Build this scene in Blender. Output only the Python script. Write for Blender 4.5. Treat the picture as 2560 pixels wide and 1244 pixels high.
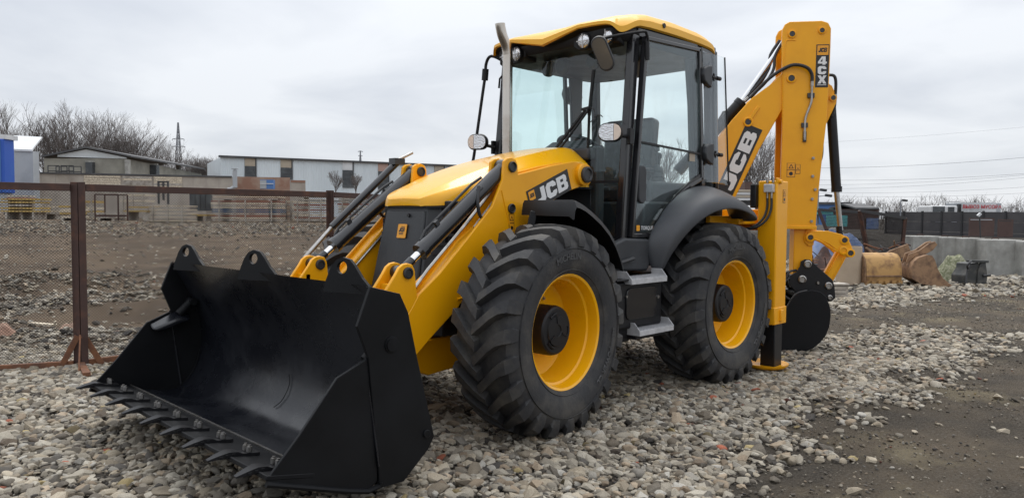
import bpy, bmesh, math, random
import numpy as np
from mathutils import Vector, Matrix
random.seed(7); RNG = np.random.default_rng(7)
for o in list(bpy.data.objects): bpy.data.objects.remove(o)
SC = bpy.context.scene
COL = SC.collection
# ------------------------------------------------------------------ camera
CAMP = Vector((3.65021209, 4.20929539, 1.44047129))
CR = Vector((-0.70117, 0.71295811, 0.0071663)); CU = Vector((-0.02852316, -0.03809167, 0.99886709)); CW = Vector((-0.71242337, -0.70017123, -0.04704455))
FPX = 1863.4
cam = bpy.data.cameras.new('camera'); co = bpy.data.objects.new('camera', cam); COL.objects.link(co)
cam.sensor_width = 36.0; cam.lens = FPX / 2560 * 36.0; cam.clip_start = 0.05; cam.clip_end = 2000
co.matrix_world = Matrix(((CR.x, CU.x, -CW.x, CAMP.x), (CR.y, CU.y, -CW.y, CAMP.y), (CR.z, CU.z, -CW.z, CAMP.z), (0, 0, 0, 1)))
SC.camera = co
SC.render.resolution_x = 1024; SC.render.resolution_y = 497
# ------------------------------------------------------------------ sky
SUN_EL, SUN_AZ = math.radians(58), math.radians(215)      # direction the sun stands in: from +X, counter-clockwise
w = bpy.data.worlds.new('World'); SC.world = w; w.use_nodes = True
nt = w.node_tree; nt.nodes.clear()
def N(nt, t, **k):
    n = nt.nodes.new(t)
    for a, b in k.items(): setattr(n, a, b)
    return n
L = lambda nt, a, b: nt.links.new(a, b)
wo = N(nt, 'ShaderNodeOutputWorld'); mixs = N(nt, 'ShaderNodeMixShader'); b1 = N(nt, 'ShaderNodeBackground'); b2 = N(nt, 'ShaderNodeBackground')
sky = N(nt, 'ShaderNodeTexSky', sky_type='NISHITA', sun_disc=False, sun_elevation=SUN_EL, sun_rotation=math.radians(90) - SUN_AZ)
L(nt, sky.outputs[0], b1.inputs[0]); b1.inputs[1].default_value = 0.1
tc = N(nt, 'ShaderNodeTexCoord'); sep = N(nt, 'ShaderNodeSeparateXYZ'); L(nt, tc.outputs['Generated'], sep.inputs[0])
# project the cloud deck on a plane overhead so that clouds flatten towards the horizon
zz = N(nt, 'ShaderNodeMath', operation='MAXIMUM'); L(nt, sep.outputs[2], zz.inputs[0]); zz.inputs[1].default_value = 0.0
za = N(nt, 'ShaderNodeMath', operation='ADD'); L(nt, zz.outputs[0], za.inputs[0]); za.inputs[1].default_value = 0.16
dx = N(nt, 'ShaderNodeMath', operation='DIVIDE'); dy = N(nt, 'ShaderNodeMath', operation='DIVIDE')
L(nt, sep.outputs[0], dx.inputs[0]); L(nt, za.outputs[0], dx.inputs[1]); L(nt, sep.outputs[1], dy.inputs[0]); L(nt, za.outputs[0], dy.inputs[1])
cmb = N(nt, 'ShaderNodeCombineXYZ'); L(nt, dx.outputs[0], cmb.inputs[0]); L(nt, dy.outputs[0], cmb.inputs[1])
cn = N(nt, 'ShaderNodeTexNoise'); cn.inputs['Scale'].default_value = 0.9; cn.inputs['Detail'].default_value = 7; cn.inputs['Roughness'].default_value = 0.5; cn.inputs['Distortion'].default_value = 0.3
L(nt, cmb.outputs[0], cn.inputs['Vector'])
cr = N(nt, 'ShaderNodeValToRGB'); L(nt, cn.outputs[0], cr.inputs[0])
cr.color_ramp.elements[0].position = 0.33; cr.color_ramp.elements[0].color = (0.53, 0.56, 0.612, 1)
cr.color_ramp.elements[1].position = 0.58; cr.color_ramp.elements[1].color = (0.70, 0.722, 0.755, 1)
# overcast sky: luminance grows towards the zenith
pw = N(nt, 'ShaderNodeMath', operation='POWER'); L(nt, zz.outputs[0], pw.inputs[0]); pw.inputs[1].default_value = 1.6
ml = N(nt, 'ShaderNodeMath', operation='MULTIPLY_ADD'); L(nt, pw.outputs[0], ml.inputs[0]); ml.inputs[1].default_value = 1.3; ml.inputs[2].default_value = 1.0
L(nt, cr.outputs[0], b2.inputs[0]); L(nt, ml.outputs[0], b2.inputs[1])
mixs.inputs[0].default_value = 0.94; L(nt, b1.outputs[0], mixs.inputs[1]); L(nt, b2.outputs[0], mixs.inputs[2]); L(nt, mixs.outputs[0], wo.inputs[0])
# ------------------------------------------------------------------ sun
sun = bpy.data.lights.new('sun', 'SUN'); sun.energy = 1.5; sun.angle = math.radians(35); sun.color = (1.0, 0.96, 0.9)
so = bpy.data.objects.new('sun', sun); COL.objects.link(so)
sd = Vector((math.cos(SUN_AZ) * math.cos(SUN_EL), math.sin(SUN_AZ) * math.cos(SUN_EL), math.sin(SUN_EL)))
so.rotation_euler = sd.to_track_quat('Z', 'Y').to_euler(); so.location = sd * 40
SC.view_settings.view_transform = 'Standard'; SC.view_settings.look = 'None'; SC.view_settings.exposure = 0.27; SC.view_settings.gamma = 1.0

# ------------------------------------------------------------------ helpers
def V(*a): return Vector(a)
def at(u, v, d):
    """point seen at photo pixel (u, v) at a depth of d metres"""
    return CAMP + (CW + CR * ((u - 1280) / FPX) - CU * ((v - 622) / FPX)) * d
HW = Vector((CW.x, CW.y, 0)).normalized(); HR = Vector((CR.x, CR.y, 0)).normalized()
def ss(a, b, x):
    t = np.clip((np.asarray(x, float) - a) / (b - a), 0, 1); return t * t * (3 - 2 * t)
_G = np.random.default_rng(3).random((256, 256))
def vnoise(x, y):
    xi = np.floor(x).astype(int); yi = np.floor(y).astype(int); fx = x - xi; fy = y - yi
    fx = fx * fx * (3 - 2 * fx); fy = fy * fy * (3 - 2 * fy)
    g = lambda a, b: _G[a % 256, b % 256]
    return (g(xi, yi) * (1 - fx) + g(xi + 1, yi) * fx) * (1 - fy) + (g(xi, yi + 1) * (1 - fx) + g(xi + 1, yi + 1) * fx) * fy
def fbm(x, y, o=4):
    s = 0; a = 0.5
    for i in range(o): s = s + a * vnoise(x * 2 ** i + 17 * i, y * 2 ** i + 31 * i); a *= 0.5
    return s
def ground_h(x, y):
    x = np.asarray(x, float); y = np.asarray(y, float)
    d = (x - CAMP.x) * HW.x + (y - CAMP.y) * HW.y; s = (x - CAMP.x) * HR.x + (y - CAMP.y) * HR.y
    near = ss(2.0, 6.0, np.hypot(x + 1.0, y))                  # keep it level under the machine
    h = (fbm(x * 0.9 + 5, y * 0.9) - 0.47) * 0.10 * near
    h = h + 0.95 * ss(12, 40, d) * ss(6, -4, s)                # the yard climbs behind the left fence
    h = h + (fbm(x * 0.6 + 40, y * 0.6 + 9) - 0.40) * 0.75 * ss(7.6, 9.5, d) * ss(19, 13, d) * ss(-1.5, -3.0, s)
    return h
def gz(x, y): return float(ground_h(x, y))

class MB:
    def __init__(s): s.v = []; s.f = []
    def add(s, vs, fs):
        n = len(s.v); s.v += [tuple(p) for p in vs]; s.f += [tuple(i + n for i in f) for f in fs]; return s
    def box(s, c, size, rot=None):
        hx, hy, hz = size[0] / 2, size[1] / 2, size[2] / 2
        P = [V(a * hx, b * hy, e * hz) for a in (-1, 1) for b in (-1, 1) for e in (-1, 1)]
        if rot is not None: P = [rot @ p for p in P]
        c = Vector(c)
        return s.add([p + c for p in P], [(0, 1, 3, 2), (4, 6, 7, 5), (0, 4, 5, 1), (2, 3, 7, 6), (0, 2, 6, 4), (1, 5, 7, 3)])
    def beam(s, a, b, wd, ht, up=(0, 0, 1)):
        a = Vector(a); b = Vector(b); d = (b - a).normalized(); up = Vector(up); sd = d.cross(up)
        if sd.length < 1e-4: sd = d.cross(V(1, 0, 0))
        sd.normalize(); u = sd.cross(d).normalized()
        P = [p + sd * (i * wd / 2) + u * (j * ht / 2) for p in (a, b) for i, j in ((-1, -1), (1, -1), (1, 1), (-1, 1))]
        return s.add(P, [(3, 2, 1, 0), (4, 5, 6, 7), (0, 1, 5, 4), (1, 2, 6, 5), (2, 3, 7, 6), (3, 0, 4, 7)])
    def prism(s, poly, o, u, v, n):
        """polygon in the frame (o, u, v), extruded by the vector n"""
        o = Vector(o); u = Vector(u); v = Vector(v); n = Vector(n); k = len(poly)
        A = [o + u * p[0] + v * p[1] for p in poly]; B = [p + n for p in A]
        ar = sum(poly[i][0] * poly[(i + 1) % k][1] - poly[(i + 1) % k][0] * poly[i][1] for i in range(k))
        flip = (ar * u.cross(v).dot(n)) < 0
        F = [tuple(range(k - 1, -1, -1)), tuple(range(k, 2 * k))] + [(i, (i + 1) % k, k + (i + 1) % k, k + i) for i in range(k)]
        if flip: F = [f[::-1] for f in F]
        return s.add(A + B, F)
    def ring(s, ring0, ring1): pass
    def loft(s, rings, closed=True, caps=True):
        k = len(rings[0]); vs = [p for r in rings for p in r]; F = []
        for i in range(len(rings) - 1):
            for j in range(k if closed else k - 1):
                a = i * k + j; b = i * k + (j + 1) % k; F.append((a, b, b + k, a + k))
        if caps and closed: F.append(tuple(range(k - 1, -1, -1))); F.append(tuple(range((len(rings) - 1) * k, len(rings) * k)))
        return s.add(vs, F)
    def cyl(s, a, b, r, r2=None, n=16, caps=True):
        a = Vector(a); b = Vector(b); d = (b - a).normalized(); x = d.orthogonal().normalized(); y = d.cross(x)
        if r2 is None: r2 = r
        R = lambda p, q: [p + (x * math.cos(2 * math.pi * i / n) + y * math.sin(2 * math.pi * i / n)) * q for i in range(n)]
        return s.loft([R(a, r), R(b, r2)], True, caps)
    def tube(s, pts, r, n=8, sub=0):
        P = [Vector(p) for p in pts]
        if sub:
            Q = []
            for i in range(len(P) - 1):
                p0 = P[max(i - 1, 0)]; p1 = P[i]; p2 = P[i + 1]; p3 = P[min(i + 2, len(P) - 1)]
                for k in range(sub):
                    t = k / sub
                    Q.append(0.5 * ((2 * p1) + (p2 - p0) * t + (2 * p0 - 5 * p1 + 4 * p2 - p3) * t * t + (3 * p1 - p0 - 3 * p2 + p3) * t ** 3))
            P = Q + [P[-1]]
        rs = r if isinstance(r, (list, tuple)) else [r] * len(P)
        if len(rs) != len(P): rs = list(np.interp(np.linspace(0, 1, len(P)), np.linspace(0, 1, len(rs)), rs))
        rings = []; x = None
        for i, p in enumerate(P):
            d = (P[min(i + 1, len(P) - 1)] - P[max(i - 1, 0)]).normalized()
            if x is None: x = d.orthogonal().normalized()
            else:
                x = (x - d * x.dot(d))
                x = x.normalized() if x.length > 1e-5 else d.orthogonal().normalized()
            y = d.cross(x)
            rings.append([p + (x * math.cos(2 * math.pi * k / n) + y * math.sin(2 * math.pi * k / n)) * rs[i] for k in range(n)])
        return s.loft(rings)
    def lathe(s, prof, o=(0, 0, 0), ax=(0, 1, 0), n=48, closed=False):
        o = Vector(o); ax = Vector(ax).normalized(); x = ax.orthogonal().normalized(); y = ax.cross(x)
        rings = [[o + ax * h + (x * math.cos(2 * math.pi * i / n) + y * math.sin(2 * math.pi * i / n)) * r for i in range(n)] for r, h in prof]
        if closed: rings.append(rings[0])
        s.loft(rings, True, False)
        return s
    def mesh(s, name, smooth=40):
        me = bpy.data.meshes.new(name); me.from_pydata(s.v, [], s.f)
        bm = bmesh.new(); bm.from_mesh(me); bmesh.ops.recalc_face_normals(bm, faces=bm.faces); bm.to_mesh(me); bm.free()
        if smooth: me.shade_smooth(); me.set_sharp_from_angle(angle=math.radians(smooth))
        return me
    def build(s, name, mat, parent=None, bevel=0, smooth=40, seg=2, loc=None):
        o = bpy.data.objects.new(name, s.mesh(name, smooth)); COL.objects.link(o)
        o.data.materials.append(M[mat] if isinstance(mat, str) else mat)
        if parent is not None: o.parent = parent
        if loc is not None: o.location = loc
        if bevel:
            b = o.modifiers.new('edge', 'BEVEL'); b.width = bevel; b.segments = seg; b.limit_method = 'ANGLE'; b.angle_limit = math.radians(35); b.harden_normals = False
        return o
def tag(o, label, cat, group=None, kind=None):
    if label: o['label'] = label
    if cat: o['category'] = cat
    if group: o['group'] = group
    if kind: o['kind'] = kind
    return o
def empty(name, loc, label, cat, group=None):
    o = bpy.data.objects.new(name, None); COL.objects.link(o); o.location = loc; o.empty_display_size = 0.2
    return tag(o, label, cat, group)
def rbox(c, size, r=0.02, n=4):
    """rounded-corner outline (2-D) of a w x h rectangle"""
    w_, h_ = size; P = []
    for sx, sy, a0 in ((1, 1, 0), (-1, 1, 90), (-1, -1, 180), (1, -1, 270)):
        for i in range(n + 1):
            a = math.radians(a0 + 90 * i / n); P.append((c[0] + sx * (w_ / 2 - r) + r * math.cos(a), c[1] + sy * (h_ / 2 - r) + r * math.sin(a)))
    return P

# ------------------------------------------------------------------ materials
M = {}
def pmat(name, col, rough=0.5, metal=0.0, coat=0.0, col2=None, vs=4.0, v0=0.42, v1=0.68, bump=0.0, bs=60.0, rv=0.0, spec=0.5, aniso=None, det=6):
    m = bpy.data.materials.new(name); m.use_nodes = True; t = m.node_tree; p = t.nodes['Principled BSDF']
    p.inputs['Roughness'].default_value = rough; p.inputs['Metallic'].default_value = metal; p.inputs['Coat Weight'].default_value = coat
    p.inputs['Coat Roughness'].default_value = 0.06; p.inputs['Specular IOR Level'].default_value = spec
    p.inputs['Base Color'].default_value = (*col, 1)
    c = N(t, 'ShaderNodeTexCoord'); mp = N(t, 'ShaderNodeMapping'); L(t, c.outputs['Object'], mp.inputs[0])
    if aniso: mp.inputs['Scale'].default_value = aniso
    if col2 is not None or rv:
        n = N(t, 'ShaderNodeTexNoise'); n.inputs['Scale'].default_value = vs; n.inputs['Detail'].default_value = det; n.inputs['Roughness'].default_value = 0.62; L(t, mp.outputs[0], n.inputs['Vector'])
        r = N(t, 'ShaderNodeMapRange'); L(t, n.outputs[0], r.inputs[0]); r.inputs[1].default_value = v0; r.inputs[2].default_value = v1
        if col2 is not None:
            mx = N(t, 'ShaderNodeMix', data_type='RGBA'); L(t, r.outputs[0], mx.inputs[0]); mx.inputs[6].default_value = (*col, 1); mx.inputs[7].default_value = (*col2, 1); L(t, mx.outputs[2], p.inputs['Base Color'])
        if rv:
            q = N(t, 'ShaderNodeMath', operation='MULTIPLY_ADD'); L(t, r.outputs[0], q.inputs[0]); q.inputs[1].default_value = rv; q.inputs[2].default_value = rough; L(t, q.outputs[0], p.inputs['Roughness'])
    if bump:
        n2 = N(t, 'ShaderNodeTexNoise'); n2.inputs['Scale'].default_value = bs; n2.inputs['Detail'].default_value = 4; L(t, mp.outputs[0], n2.inputs['Vector'])
        b = N(t, 'ShaderNodeBump'); b.inputs['Strength'].default_value = bump; b.inputs['Distance'].default_value = 0.01; L(t, n2.outputs[0], b.inputs['Height']); L(t, b.outputs[0], p.inputs['Normal'])
    M[name] = m; return m
pmat('yellow', (0.87, 0.395, 0.002), 0.36, coat=0.12, spec=0.38, col2=(0.80, 0.350, 0.004), vs=2.5, rv=0.12, bump=0.012, bs=9)
pmat('yellow_gloss', (0.90, 0.45, 0.002), 0.26, coat=0.35, spec=0.4, col2=(0.86, 0.40, 0.003), vs=2, rv=0.06)
pmat('roof_yellow', (0.84, 0.44, 0.03), 0.42, coat=0.1, spec=0.35, col2=(0.80, 0.41, 0.035), vs=2, rv=0.1)
pmat('bucket_black', (0.004, 0.0044, 0.0055), 0.48, spec=0.22, col2=(0.007, 0.0075, 0.009), vs=3, rv=0.15, bump=0.03, bs=40)
pmat('bucket_inside', (0.006, 0.0068, 0.010), 0.24, spec=0.62, col2=(0.011, 0.0125, 0.017), vs=2.6, rv=0.17, bump=0.05, bs=25)
pmat('scratch', (0.30, 0.29, 0.27), 0.6, col2=(0.12, 0.12, 0.12), vs=30)
pmat('black', (0.008, 0.008, 0.0095), 0.42, spec=0.35, rv=0.15, vs=5)
pmat('black_gloss', (0.012, 0.012, 0.014), 0.20, coat=0.3)
pmat('plastic', (0.026, 0.028, 0.032), 0.55, col2=(0.040, 0.042, 0.046), vs=6, bump=0.05, bs=300)
pmat('fender_grey', (0.045, 0.048, 0.054), 0.50, col2=(0.058, 0.060, 0.066), vs=3, bump=0.05, bs=400)
pmat('grille', (0.018, 0.0195, 0.022), 0.42, col2=(0.042, 0.044, 0.048), vs=9, v0=0.45, v1=0.75, rv=0.2, bump=0.12, bs=160, aniso=(1, 1, 0.35))
pmat('rubber', (0.024, 0.024, 0.026), 0.68, col2=(0.092, 0.083, 0.070), vs=5, v0=0.46, v1=0.80, bump=0.22, bs=45)
pmat('rubber_text', (0.058, 0.058, 0.060), 0.6)
pmat('hose', (0.018, 0.018, 0.020), 0.5)
pmat('chrome', (0.75, 0.75, 0.76), 0.10, metal=1.0)
pmat('steel', (0.42, 0.41, 0.40), 0.34, metal=1.0, col2=(0.30, 0.28, 0.25), vs=20)
pmat('exhaust', (0.56, 0.52, 0.47), 0.20, metal=1.0, col2=(0.45, 0.39, 0.33), vs=3, rv=0.08)
pmat('galvanised', (0.55, 0.55, 0.56), 0.45, metal=0.25, col2=(0.42, 0.42, 0.43), vs=14)
pmat('dark_steel', (0.06, 0.06, 0.062), 0.45, metal=0.6)
pmat('white_print', (0.72, 0.72, 0.72), 0.45)
pmat('black_print', (0.012, 0.012, 0.013), 0.35)
pmat('orange_print', (0.80, 0.34, 0.015), 0.4)
pmat('red_paint', (0.45, 0.02, 0.03), 0.35)
pmat('seat', (0.020, 0.021, 0.024), 0.35, col2=(0.07, 0.075, 0.08), vs=14, v0=0.5, v1=0.75, bump=0.4, bs=30)
pmat('cab_trim', (0.035, 0.037, 0.040), 0.6)
pmat('cab_liner', (0.16, 0.165, 0.17), 0.8)
pmat('rust', (0.060, 0.032, 0.026), 0.75, col2=(0.16, 0.065, 0.035), vs=7, v0=0.5, v1=0.85, bump=0.25, bs=60)
pmat('rust_orange', (0.20, 0.085, 0.04), 0.8, col2=(0.10, 0.05, 0.035), vs=9, bump=0.2, bs=60)
pmat('wire', (0.022, 0.018, 0.016), 0.8, spec=0.2)
pmat('wood', (0.72, 0.63, 0.49), 0.8, col2=(0.24, 0.18, 0.12), vs=3, aniso=(1, 8, 8), bump=0.2, bs=30)
pmat('wood_old', (0.46, 0.42, 0.365), 0.85, col2=(0.20, 0.165, 0.135), vs=3, bump=0.2, bs=30)
pmat('wood_yellow', (0.48, 0.33, 0.10), 0.75, col2=(0.30, 0.21, 0.09), vs=3)
pmat('wood_red', (0.30, 0.13, 0.09), 0.8, col2=(0.2, 0.1, 0.08), vs=3)
pmat('wood_blue', (0.10, 0.14, 0.22), 0.8, col2=(0.2, 0.2, 0.2), vs=3)
pmat('concrete', (0.38, 0.375, 0.35), 0.9, col2=(0.17, 0.165, 0.15), vs=2.6, v0=0.35, v1=0.75, bump=0.3, bs=20)
pmat('block_wall', (0.30, 0.29, 0.25), 0.9, col2=(0.16, 0.155, 0.135), vs=0.5, v0=0.38, v1=0.7, bump=0.3, bs=6)
pmat('brick_pale', (0.44, 0.395, 0.34), 0.9, col2=(0.31, 0.265, 0.225), vs=0.7, bump=0.2, bs=10)
pmat('brick_red', (0.27, 0.15, 0.105), 0.9, col2=(0.37, 0.28, 0.215), vs=0.8, bump=0.2, bs=10)
pmat('mortar', (0.33, 0.30, 0.27), 0.95)
pmat('sheet_blue', (0.70, 0.75, 0.775), 0.5, col2=(0.60, 0.655, 0.685), vs=0.35, aniso=(1, 1, 0.2))
pmat('sheet_white', (0.66, 0.67, 0.68), 0.5, col2=(0.52, 0.53, 0.54), vs=0.6)
pmat('sheet_grey', (0.40, 0.42, 0.44), 0.5, col2=(0.30, 0.32, 0.34), vs=0.6)
pmat('panel_beige', (0.42, 0.36, 0.28), 0.85, col2=(0.30, 0.25, 0.2), vs=0.8)
pmat('panel_pink', (0.44, 0.29, 0.24), 0.85, col2=(0.36, 0.27, 0.22), vs=0.8)
pmat('window_dark', (0.045, 0.05, 0.055), 0.25, col2=(0.10, 0.11, 0.115), vs=1.2)
pmat('roof_dark', (0.06, 0.06, 0.065), 0.7, col2=(0.10, 0.10, 0.10), vs=1)
pmat('blue', (0.018, 0.085, 0.42), 0.45, col2=(0.03, 0.12, 0.42), vs=1)
pmat('blue_faded', (0.07, 0.17, 0.40), 0.5)
pmat('teal', (0.10, 0.40, 0.40), 0.6, col2=(0.08, 0.3, 0.32), vs=1)
pmat('tarp', (0.10, 0.16, 0.32), 0.55, col2=(0.20, 0.24, 0.34), vs=3, bump=0.3, bs=8)
pmat('fence_dark', (0.055, 0.052, 0.055), 0.7, col2=(0.08, 0.075, 0.075), vs=0.6)
pmat('brown', (0.075, 0.045, 0.038), 0.75, col2=(0.10, 0.06, 0.05), vs=0.8)
pmat('bark', (0.085, 0.070, 0.060), 0.9, col2=(0.13, 0.115, 0.10), vs=3)
pmat('twig', (0.15, 0.13, 0.12), 0.9)
pmat('rusty_yellow', (0.46, 0.27, 0.10), 0.75, col2=(0.19, 0.10, 0.05), vs=6, v0=0.48, v1=0.72, bump=0.25, bs=25)
pmat('rusty_brown', (0.30, 0.18, 0.10), 0.75, col2=(0.11, 0.062, 0.04), vs=7, v0=0.42, v1=0.7, bump=0.25, bs=25)
pmat('cardboard', (0.42, 0.33, 0.24), 0.85, col2=(0.36, 0.28, 0.2), vs=2)
pmat('attachment', (0.035, 0.037, 0.036), 0.6, col2=(0.12, 0.11, 0.095), vs=5, v0=0.45, v1=0.8)
pmat('moss', (0.15, 0.16, 0.09), 0.95, col2=(0.32, 0.31, 0.22), vs=22, v0=0.45, v1=0.62, bump=0.8, bs=30)
pmat('truck_white', (0.62, 0.62, 0.62), 0.45, col2=(0.5, 0.5, 0.49), vs=1)
pmat('banner_red', (0.50, 0.02, 0.03), 0.5)
pmat('dirt_heap', (0.13, 0.10, 0.075), 0.95, col2=(0.22, 0.18, 0.14), vs=3, bump=0.6, bs=10)
pmat('cable', (0.12, 0.12, 0.13), 0.6)
pmat('pylon_steel', (0.20, 0.21, 0.23), 0.6)
def glassmat(name, tint, ior=1.45):
    m = bpy.data.materials.new(name); m.use_nodes = True; t = m.node_tree; t.nodes.clear()
    o = N(t, 'ShaderNodeOutputMaterial'); mx = N(t, 'ShaderNodeMixShader'); tr = N(t, 'ShaderNodeBsdfTransparent'); gl = N(t, 'ShaderNodeBsdfGlossy'); lw = N(t, 'ShaderNodeLayerWeight'); fp_ = N(t, 'ShaderNodeMath', operation='POWER'); fr = N(t, 'ShaderNodeMath', operation='MULTIPLY_ADD')
    tr.inputs[0].default_value = (*tint, 1); gl.inputs[0].default_value = (0.9, 0.95, 1, 1); gl.inputs['Roughness'].default_value = 0.01; L(t, lw.outputs['Facing'], fp_.inputs[0]); fp_.inputs[1].default_value = 4.0; L(t, fp_.outputs[0], fr.inputs[0]); fr.inputs[1].default_value = 0.6; fr.inputs[2].default_value = 0.045
    n = N(t, 'ShaderNodeTexNoise'); n.inputs['Scale'].default_value = 1.2; b = N(t, 'ShaderNodeBump'); b.inputs['Strength'].default_value = 0.02; L(t, n.outputs[0], b.inputs['Height']); L(t, b.outputs[0], gl.inputs['Normal'])
    L(t, fr.outputs[0], mx.inputs[0]); L(t, tr.outputs[0], mx.inputs[1]); L(t, gl.outputs[0], mx.inputs[2]); df = N(t, 'ShaderNodeBsdfDiffuse'); df.inputs[0].default_value = (0.6, 0.6, 0.58, 1); m3 = N(t, 'ShaderNodeMixShader'); n3 = N(t, 'ShaderNodeTexNoise'); n3.inputs['Scale'].default_value = 3.5; n3.inputs['Detail'].default_value = 8; n3.inputs['Roughness'].default_value = 0.7; tc3 = N(t, 'ShaderNodeTexCoord'); L(t, tc3.outputs['Object'], n3.inputs['Vector']); r3 = N(t, 'ShaderNodeMapRange'); L(t, n3.outputs[0], r3.inputs[0]); r3.inputs[1].default_value = 0.42; r3.inputs[2].default_value = 0.75; r3.inputs[3].default_value = 0.0; r3.inputs[4].default_value = 0.022
    L(t, r3.outputs[0], m3.inputs[0]); L(t, mx.outputs[0], m3.inputs[1]); L(t, df.outputs[0], m3.inputs[2]); L(t, m3.outputs[0], o.inputs[0]); M[name] = m
glassmat('glass', (0.930, 0.990, 0.984)); glassmat('glass_clear', (0.97, 0.985, 0.985)); glassmat('screen_glass', (0.865, 0.98, 0.968))
def lensmat(name):
    m = pmat(name, (0.75, 0.76, 0.78), 0.08, metal=0.85, bump=0.5, bs=90); return m
lensmat('lens')
pmat('lens_amber', (0.75, 0.62, 0.52), 0.15, metal=0.5, bump=0.4, bs=120)
pmat('mirror_glass', (0.55, 0.52, 0.48), 0.08, metal=1.0)

# ------------------------------------------------------------------ writing
GL = {
 'J': [[(0.38, 1), (0.76, 1), (0.76, 0.22), (0.58, 0), (0.12, 0), (0, 0.10), (0, 0.34), (0.30, 0.34), (0.38, 0.40)]],
 'C': [[(0.2, 0), (0.76, 0), (0.95, 0.19), (0.95, 0.37), (0.60, 0.37), (0.57, 0.29), (0.41, 0.29), (0.37, 0.34), (0.37, 0.66), (0.41, 0.71), (0.57, 0.71), (0.60, 0.63), (0.95, 0.63), (0.95, 0.81), (0.76, 1), (0.2, 1), (0, 0.81), (0, 0.19)]],
 'B': [[(0, 0), (0.35, 0), (0.35, 1), (0, 1)], [(0.35, 0.78), (0.62, 0.78), (0.62, 1), (0.35, 1)], [(0.35, 0.42), (0.62, 0.42), (0.62, 0.60), (0.35, 0.60)], [(0.35, 0), (0.62, 0), (0.62, 0.22), (0.35, 0.22)],
       [(0.62, 0.51), (0.86, 0.51), (0.94, 0.62), (0.94, 0.86), (0.80, 1), (0.62, 1)], [(0.62, 0), (0.84, 0), (0.98, 0.13), (0.98, 0.40), (0.86, 0.51), (0.62, 0.51)]],
 '4': [[(0.5, 1), (0.85, 1), (0.85, 0.36), (0.5, 0.36)], [(0.5, 0), (0.85, 0), (0.85, 0.14), (0.5, 0.14)], [(0, 0.14), (1, 0.14), (1, 0.36), (0, 0.36)], [(0.0, 0.36), (0.26, 0.36), (0.5, 0.76), (0.5, 1), (0.42, 1)]],
 'X': [[(0, 1), (0.36, 1), (0.66, 0.5), (0.34, 0.5)], [(0.64, 1), (1, 1), (0.66, 0.5), (0.53, 0.717)], [(0.34, 0.5), (0.66, 0.5), (1, 0), (0.64, 0)], [(0, 0), (0.36, 0), (0.47, 0.283), (0.34, 0.5)]],
}
GL['X'] = [[(0, 1), (0.36, 1), (0.5, 0.70), (0.64, 1), (1, 1), (0.70, 0.5), (1, 0), (0.64, 0), (0.5, 0.30), (0.36, 0), (0, 0), (0.30, 0.5)]]
def glyphs(mb, text, o, u, v, n, gap=0.12):
    x = 0.0
    for ch in text:
        if ch != ' ':
            wd = max(p[0] for q in GL[ch] for p in q)
            for q in GL[ch]: mb.prism([(p[0] + x, p[1]) for p in q], o, u, v, n)
            x += wd + gap
    return x
def text(name, s, o, u, v, size, mat, parent, bold=0.0, align='LEFT', ext=0.0008):
    c = bpy.data.curves.new(name, 'FONT'); c.body = s; c.size = 1.0; c.offset = bold; c.align_x = align; c.extrude = 0.0; c.resolution_u = 3
    t = bpy.data.objects.new(name, c); COL.objects.link(t); bpy.context.view_layer.update()
    me = bpy.data.meshes.new_from_object(t.evaluated_get(bpy.context.evaluated_depsgraph_get())); bpy.data.objects.remove(t); bpy.data.curves.remove(c)
    u = Vector(u); v = Vector(v); o = Vector(o)
    for p in me.vertices: p.co = o + u * (p.co.x * size) + v * (p.co.y * size)
    me.name = name; ob = bpy.data.objects.new(name, me); COL.objects.link(ob); me.materials.append(M[mat]); ob.parent = parent
    return ob
def logo(parent, o, u, v, n, s, name='logo_plate'):
    """small square maker's plate: orange with a dark slanted mark"""
    p = MB().prism(rbox((0, 0), (s, s), s * 0.06, 2), o, u, v, Vector(n) * 0.004).build(name, 'orange_print', parent)
    mb = MB(); o2 = Vector(o) + Vector(n) * 0.0045
    U = (Vector(u) * 0.97 + Vector(v) * 0.0) * s; W_ = (Vector(v) + Vector(u) * 0.15) * s
    glyphs(mb, 'JCB', o2 - U * 0.34 - W_ * 0.06, U * 0.235, W_ * 0.30, Vector(n) * 0.001, 0.05)
    for k, yy in ((0, -0.16), (1, -0.25), (2, 0.29)): mb.prism([(-0.3 + 0.06 * k, 0), (0.26, 0), (0.24, 0.045), (-0.3 + 0.06 * k, 0.045)], o2 + W_ * yy, U, W_, Vector(n) * 0.001)
    mb.build('logo_mark', 'black_print', p, smooth=0)
    return p
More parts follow.
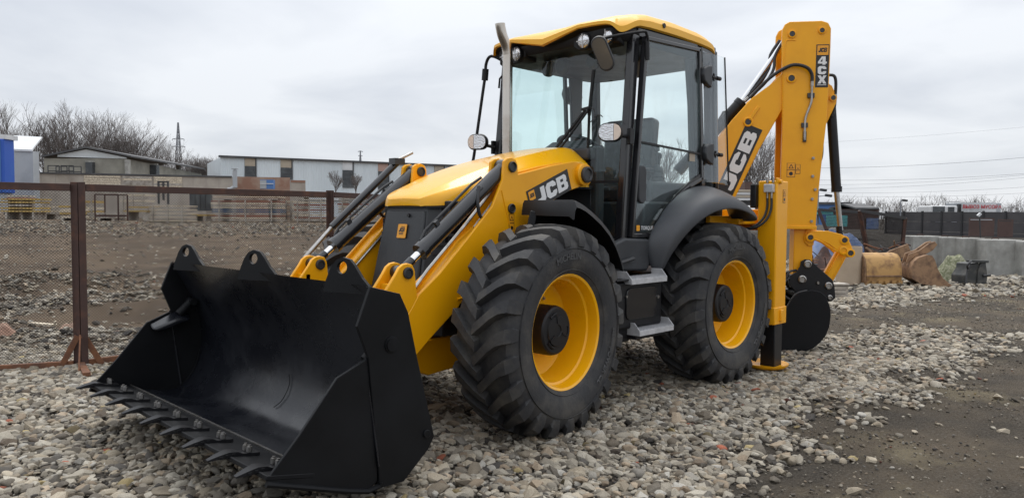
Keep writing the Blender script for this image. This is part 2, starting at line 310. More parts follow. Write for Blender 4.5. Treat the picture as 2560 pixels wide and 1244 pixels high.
# ================================================================== ground
def axis(lo, hi, c, n):
    t = np.linspace(-1, 1, n); s = np.sign(t) * np.abs(t) ** 2.6
    return np.where(s < 0, c + (c - lo) * s, c + (hi - c) * s)
gx = axis(-400, 120, -1.5, 330); gy = axis(-400, 120, -1.0, 330)
GX, GY = np.meshgrid(gx, gy, indexing='ij'); GZ = ground_h(GX, GY)
DD = (GX - CAMP.x) * HW.x + (GY - CAMP.y) * HW.y; SS = (GX - CAMP.x) * HR.x + (GY - CAMP.y) * HR.y
def earth_mask(x, y):
    """1 where bare trodden earth shows instead of gravel (right foreground and the track behind)"""
    b = 2.20 + 0.42 * ss(-1.2, 0.6, x) + (fbm(x * 1.1 + 3, y * 1.1) - 0.47) * 1.2 + 0.10 * np.clip(-x - 4, 0, 4)
    m = ss(b - 0.38, b + 0.32, y + (fbm(x * 5, y * 5 + 2) - 0.47) * 0.7)
    d = (x - CAMP.x) * HW.x + (y - CAMP.y) * HW.y
    tr = ss(8.9, 9.8, d + (fbm(x * .5, y * .5 + 7) - .47) * 3) * ss(14.2, 12.8, d + (fbm(x * .7, y * .7 + 3) - .47) * 2) * ss(-0.9, 0.9, y + 0.25 * (x + 9))
    return np.clip(m + tr, 0, 1)
def mud_mask(x, y):
    """muddy brown of the yard behind the left fence"""
    d = (x - CAMP.x) * HW.x + (y - CAMP.y) * HW.y; s = (x - CAMP.x) * HR.x + (y - CAMP.y) * HR.y
    return ss(7.3, 8.3, d) * ss(-1.0, -2.0, s)
EM = earth_mask(GX, GY); MM = mud_mask(GX, GY)
vs = np.stack([GX, GY, GZ], -1).reshape(-1, 3); n = len(gx); idx = np.arange(n * n).reshape(n, n)
fs = np.stack([idx[:-1, :-1], idx[1:, :-1], idx[1:, 1:], idx[:-1, 1:]], -1).reshape(-1, 4)
me = bpy.data.meshes.new('ground'); me.from_pydata(vs.tolist(), [], fs.tolist()); me.shade_smooth()
for nm, arr in (('earth', EM), ('mud', MM)):
    a = me.attributes.new(nm, 'FLOAT', 'POINT'); a.data.foreach_set('value', arr.reshape(-1).astype(np.float32))
G = bpy.data.objects.new('ground', me); COL.objects.link(G); G['kind'] = 'structure'
m = bpy.data.materials.new('ground'); m.use_nodes = True; t = m.node_tree; p = t.nodes['Principled BSDF']; M['ground'] = m; me.materials.append(m)
tcn = N(t, 'ShaderNodeTexCoord')
def noise(sc, det=6, ro=0.6):
    n_ = N(t, 'ShaderNodeTexNoise'); n_.inputs['Scale'].default_value = sc; n_.inputs['Detail'].default_value = det; n_.inputs['Roughness'].default_value = ro; L(t, tcn.outputs['Object'], n_.inputs['Vector']); return n_.outputs[0]
def rng(x, a, b):
    r = N(t, 'ShaderNodeMapRange'); L(t, x, r.inputs[0]); r.inputs[1].default_value = a; r.inputs[2].default_value = b; return r.outputs[0]
def mix(f, a, b):
    r = N(t, 'ShaderNodeMix', data_type='RGBA')
    L(t, f, r.inputs[0])
    for k, q in ((6, a), (7, b)):
        if isinstance(q, tuple): r.inputs[k].default_value = (*q, 1)
        else: L(t, q, r.inputs[k])
    return r.outputs[2]
def attr(nm):
    a = N(t, 'ShaderNodeAttribute'); a.attribute_name = nm; return a.outputs['Fac']
under = mix(rng(noise(9), 0.4, 0.65), (0.040, 0.035, 0.030), (0.085, 0.075, 0.063))
e1 = mix(rng(noise(0.9, 5), 0.40, 0.60), (0.058, 0.049, 0.039), (0.128, 0.101, 0.072))
e2 = mix(rng(noise(1.3, 5), 0.54, 0.66), e1, (0.215, 0.180, 0.118))
e3 = mix(rng(noise(60, 4, 0.7), 0.45, 0.75), e2, (0.155, 0.138, 0.115))
mu1 = mix(rng(noise(0.55, 6), 0.38, 0.62), (0.090, 0.068, 0.050), (0.165, 0.122, 0.084))
mu2 = mix(rng(noise(7, 6, 0.75), 0.56, 0.74), mu1, (0.21, 0.185, 0.155))
L(t, mix(attr('mud'), mix(attr('earth'), under, e3), mu2), p.inputs['Base Color'])
L(t, rng(noise(1.3, 4), 0.40, 0.62), p.inputs['Roughness']); t.nodes[-1].inputs[3].default_value = 0.80; t.nodes[-1].inputs[4].default_value = 0.97; p.inputs['Specular IOR Level'].default_value = 0.12
bm_ = N(t, 'ShaderNodeBump'); bm_.inputs['Strength'].default_value = 1.0; bm_.inputs['Distance'].default_value = 0.045; L(t, noise(38, 6, 0.7), bm_.inputs['Height']); L(t, bm_.outputs[0], p.inputs['Normal'])

# ------------------------------------------------------------------ gravel: one mass of real stones
def scatter():
    P = []; S_ = []; TI = []; SZ = []
    def field(n, d0, d1, lo, hi, keep, pw=1.0, tint=0.0, wide=0.76, sink=0.25):
        d = np.sqrt(RNG.uniform(d0 * d0, d1 * d1, n)); s = RNG.uniform(-wide, wide, n) * d
        x = CAMP.x + HW.x * d + HR.x * s; y = CAMP.y + HW.y * d + HR.y * s
        k = RNG.random(n) < keep(x, y, d, s); x = x[k]; y = y[k]
        sz = lo * (hi / lo) ** (RNG.random(len(x)) ** pw)
        z = ground_h(x, y) + sz * (0.32 - sink) + RNG.uniform(0, 0.012, len(x))
        P.append(np.stack([x, y, z], 1)); SZ.append(sz); TI.append(np.full(len(x), tint))
    patch = lambda x, y: ss(0.36, 0.52, fbm(x * 0.8 + 60, y * 0.8 + 60))
    gk = lambda x, y, d, s: (1 - 0.97 * earth_mask(x, y)) ** 2 * (1 - 0.97 * mud_mask(x, y))
    field(9000, 3.0, 7.5, 0.026, 0.068, gk, 1.9)
    field(25000, 3.0, 7.5, 0.017, 0.047, gk, 1.1)
    field(40000, 3.0, 6.5, 0.006, 0.015, gk, 1.2, -0.36)
    field(17000, 6.0, 13.0, 0.026, 0.070, gk, 1.7)
    field(42000, 5.5, 14.0, 0.018, 0.047, gk, 1.1)
    field(26000, 11.0, 24.0, 0.035, 0.10, lambda x, y, d, s: gk(x, y, d, s) * 0.9, 1.5)
    # fine grit on the trodden earth
    ek = lambda x, y, d, s: earth_mask(x, y) * (0.15 + 0.85 * patch(x * 1.7, y * 1.7))
    field(60000, 3.2, 13.5, 0.004, 0.015, ek, 1.5, -0.22)
    field(420, 3.2, 13.0, 0.02, 0.045, ek, 1.6)
    # rubble of the yard behind the fence
    mk = lambda x, y, d, s: mud_mask(x, y) * (0.03 + 0.9 * ss(0.30, 0.46, fbm(x * 0.45 + 11, y * 0.45 + 4)) * ss(15.5, 12.5, d))
    field(60000, 7.4, 16.0, 0.018, 0.070, mk, 2.0, -0.16); field(9000, 14.0, 26.0, 0.02, 0.06, lambda x, y, d, s: mud_mask(x, y) * 0.25, 1.8, -0.1)
    field(24000, 25.0, 38.0, 0.04, 0.10, lambda x, y, d, s: mud_mask(x, y) * 0.55 * ss(25, 30, d) * ss(38, 34, d), 1.7, -0.16)
    return np.concatenate(P), np.concatenate(SZ), np.concatenate(TI)
SP, SZ, STI = scatter()
# nothing inside tyres' footprints, the stabiliser pad or the digging bucket
kill = np.zeros(len(SP), bool)
for cx_, cy_, hx_, hy_ in ((0, 0.92, 0.12, 0.17), (-2.22, 0.92, 0.12, 0.17), (-2.95, 1.06, 0.15, 0.15)): kill |= (np.abs(SP[:, 0] - cx_) < hx_) & (np.abs(SP[:, 1] - cy_) < hy_) & (SP[:, 2] + SZ * 0.3 > 0.03)
SP = SP[~kill]; SZ = SZ[~kill]; STI = STI[~kill]; NS = len(SP)
me = bpy.data.meshes.new('gravel'); me.from_pydata(SP.tolist(), [], [])
rot = np.stack([RNG.normal(0, 0.28, NS), RNG.normal(0, 0.28, NS), RNG.uniform(0, 6.283, NS)], 1).astype(np.float32)
asp = np.stack([RNG.uniform(0.95, 1.55, NS), RNG.uniform(0.75, 1.1, NS), RNG.uniform(0.42, 0.78, NS)], 1); scl = (asp * SZ[:, None] * 0.62).astype(np.float32)
tint = np.clip(RNG.normal(0.57, 0.22, NS) + STI, 0, 1).astype(np.float32); hue = RNG.random(NS).astype(np.float32)
for nm, ty, arr, key in (('rot', 'FLOAT_VECTOR', rot, 'vector'), ('scl', 'FLOAT_VECTOR', scl, 'vector'), ('tint', 'FLOAT', tint, 'value'), ('hue', 'FLOAT', hue, 'value')):
    a = me.attributes.new(nm, ty, 'POINT'); a.data.foreach_set(key, arr.reshape(-1))
a = me.attributes.new('pick', 'INT', 'POINT'); a.data.foreach_set('value', RNG.integers(0, 12, NS).astype(np.int32))
GV = bpy.data.objects.new('gravel', me); COL.objects.link(GV); tag(GV, 'pale grey crushed stone gravel covering the yard around the machine', 'gravel', kind='stuff')
m = bpy.data.materials.new('stone'); m.use_nodes = True; t = m.node_tree; p = t.nodes['Principled BSDF']; M['stone'] = m
def iattr(nm):
    a = N(t, 'ShaderNodeAttribute'); a.attribute_name = nm; a.attribute_type = 'INSTANCER'; return a.outputs['Fac']
tcn = N(t, 'ShaderNodeTexCoord')
rp = N(t, 'ShaderNodeValToRGB'); L(t, iattr('tint'), rp.inputs[0]); e = rp.color_ramp.elements
e[0].position = 0.10; e[0].color = (0.070, 0.064, 0.060, 1); e[1].position = 0.95; e[1].color = (0.59, 0.555, 0.49, 1)
q = e.new(0.35); q.color = (0.19, 0.17, 0.145, 1); q = e.new(0.60); q.color = (0.375, 0.345, 0.295, 1)
rh = N(t, 'ShaderNodeValToRGB'); L(t, iattr('hue'), rh.inputs[0]); e = rh.color_ramp.elements; rh.color_ramp.interpolation = 'CONSTANT'
e[0].position = 0.0; e[0].color = (1, 0.975, 0.92, 1); e[1].position = 0.55; e[1].color = (1.0, 0.93, 0.82, 1)
for ps, c_ in ((0.78, (0.96, 0.97, 0.98)), (0.90, (1.0, 0.86, 0.72)), (0.985, (1.0, 0.86, 0.5)), (0.993, (0.95, 0.33, 0.22))): q = e.new(ps); q.color = (*c_, 1)
mm = N(t, 'ShaderNodeMix', data_type='RGBA', blend_type='MULTIPLY'); mm.inputs[0].default_value = 1.0; L(t, rp.outputs[0], mm.inputs[6]); L(t, rh.outputs[0], mm.inputs[7])
sp = noise(14, 5, 0.75); m2 = N(t, 'ShaderNodeMix', data_type='RGBA', blend_type='MULTIPLY'); L(t, rng(sp, 0.62, 0.35), m2.inputs[0]); L(t, mm.outputs[2], m2.inputs[6]); m2.inputs[7].default_value = (0.45, 0.43, 0.40, 1)
L(t, m2.outputs[2], p.inputs['Base Color']); p.inputs['Roughness'].default_value = 0.72; p.inputs['Specular IOR Level'].default_value = 0.3
bm_ = N(t, 'ShaderNodeBump'); bm_.inputs['Strength'].default_value = 0.35; bm_.inputs['Distance'].default_value = 0.1; L(t, noise(6, 6, 0.75), bm_.inputs['Height']); L(t, bm_.outputs[0], p.inputs['Normal'])
me.materials.append(m)
ng = bpy.data.node_groups.new('stones', 'GeometryNodeTree'); ng.interface.new_socket('Geometry', in_out='INPUT', socket_type='NodeSocketGeometry'); ng.interface.new_socket('Geometry', in_out='OUTPUT', socket_type='NodeSocketGeometry')
gi = N(ng, 'NodeGroupInput'); go = N(ng, 'NodeGroupOutput'); jn = N(ng, 'GeometryNodeJoinGeometry')
for k in range(12):
    ic = N(ng, 'GeometryNodeMeshIcoSphere'); ic.inputs['Subdivisions'].default_value = 2; ic.inputs['Radius'].default_value = 1.0
    rv = N(ng, 'FunctionNodeRandomValue', data_type='FLOAT_VECTOR'); rv.inputs['Min'].default_value = (-0.55,) * 3; rv.inputs['Max'].default_value = (0.45,) * 3; rv.inputs['Seed'].default_value = k * 7 + 1
    sp_ = N(ng, 'GeometryNodeSetPosition'); L(ng, ic.outputs[0], sp_.inputs['Geometry']); L(ng, rv.outputs[0], sp_.inputs['Offset'])
    ch = N(ng, 'GeometryNodeConvexHull'); L(ng, sp_.outputs[0], ch.inputs[0])
    sb = N(ng, 'GeometryNodeSubdivisionSurface'); L(ng, ch.outputs[0], sb.inputs['Mesh']); sb.inputs['Level'].default_value = 1; sb.inputs['Edge Crease'].default_value = 0.65 if k % 3 else 0.95
    sm = N(ng, 'GeometryNodeSetShadeSmooth'); L(ng, (sb if k % 3 == 0 else ch).outputs[0], sm.inputs['Geometry']); sm.inputs['Shade Smooth'].default_value = (k % 3 == 0)
    st = N(ng, 'GeometryNodeSetMaterial'); L(ng, sm.outputs[0], st.inputs['Geometry']); st.inputs['Material'].default_value = m
    g2 = N(ng, 'GeometryNodeGeometryToInstance'); L(ng, st.outputs[0], g2.inputs[0]); L(ng, g2.outputs[0], jn.inputs[0])
ip = N(ng, 'GeometryNodeInstanceOnPoints'); L(ng, gi.outputs[0], ip.inputs['Points']); L(ng, jn.outputs[0], ip.inputs['Instance']); ip.inputs['Pick Instance'].default_value = True
def nattr(nm, ty):
    a = N(ng, 'GeometryNodeInputNamedAttribute', data_type=ty); a.inputs['Name'].default_value = nm; return a.outputs['Attribute']
L(ng, nattr('pick', 'INT'), ip.inputs['Instance Index'])
er = N(ng, 'FunctionNodeEulerToRotation'); L(ng, nattr('rot', 'FLOAT_VECTOR'), er.inputs[0]); L(ng, er.outputs[0], ip.inputs['Rotation']); L(ng, nattr('scl', 'FLOAT_VECTOR'), ip.inputs['Scale'])
L(ng, ip.outputs[0], go.inputs[0])
md = GV.modifiers.new('stones', 'NODES'); md.node_group = ng
# ================================================================== the backhoe loader
# machine frame: +X forward (bucket), +Y its left side (towards the camera), origin under the front axle
T = empty('backhoe_loader', (0, 0, 0), 'large yellow and black backhoe loader parked on the gravel', 'backhoe loader')
X, Y, Z = V(1, 0, 0), V(0, 1, 0), V(0, 0, 1)
def xz(mb, poly, y0, y1): return mb.prism(poly, (0, y0, 0), X, Z, (0, y1 - y0, 0))
def pin(mb, x, y0, y1, z, r, n=20): return mb.cyl((x, y0, z), (x, y1, z), r, n=n)

# ---- wheels
def tyre_mesh():
    mb = MB()
    prof = [(0.365, -0.185), (0.40, -0.212), (0.45, -0.228), (0.52, -0.236), (0.58, -0.226), (0.622, -0.195), (0.640, -0.12), (0.645, 0.0)]
    prof = prof + [(r, -h) for r, h in prof[-2::-1]] + [(0.355, 0.15), (0.355, -0.15)]
    mb.lathe(prof, n=72, closed=True)
    def pt(r, y, a): return V(r * math.sin(a), y, r * math.cos(a))
    NL = 23
    for s in (1, -1):
        for k in range(NL):
            a0 = 2 * math.pi * (k + (0.5 if s < 0 else 0)) / NL
            secs = [(-0.012, 0.0, 0.697, 0.62, 0.030), (0.05, -0.075, 0.697, 0.62, 0.031), (0.11, -0.155, 0.693, 0.61, 0.033), (0.165, -0.215, 0.686, 0.60, 0.037), (0.212, -0.245, 0.668, 0.575, 0.041), (0.238, -0.255, 0.615, 0.545, 0.040), (0.239, -0.258, 0.560, 0.530, 0.030)]
            rings = []
            for y, da, rt, rb, hw in secs:
                a = a0 + da; w2 = hw / rt; yb = y
                if y > 0.2: yb = 0.19
                rings.append([pt(rb, s * yb, a - w2 * 1.5), pt(rt, s * y, a - w2), pt(rt, s * y, a + w2), pt(rb, s * yb, a + w2 * 1.5)])
            mb.loft(rings)
    # circumferential sidewall ribs
    for r in (0.405, 0.545): mb.lathe([(r - 0.004, 0.215), (r, 0.240 if r > 0.5 else 0.219), (r + 0.004, 0.215)], n=72)
    return mb.mesh('tyre', 32)
def rim_mesh():
    prof = [(0.372, 0.150), (0.386, 0.176), (0.386, 0.190), (0.376, 0.196), (0.362, 0.188), (0.356, 0.165), (0.350, 0.12), (0.336, 0.112), (0.330, 0.05), (0.326, -0.02), (0.318, -0.05), (0.290, -0.062), (0.20, -0.066), (0.12, -0.066), (0.12, -0.10), (0.36, -0.10), (0.372, -0.16)]
    return MB().lathe(prof, n=72).mesh('rim', 35)
def hub_mesh():
    mb = MB(); mb.lathe([(0.165, -0.06), (0.165, 0.075), (0.158, 0.100), (0.145, 0.110), (0.105, 0.110), (0.100, 0.119), (0.040, 0.120), (0.036, 0.114), (0.0, 0.114)], n=40)
    for k in range(3):
        a0 = k * 2.094
        mb.tube([V(0.118 * math.sin(a0 + t), 0.112, 0.118 * math.cos(a0 + t)) for t in (0, 0.2, 0.4, 0.6)], 0.009, 6)
        mb.beam(V(0.05 * math.sin(a0), 0.120, 0.05 * math.cos(a0)), V(0.10 * math.sin(a0), 0.118, 0.10 * math.cos(a0)), 0.012, 0.010, Y)
    return mb.mesh('hub', 35)
ME_T, ME_R, ME_H = tyre_mesh(), rim_mesh(), hub_mesh()
def ob(name, me, mat, parent):
    o = bpy.data.objects.new(name, me); COL.objects.link(o)
    if not me.materials: me.materials.append(M[mat])
    o.parent = parent; return o
BOLT = MB().cyl((0, -0.012, 0), (0, 0.012, 0), 0.013, n=6).cyl((0, -0.012, 0), (0, 0.022, 0), 0.007, n=8).mesh('wheel_bolt', 30)
def wheel(x, side, steer, spin):
    r = ob('wheel', ME_R, 'yellow_gloss', T); r.location = (x, 0.92 * side, 0.68); r.rotation_euler = (0, 0, steer); r.scale = (1, side, 1)
    t = ob('tyre', ME_T, 'rubber', r); t.rotation_euler = (0, spin, 0)
    h = ob('hub', ME_H, 'black', r); h.rotation_euler = (0, spin, 0)
    if side > 0:
        for k in range(8):
            a = spin + 0.4 + k * math.pi / 4
            b = ob('wheel_bolt', BOLT, 'steel', r); b.location = (0.205 * math.sin(a), -0.055, 0.205 * math.cos(a))
        a = 1.75; b = MB().cyl((0.335 * math.sin(a), 0.02, 0.335 * math.cos(a)), (0.29 * math.sin(a), 0.03, 0.29 * math.cos(a)), 0.010, n=8).build('valve', 'steel', r)
        b2 = MB().lathe([(0.030, -0.004), (0.026, 0.006), (0.018, 0.006), (0.016, -0.004)], (0.325 * math.sin(a), 0.02, 0.325 * math.cos(a)), (-math.sin(a), 0, -math.cos(a)), 16).build('valve_boss', 'yellow_gloss', r)
        # raised sidewall lettering, bent round the tyre
        def arc(s, a0, rr, size):
            ch = text('tyre_lettering', s, (0, 0, 0), (1, 0, 0), (0, 1, 0), size, 'rubber_text', r, 0.02)
            for p in ch.data.vertices:
                an = a0 - p.co.x / rr; q = rr + p.co.y
                p.co = V(q * math.sin(an), 0.2405 if q > 0.47 else 0.236, q * math.cos(an))
            return ch
        arc('MICHELIN', math.radians(22), 0.475, 0.058); arc('POWER CL', math.radians(252), 0.465, 0.055); arc('440/80R28', math.radians(268), 0.475, 0.04)
    return r
wheel(0, 1, 0.0876, 0.10); wheel(-2.22, 1, 0, 0.24); wheel(0, -1, 0.0876, 0.05); wheel(-2.22, -1, 0, 0.31)

# ---- loader bucket
prof_in = [(1.590, 1.088), (1.500, 0.93), (1.432, 0.80), (1.390, 0.66), (1.378, 0.54), (1.386, 0.43), (1.412, 0.34), (1.452, 0.265), (1.505, 0.212), (1.565, 0.182), (1.63, 0.178), (2.06, 0.262)]
prof_out = [(p[0] - 0.014, p[1] - 0.012) for p in prof_in]
mb = MB(); rings = []
for y in (-1.20, 1.20): rings.append([V(p[0], y, p[1]) for p in prof_in] + [V(p[0] - 0.012, y, p[1] - 0.014) for p in prof_in[::-1]])
mb.loft(rings)
BK = mb.build('loader_bucket', 'bucket_inside', T, smooth=30)
outer_back = [(1.578, 1.085), (1.40, 1.04), (1.352, 0.94), (1.296, 0.711), (1.18, 0.273), (1.225, 0.20), (1.38, 0.085), (1.52, 0.090), (1.56, 0.15), (1.48, 0.20), (1.42, 0.27), (1.375, 0.40), (1.362, 0.54), (1.38, 0.68), (1.43, 0.83)]
rear = [(1.580, 1.086), (1.403, 1.040), (1.352, 0.942), (1.296, 0.711), (1.181, 0.275), (1.222, 0.215), (1.380, 0.085), (1.530, 0.088), (1.530, 0.16), (1.592, 0.742), (1.655, 0.90)]
clam = [(1.590, 0.738), (1.760, 0.669), (1.958, 0.437), (2.113, 0.276), (2.113, 0.252), (1.712, 0.125), (1.585, 0.092), (1.535, 0.125), (1.535, 0.18)]
for s in (1, -1):
    p = MB(); xz(p, rear, s * 1.202, s * 1.222); p.build('side_plate', 'bucket_black', BK, 0.003)
    p = MB(); xz(p, clam, s * 1.196, s * 1.213); p.build('clam_side', 'bucket_black', BK, 0.003)
    p = MB(); p.tube([(2.118, s * 1.214, 0.258), (1.712, s * 1.214, 0.122), (1.59, s * 1.214, 0.088), (1.525, s * 1.214, 0.098), (1.52, s * 1.218, 0.12)], 0.014, 8); p.build('bottom_flange', 'bucket_black', BK)
    p = MB(); p.lathe([(0.041, -0.01), (0.041, 0.007), (0.034, 0.008), (0.034, 0.015), (0, 0.016)], (1.456, s * 1.221, 0.792), Y * s, 24); p.build('pivot_boss', 'bucket_black', BK); p = MB(); pin(p, 1.235, s * 1.215, s * 1.232, 0.30, 0.022); p.build('corner_bolt', 'bucket_black', BK, 0.003)
    p = MB(); p.tube([(1.60, s * 1.201, 0.742), (1.533, s * 1.224 if s > 0 else s * 1.19, 0.20)], 0.006, 6); p.build('weld_seam', 'bucket_inside', BK)
    # clam cylinder in its corner cover
    p = MB(); p.cyl((1.47, s * 1.15, 0.80), (1.56, s * 1.15, 0.715), 0.030); p.cyl((1.47, s * 1.10, 0.80), (1.47, s * 1.195, 0.80), 0.026); p.build('clam_cylinder', 'bucket_black', BK)
    p = MB(); p.loft([[V(1.58, s * 1.195, 0.735), V(1.58, s * 1.08, 0.69), V(1.50, s * 1.08, 0.67), V(1.45, s * 1.195, 0.72)], [V(1.755, s * 1.195, 0.660), V(1.745, s * 1.13, 0.62), V(1.70, s * 1.13, 0.60), V(1.69, s * 1.195, 0.62)]]); p.build('corner_cover', 'bucket_inside', BK, 0.02, seg=3)
# structure behind the sheet
p = MB(); xz(p, outer_back, -1.19, 1.19); p.build('back_box', 'bucket_black', BK, 0.004)
p = MB(); p.beam((2.00, -1.215, 0.262), (2.00, 1.215, 0.262), 0.24, 0.022, V(-0.19, 0, 1).normalized()); ce = p.build('cutting_edge', 'bucket_black', BK, 0.004)
p = MB(); p.beam((1.875, -1.19, 0.252), (1.875, 1.19, 0.252), 0.012, 0.012); p.build('weld_bead', 'steel', BK)
tooth = MB(); tw = [0.034, 0.034, 0.034, 0.031, 0.024, 0.013]
tp = [(-0.12, 0.016, 0.002), (-0.04, 0.018, 0.002), (-0.01, 0.030, 0.000), (0.030, 0.033, 0.004), (0.078, 0.020, 0.002), (0.125, 0.003, -0.004)]
tooth.loft([[V(x, -q, zt), V(x, q, zt), V(x, q, zb_), V(x, -q, zb_)] for (x, zt, zb_), q in zip(tp, tw)])
for xx, q, zq in ((0.012, 0.036, 0.020), (0.042, 0.035, 0.017), (0.070, 0.031, 0.010)):
    for s in (1, -1): tooth.box((xx, s * q, zq), (0.016, 0.005, 0.012))
TM = tooth.mesh('tooth', 30)
nut = MB()
for s in (1, -1): nut.cyl((-0.07, s * 0.020, 0.02), (-0.07, s * 0.020, 0.046), 0.014, n=6).cyl((-0.07, s * 0.020, 0.02), (-0.07, s * 0.020, 0.054), 0.008, n=8)
NM = nut.mesh('bolt', 20)
for k in range(9):
    t = ob('tooth', TM, 'black', BK); t.location = (2.085, -1.165 + k * 0.2835, 0.278); t.rotation_euler = (0, -math.radians(4) + random.uniform(-.02, .02), random.uniform(-.03, .03))
    n_ = ob('tooth_bolts', NM, 'steel', BK); n_.location = t.location; n_.rotation_euler = t.rotation_euler
def lug(y, yaw):
    poly = [(-0.125, -0.05), (-0.115, 0.0), (-0.085, 0.075), (-0.055, 0.112), (-0.015, 0.128), (0.03, 0.118), (0.06, 0.090), (0.11, 0.030), (0.155, -0.010), (0.150, -0.05)]
    hole = [(-0.015 + 0.032 * math.cos(a), 0.076 + 0.032 * math.sin(a)) for a in np.linspace(0, 2 * math.pi, 16, endpoint=False)]
    bm = bmesh.new()
    o_, u_, v_, n_ = V(1.582, y, 1.09), V(math.sin(yaw), math.cos(yaw), 0), V(-0.08, 0, 1).normalized(), V(math.cos(yaw), -math.sin(yaw), 0.08).normalized()
    if abs(yaw) < 0.5:
        A = [bm.verts.new(o_ + u_ * a + v_ * b) for a, b in poly]; H = [bm.verts.new(o_ + u_ * a + v_ * b) for a, b in hole]
        ed = [bm.edges.new((q[i], q[(i + 1) % len(q)])) for q in (A, H) for i in range(len(q))]
        bmesh.ops.triangle_fill(bm, use_beauty=True, edges=ed)
    else:
        bm.faces.new([bm.verts.new(o_ + u_ * a + v_ * b) for a, b in poly])
    r = bmesh.ops.extrude_face_region(bm, geom=list(bm.faces))
    for v in r['geom']:
        if isinstance(v, bmesh.types.BMVert): v.co += n_ * 0.022
    bmesh.ops.recalc_face_normals(bm, faces=bm.faces)
    me = bpy.data.meshes.new('lifting_lug'); bm.to_mesh(me); bm.free()
    return ob('lifting_lug', me, 'bucket_black', BK)
lug(-0.90, -0.32); lug(0.075, -0.36); lug(1.015, -0.32)
p = MB(); p.tube([V(1.395, 0.10, 0.46), V(1.405, 0.12, 0.40), V(1.44, 0.10, 0.31), V(1.47, 0.05, 0.26)], 0.0025, 5, 4); p.build('weld_mark', 'bucket_black', BK); p = MB(); p.tube([V(1.402, -1.18, 0.44), V(1.43, -1.185, 0.33), V(1.50, -1.18, 0.23), V(1.57, -1.17, 0.192)], 0.004, 6, 4); p.build('weld_mark', 'bucket_black', BK)
for (xa, ya, xb, yb) in ((1.93, -0.42, 1.86, -0.22), (1.90, -0.02, 1.86, 0.14), (1.97, -0.30, 1.95, -0.24)):
    zf = lambda x_: 0.178 + (x_ - 1.63) * 0.1953 + 0.0012
    p = MB(); p.beam((xa, ya, zf(xa)), (xb, yb, zf(xb)), 0.004, 0.0012, V(-0.19, 0, 1)); p.build('scratch_mark', 'scratch', BK)

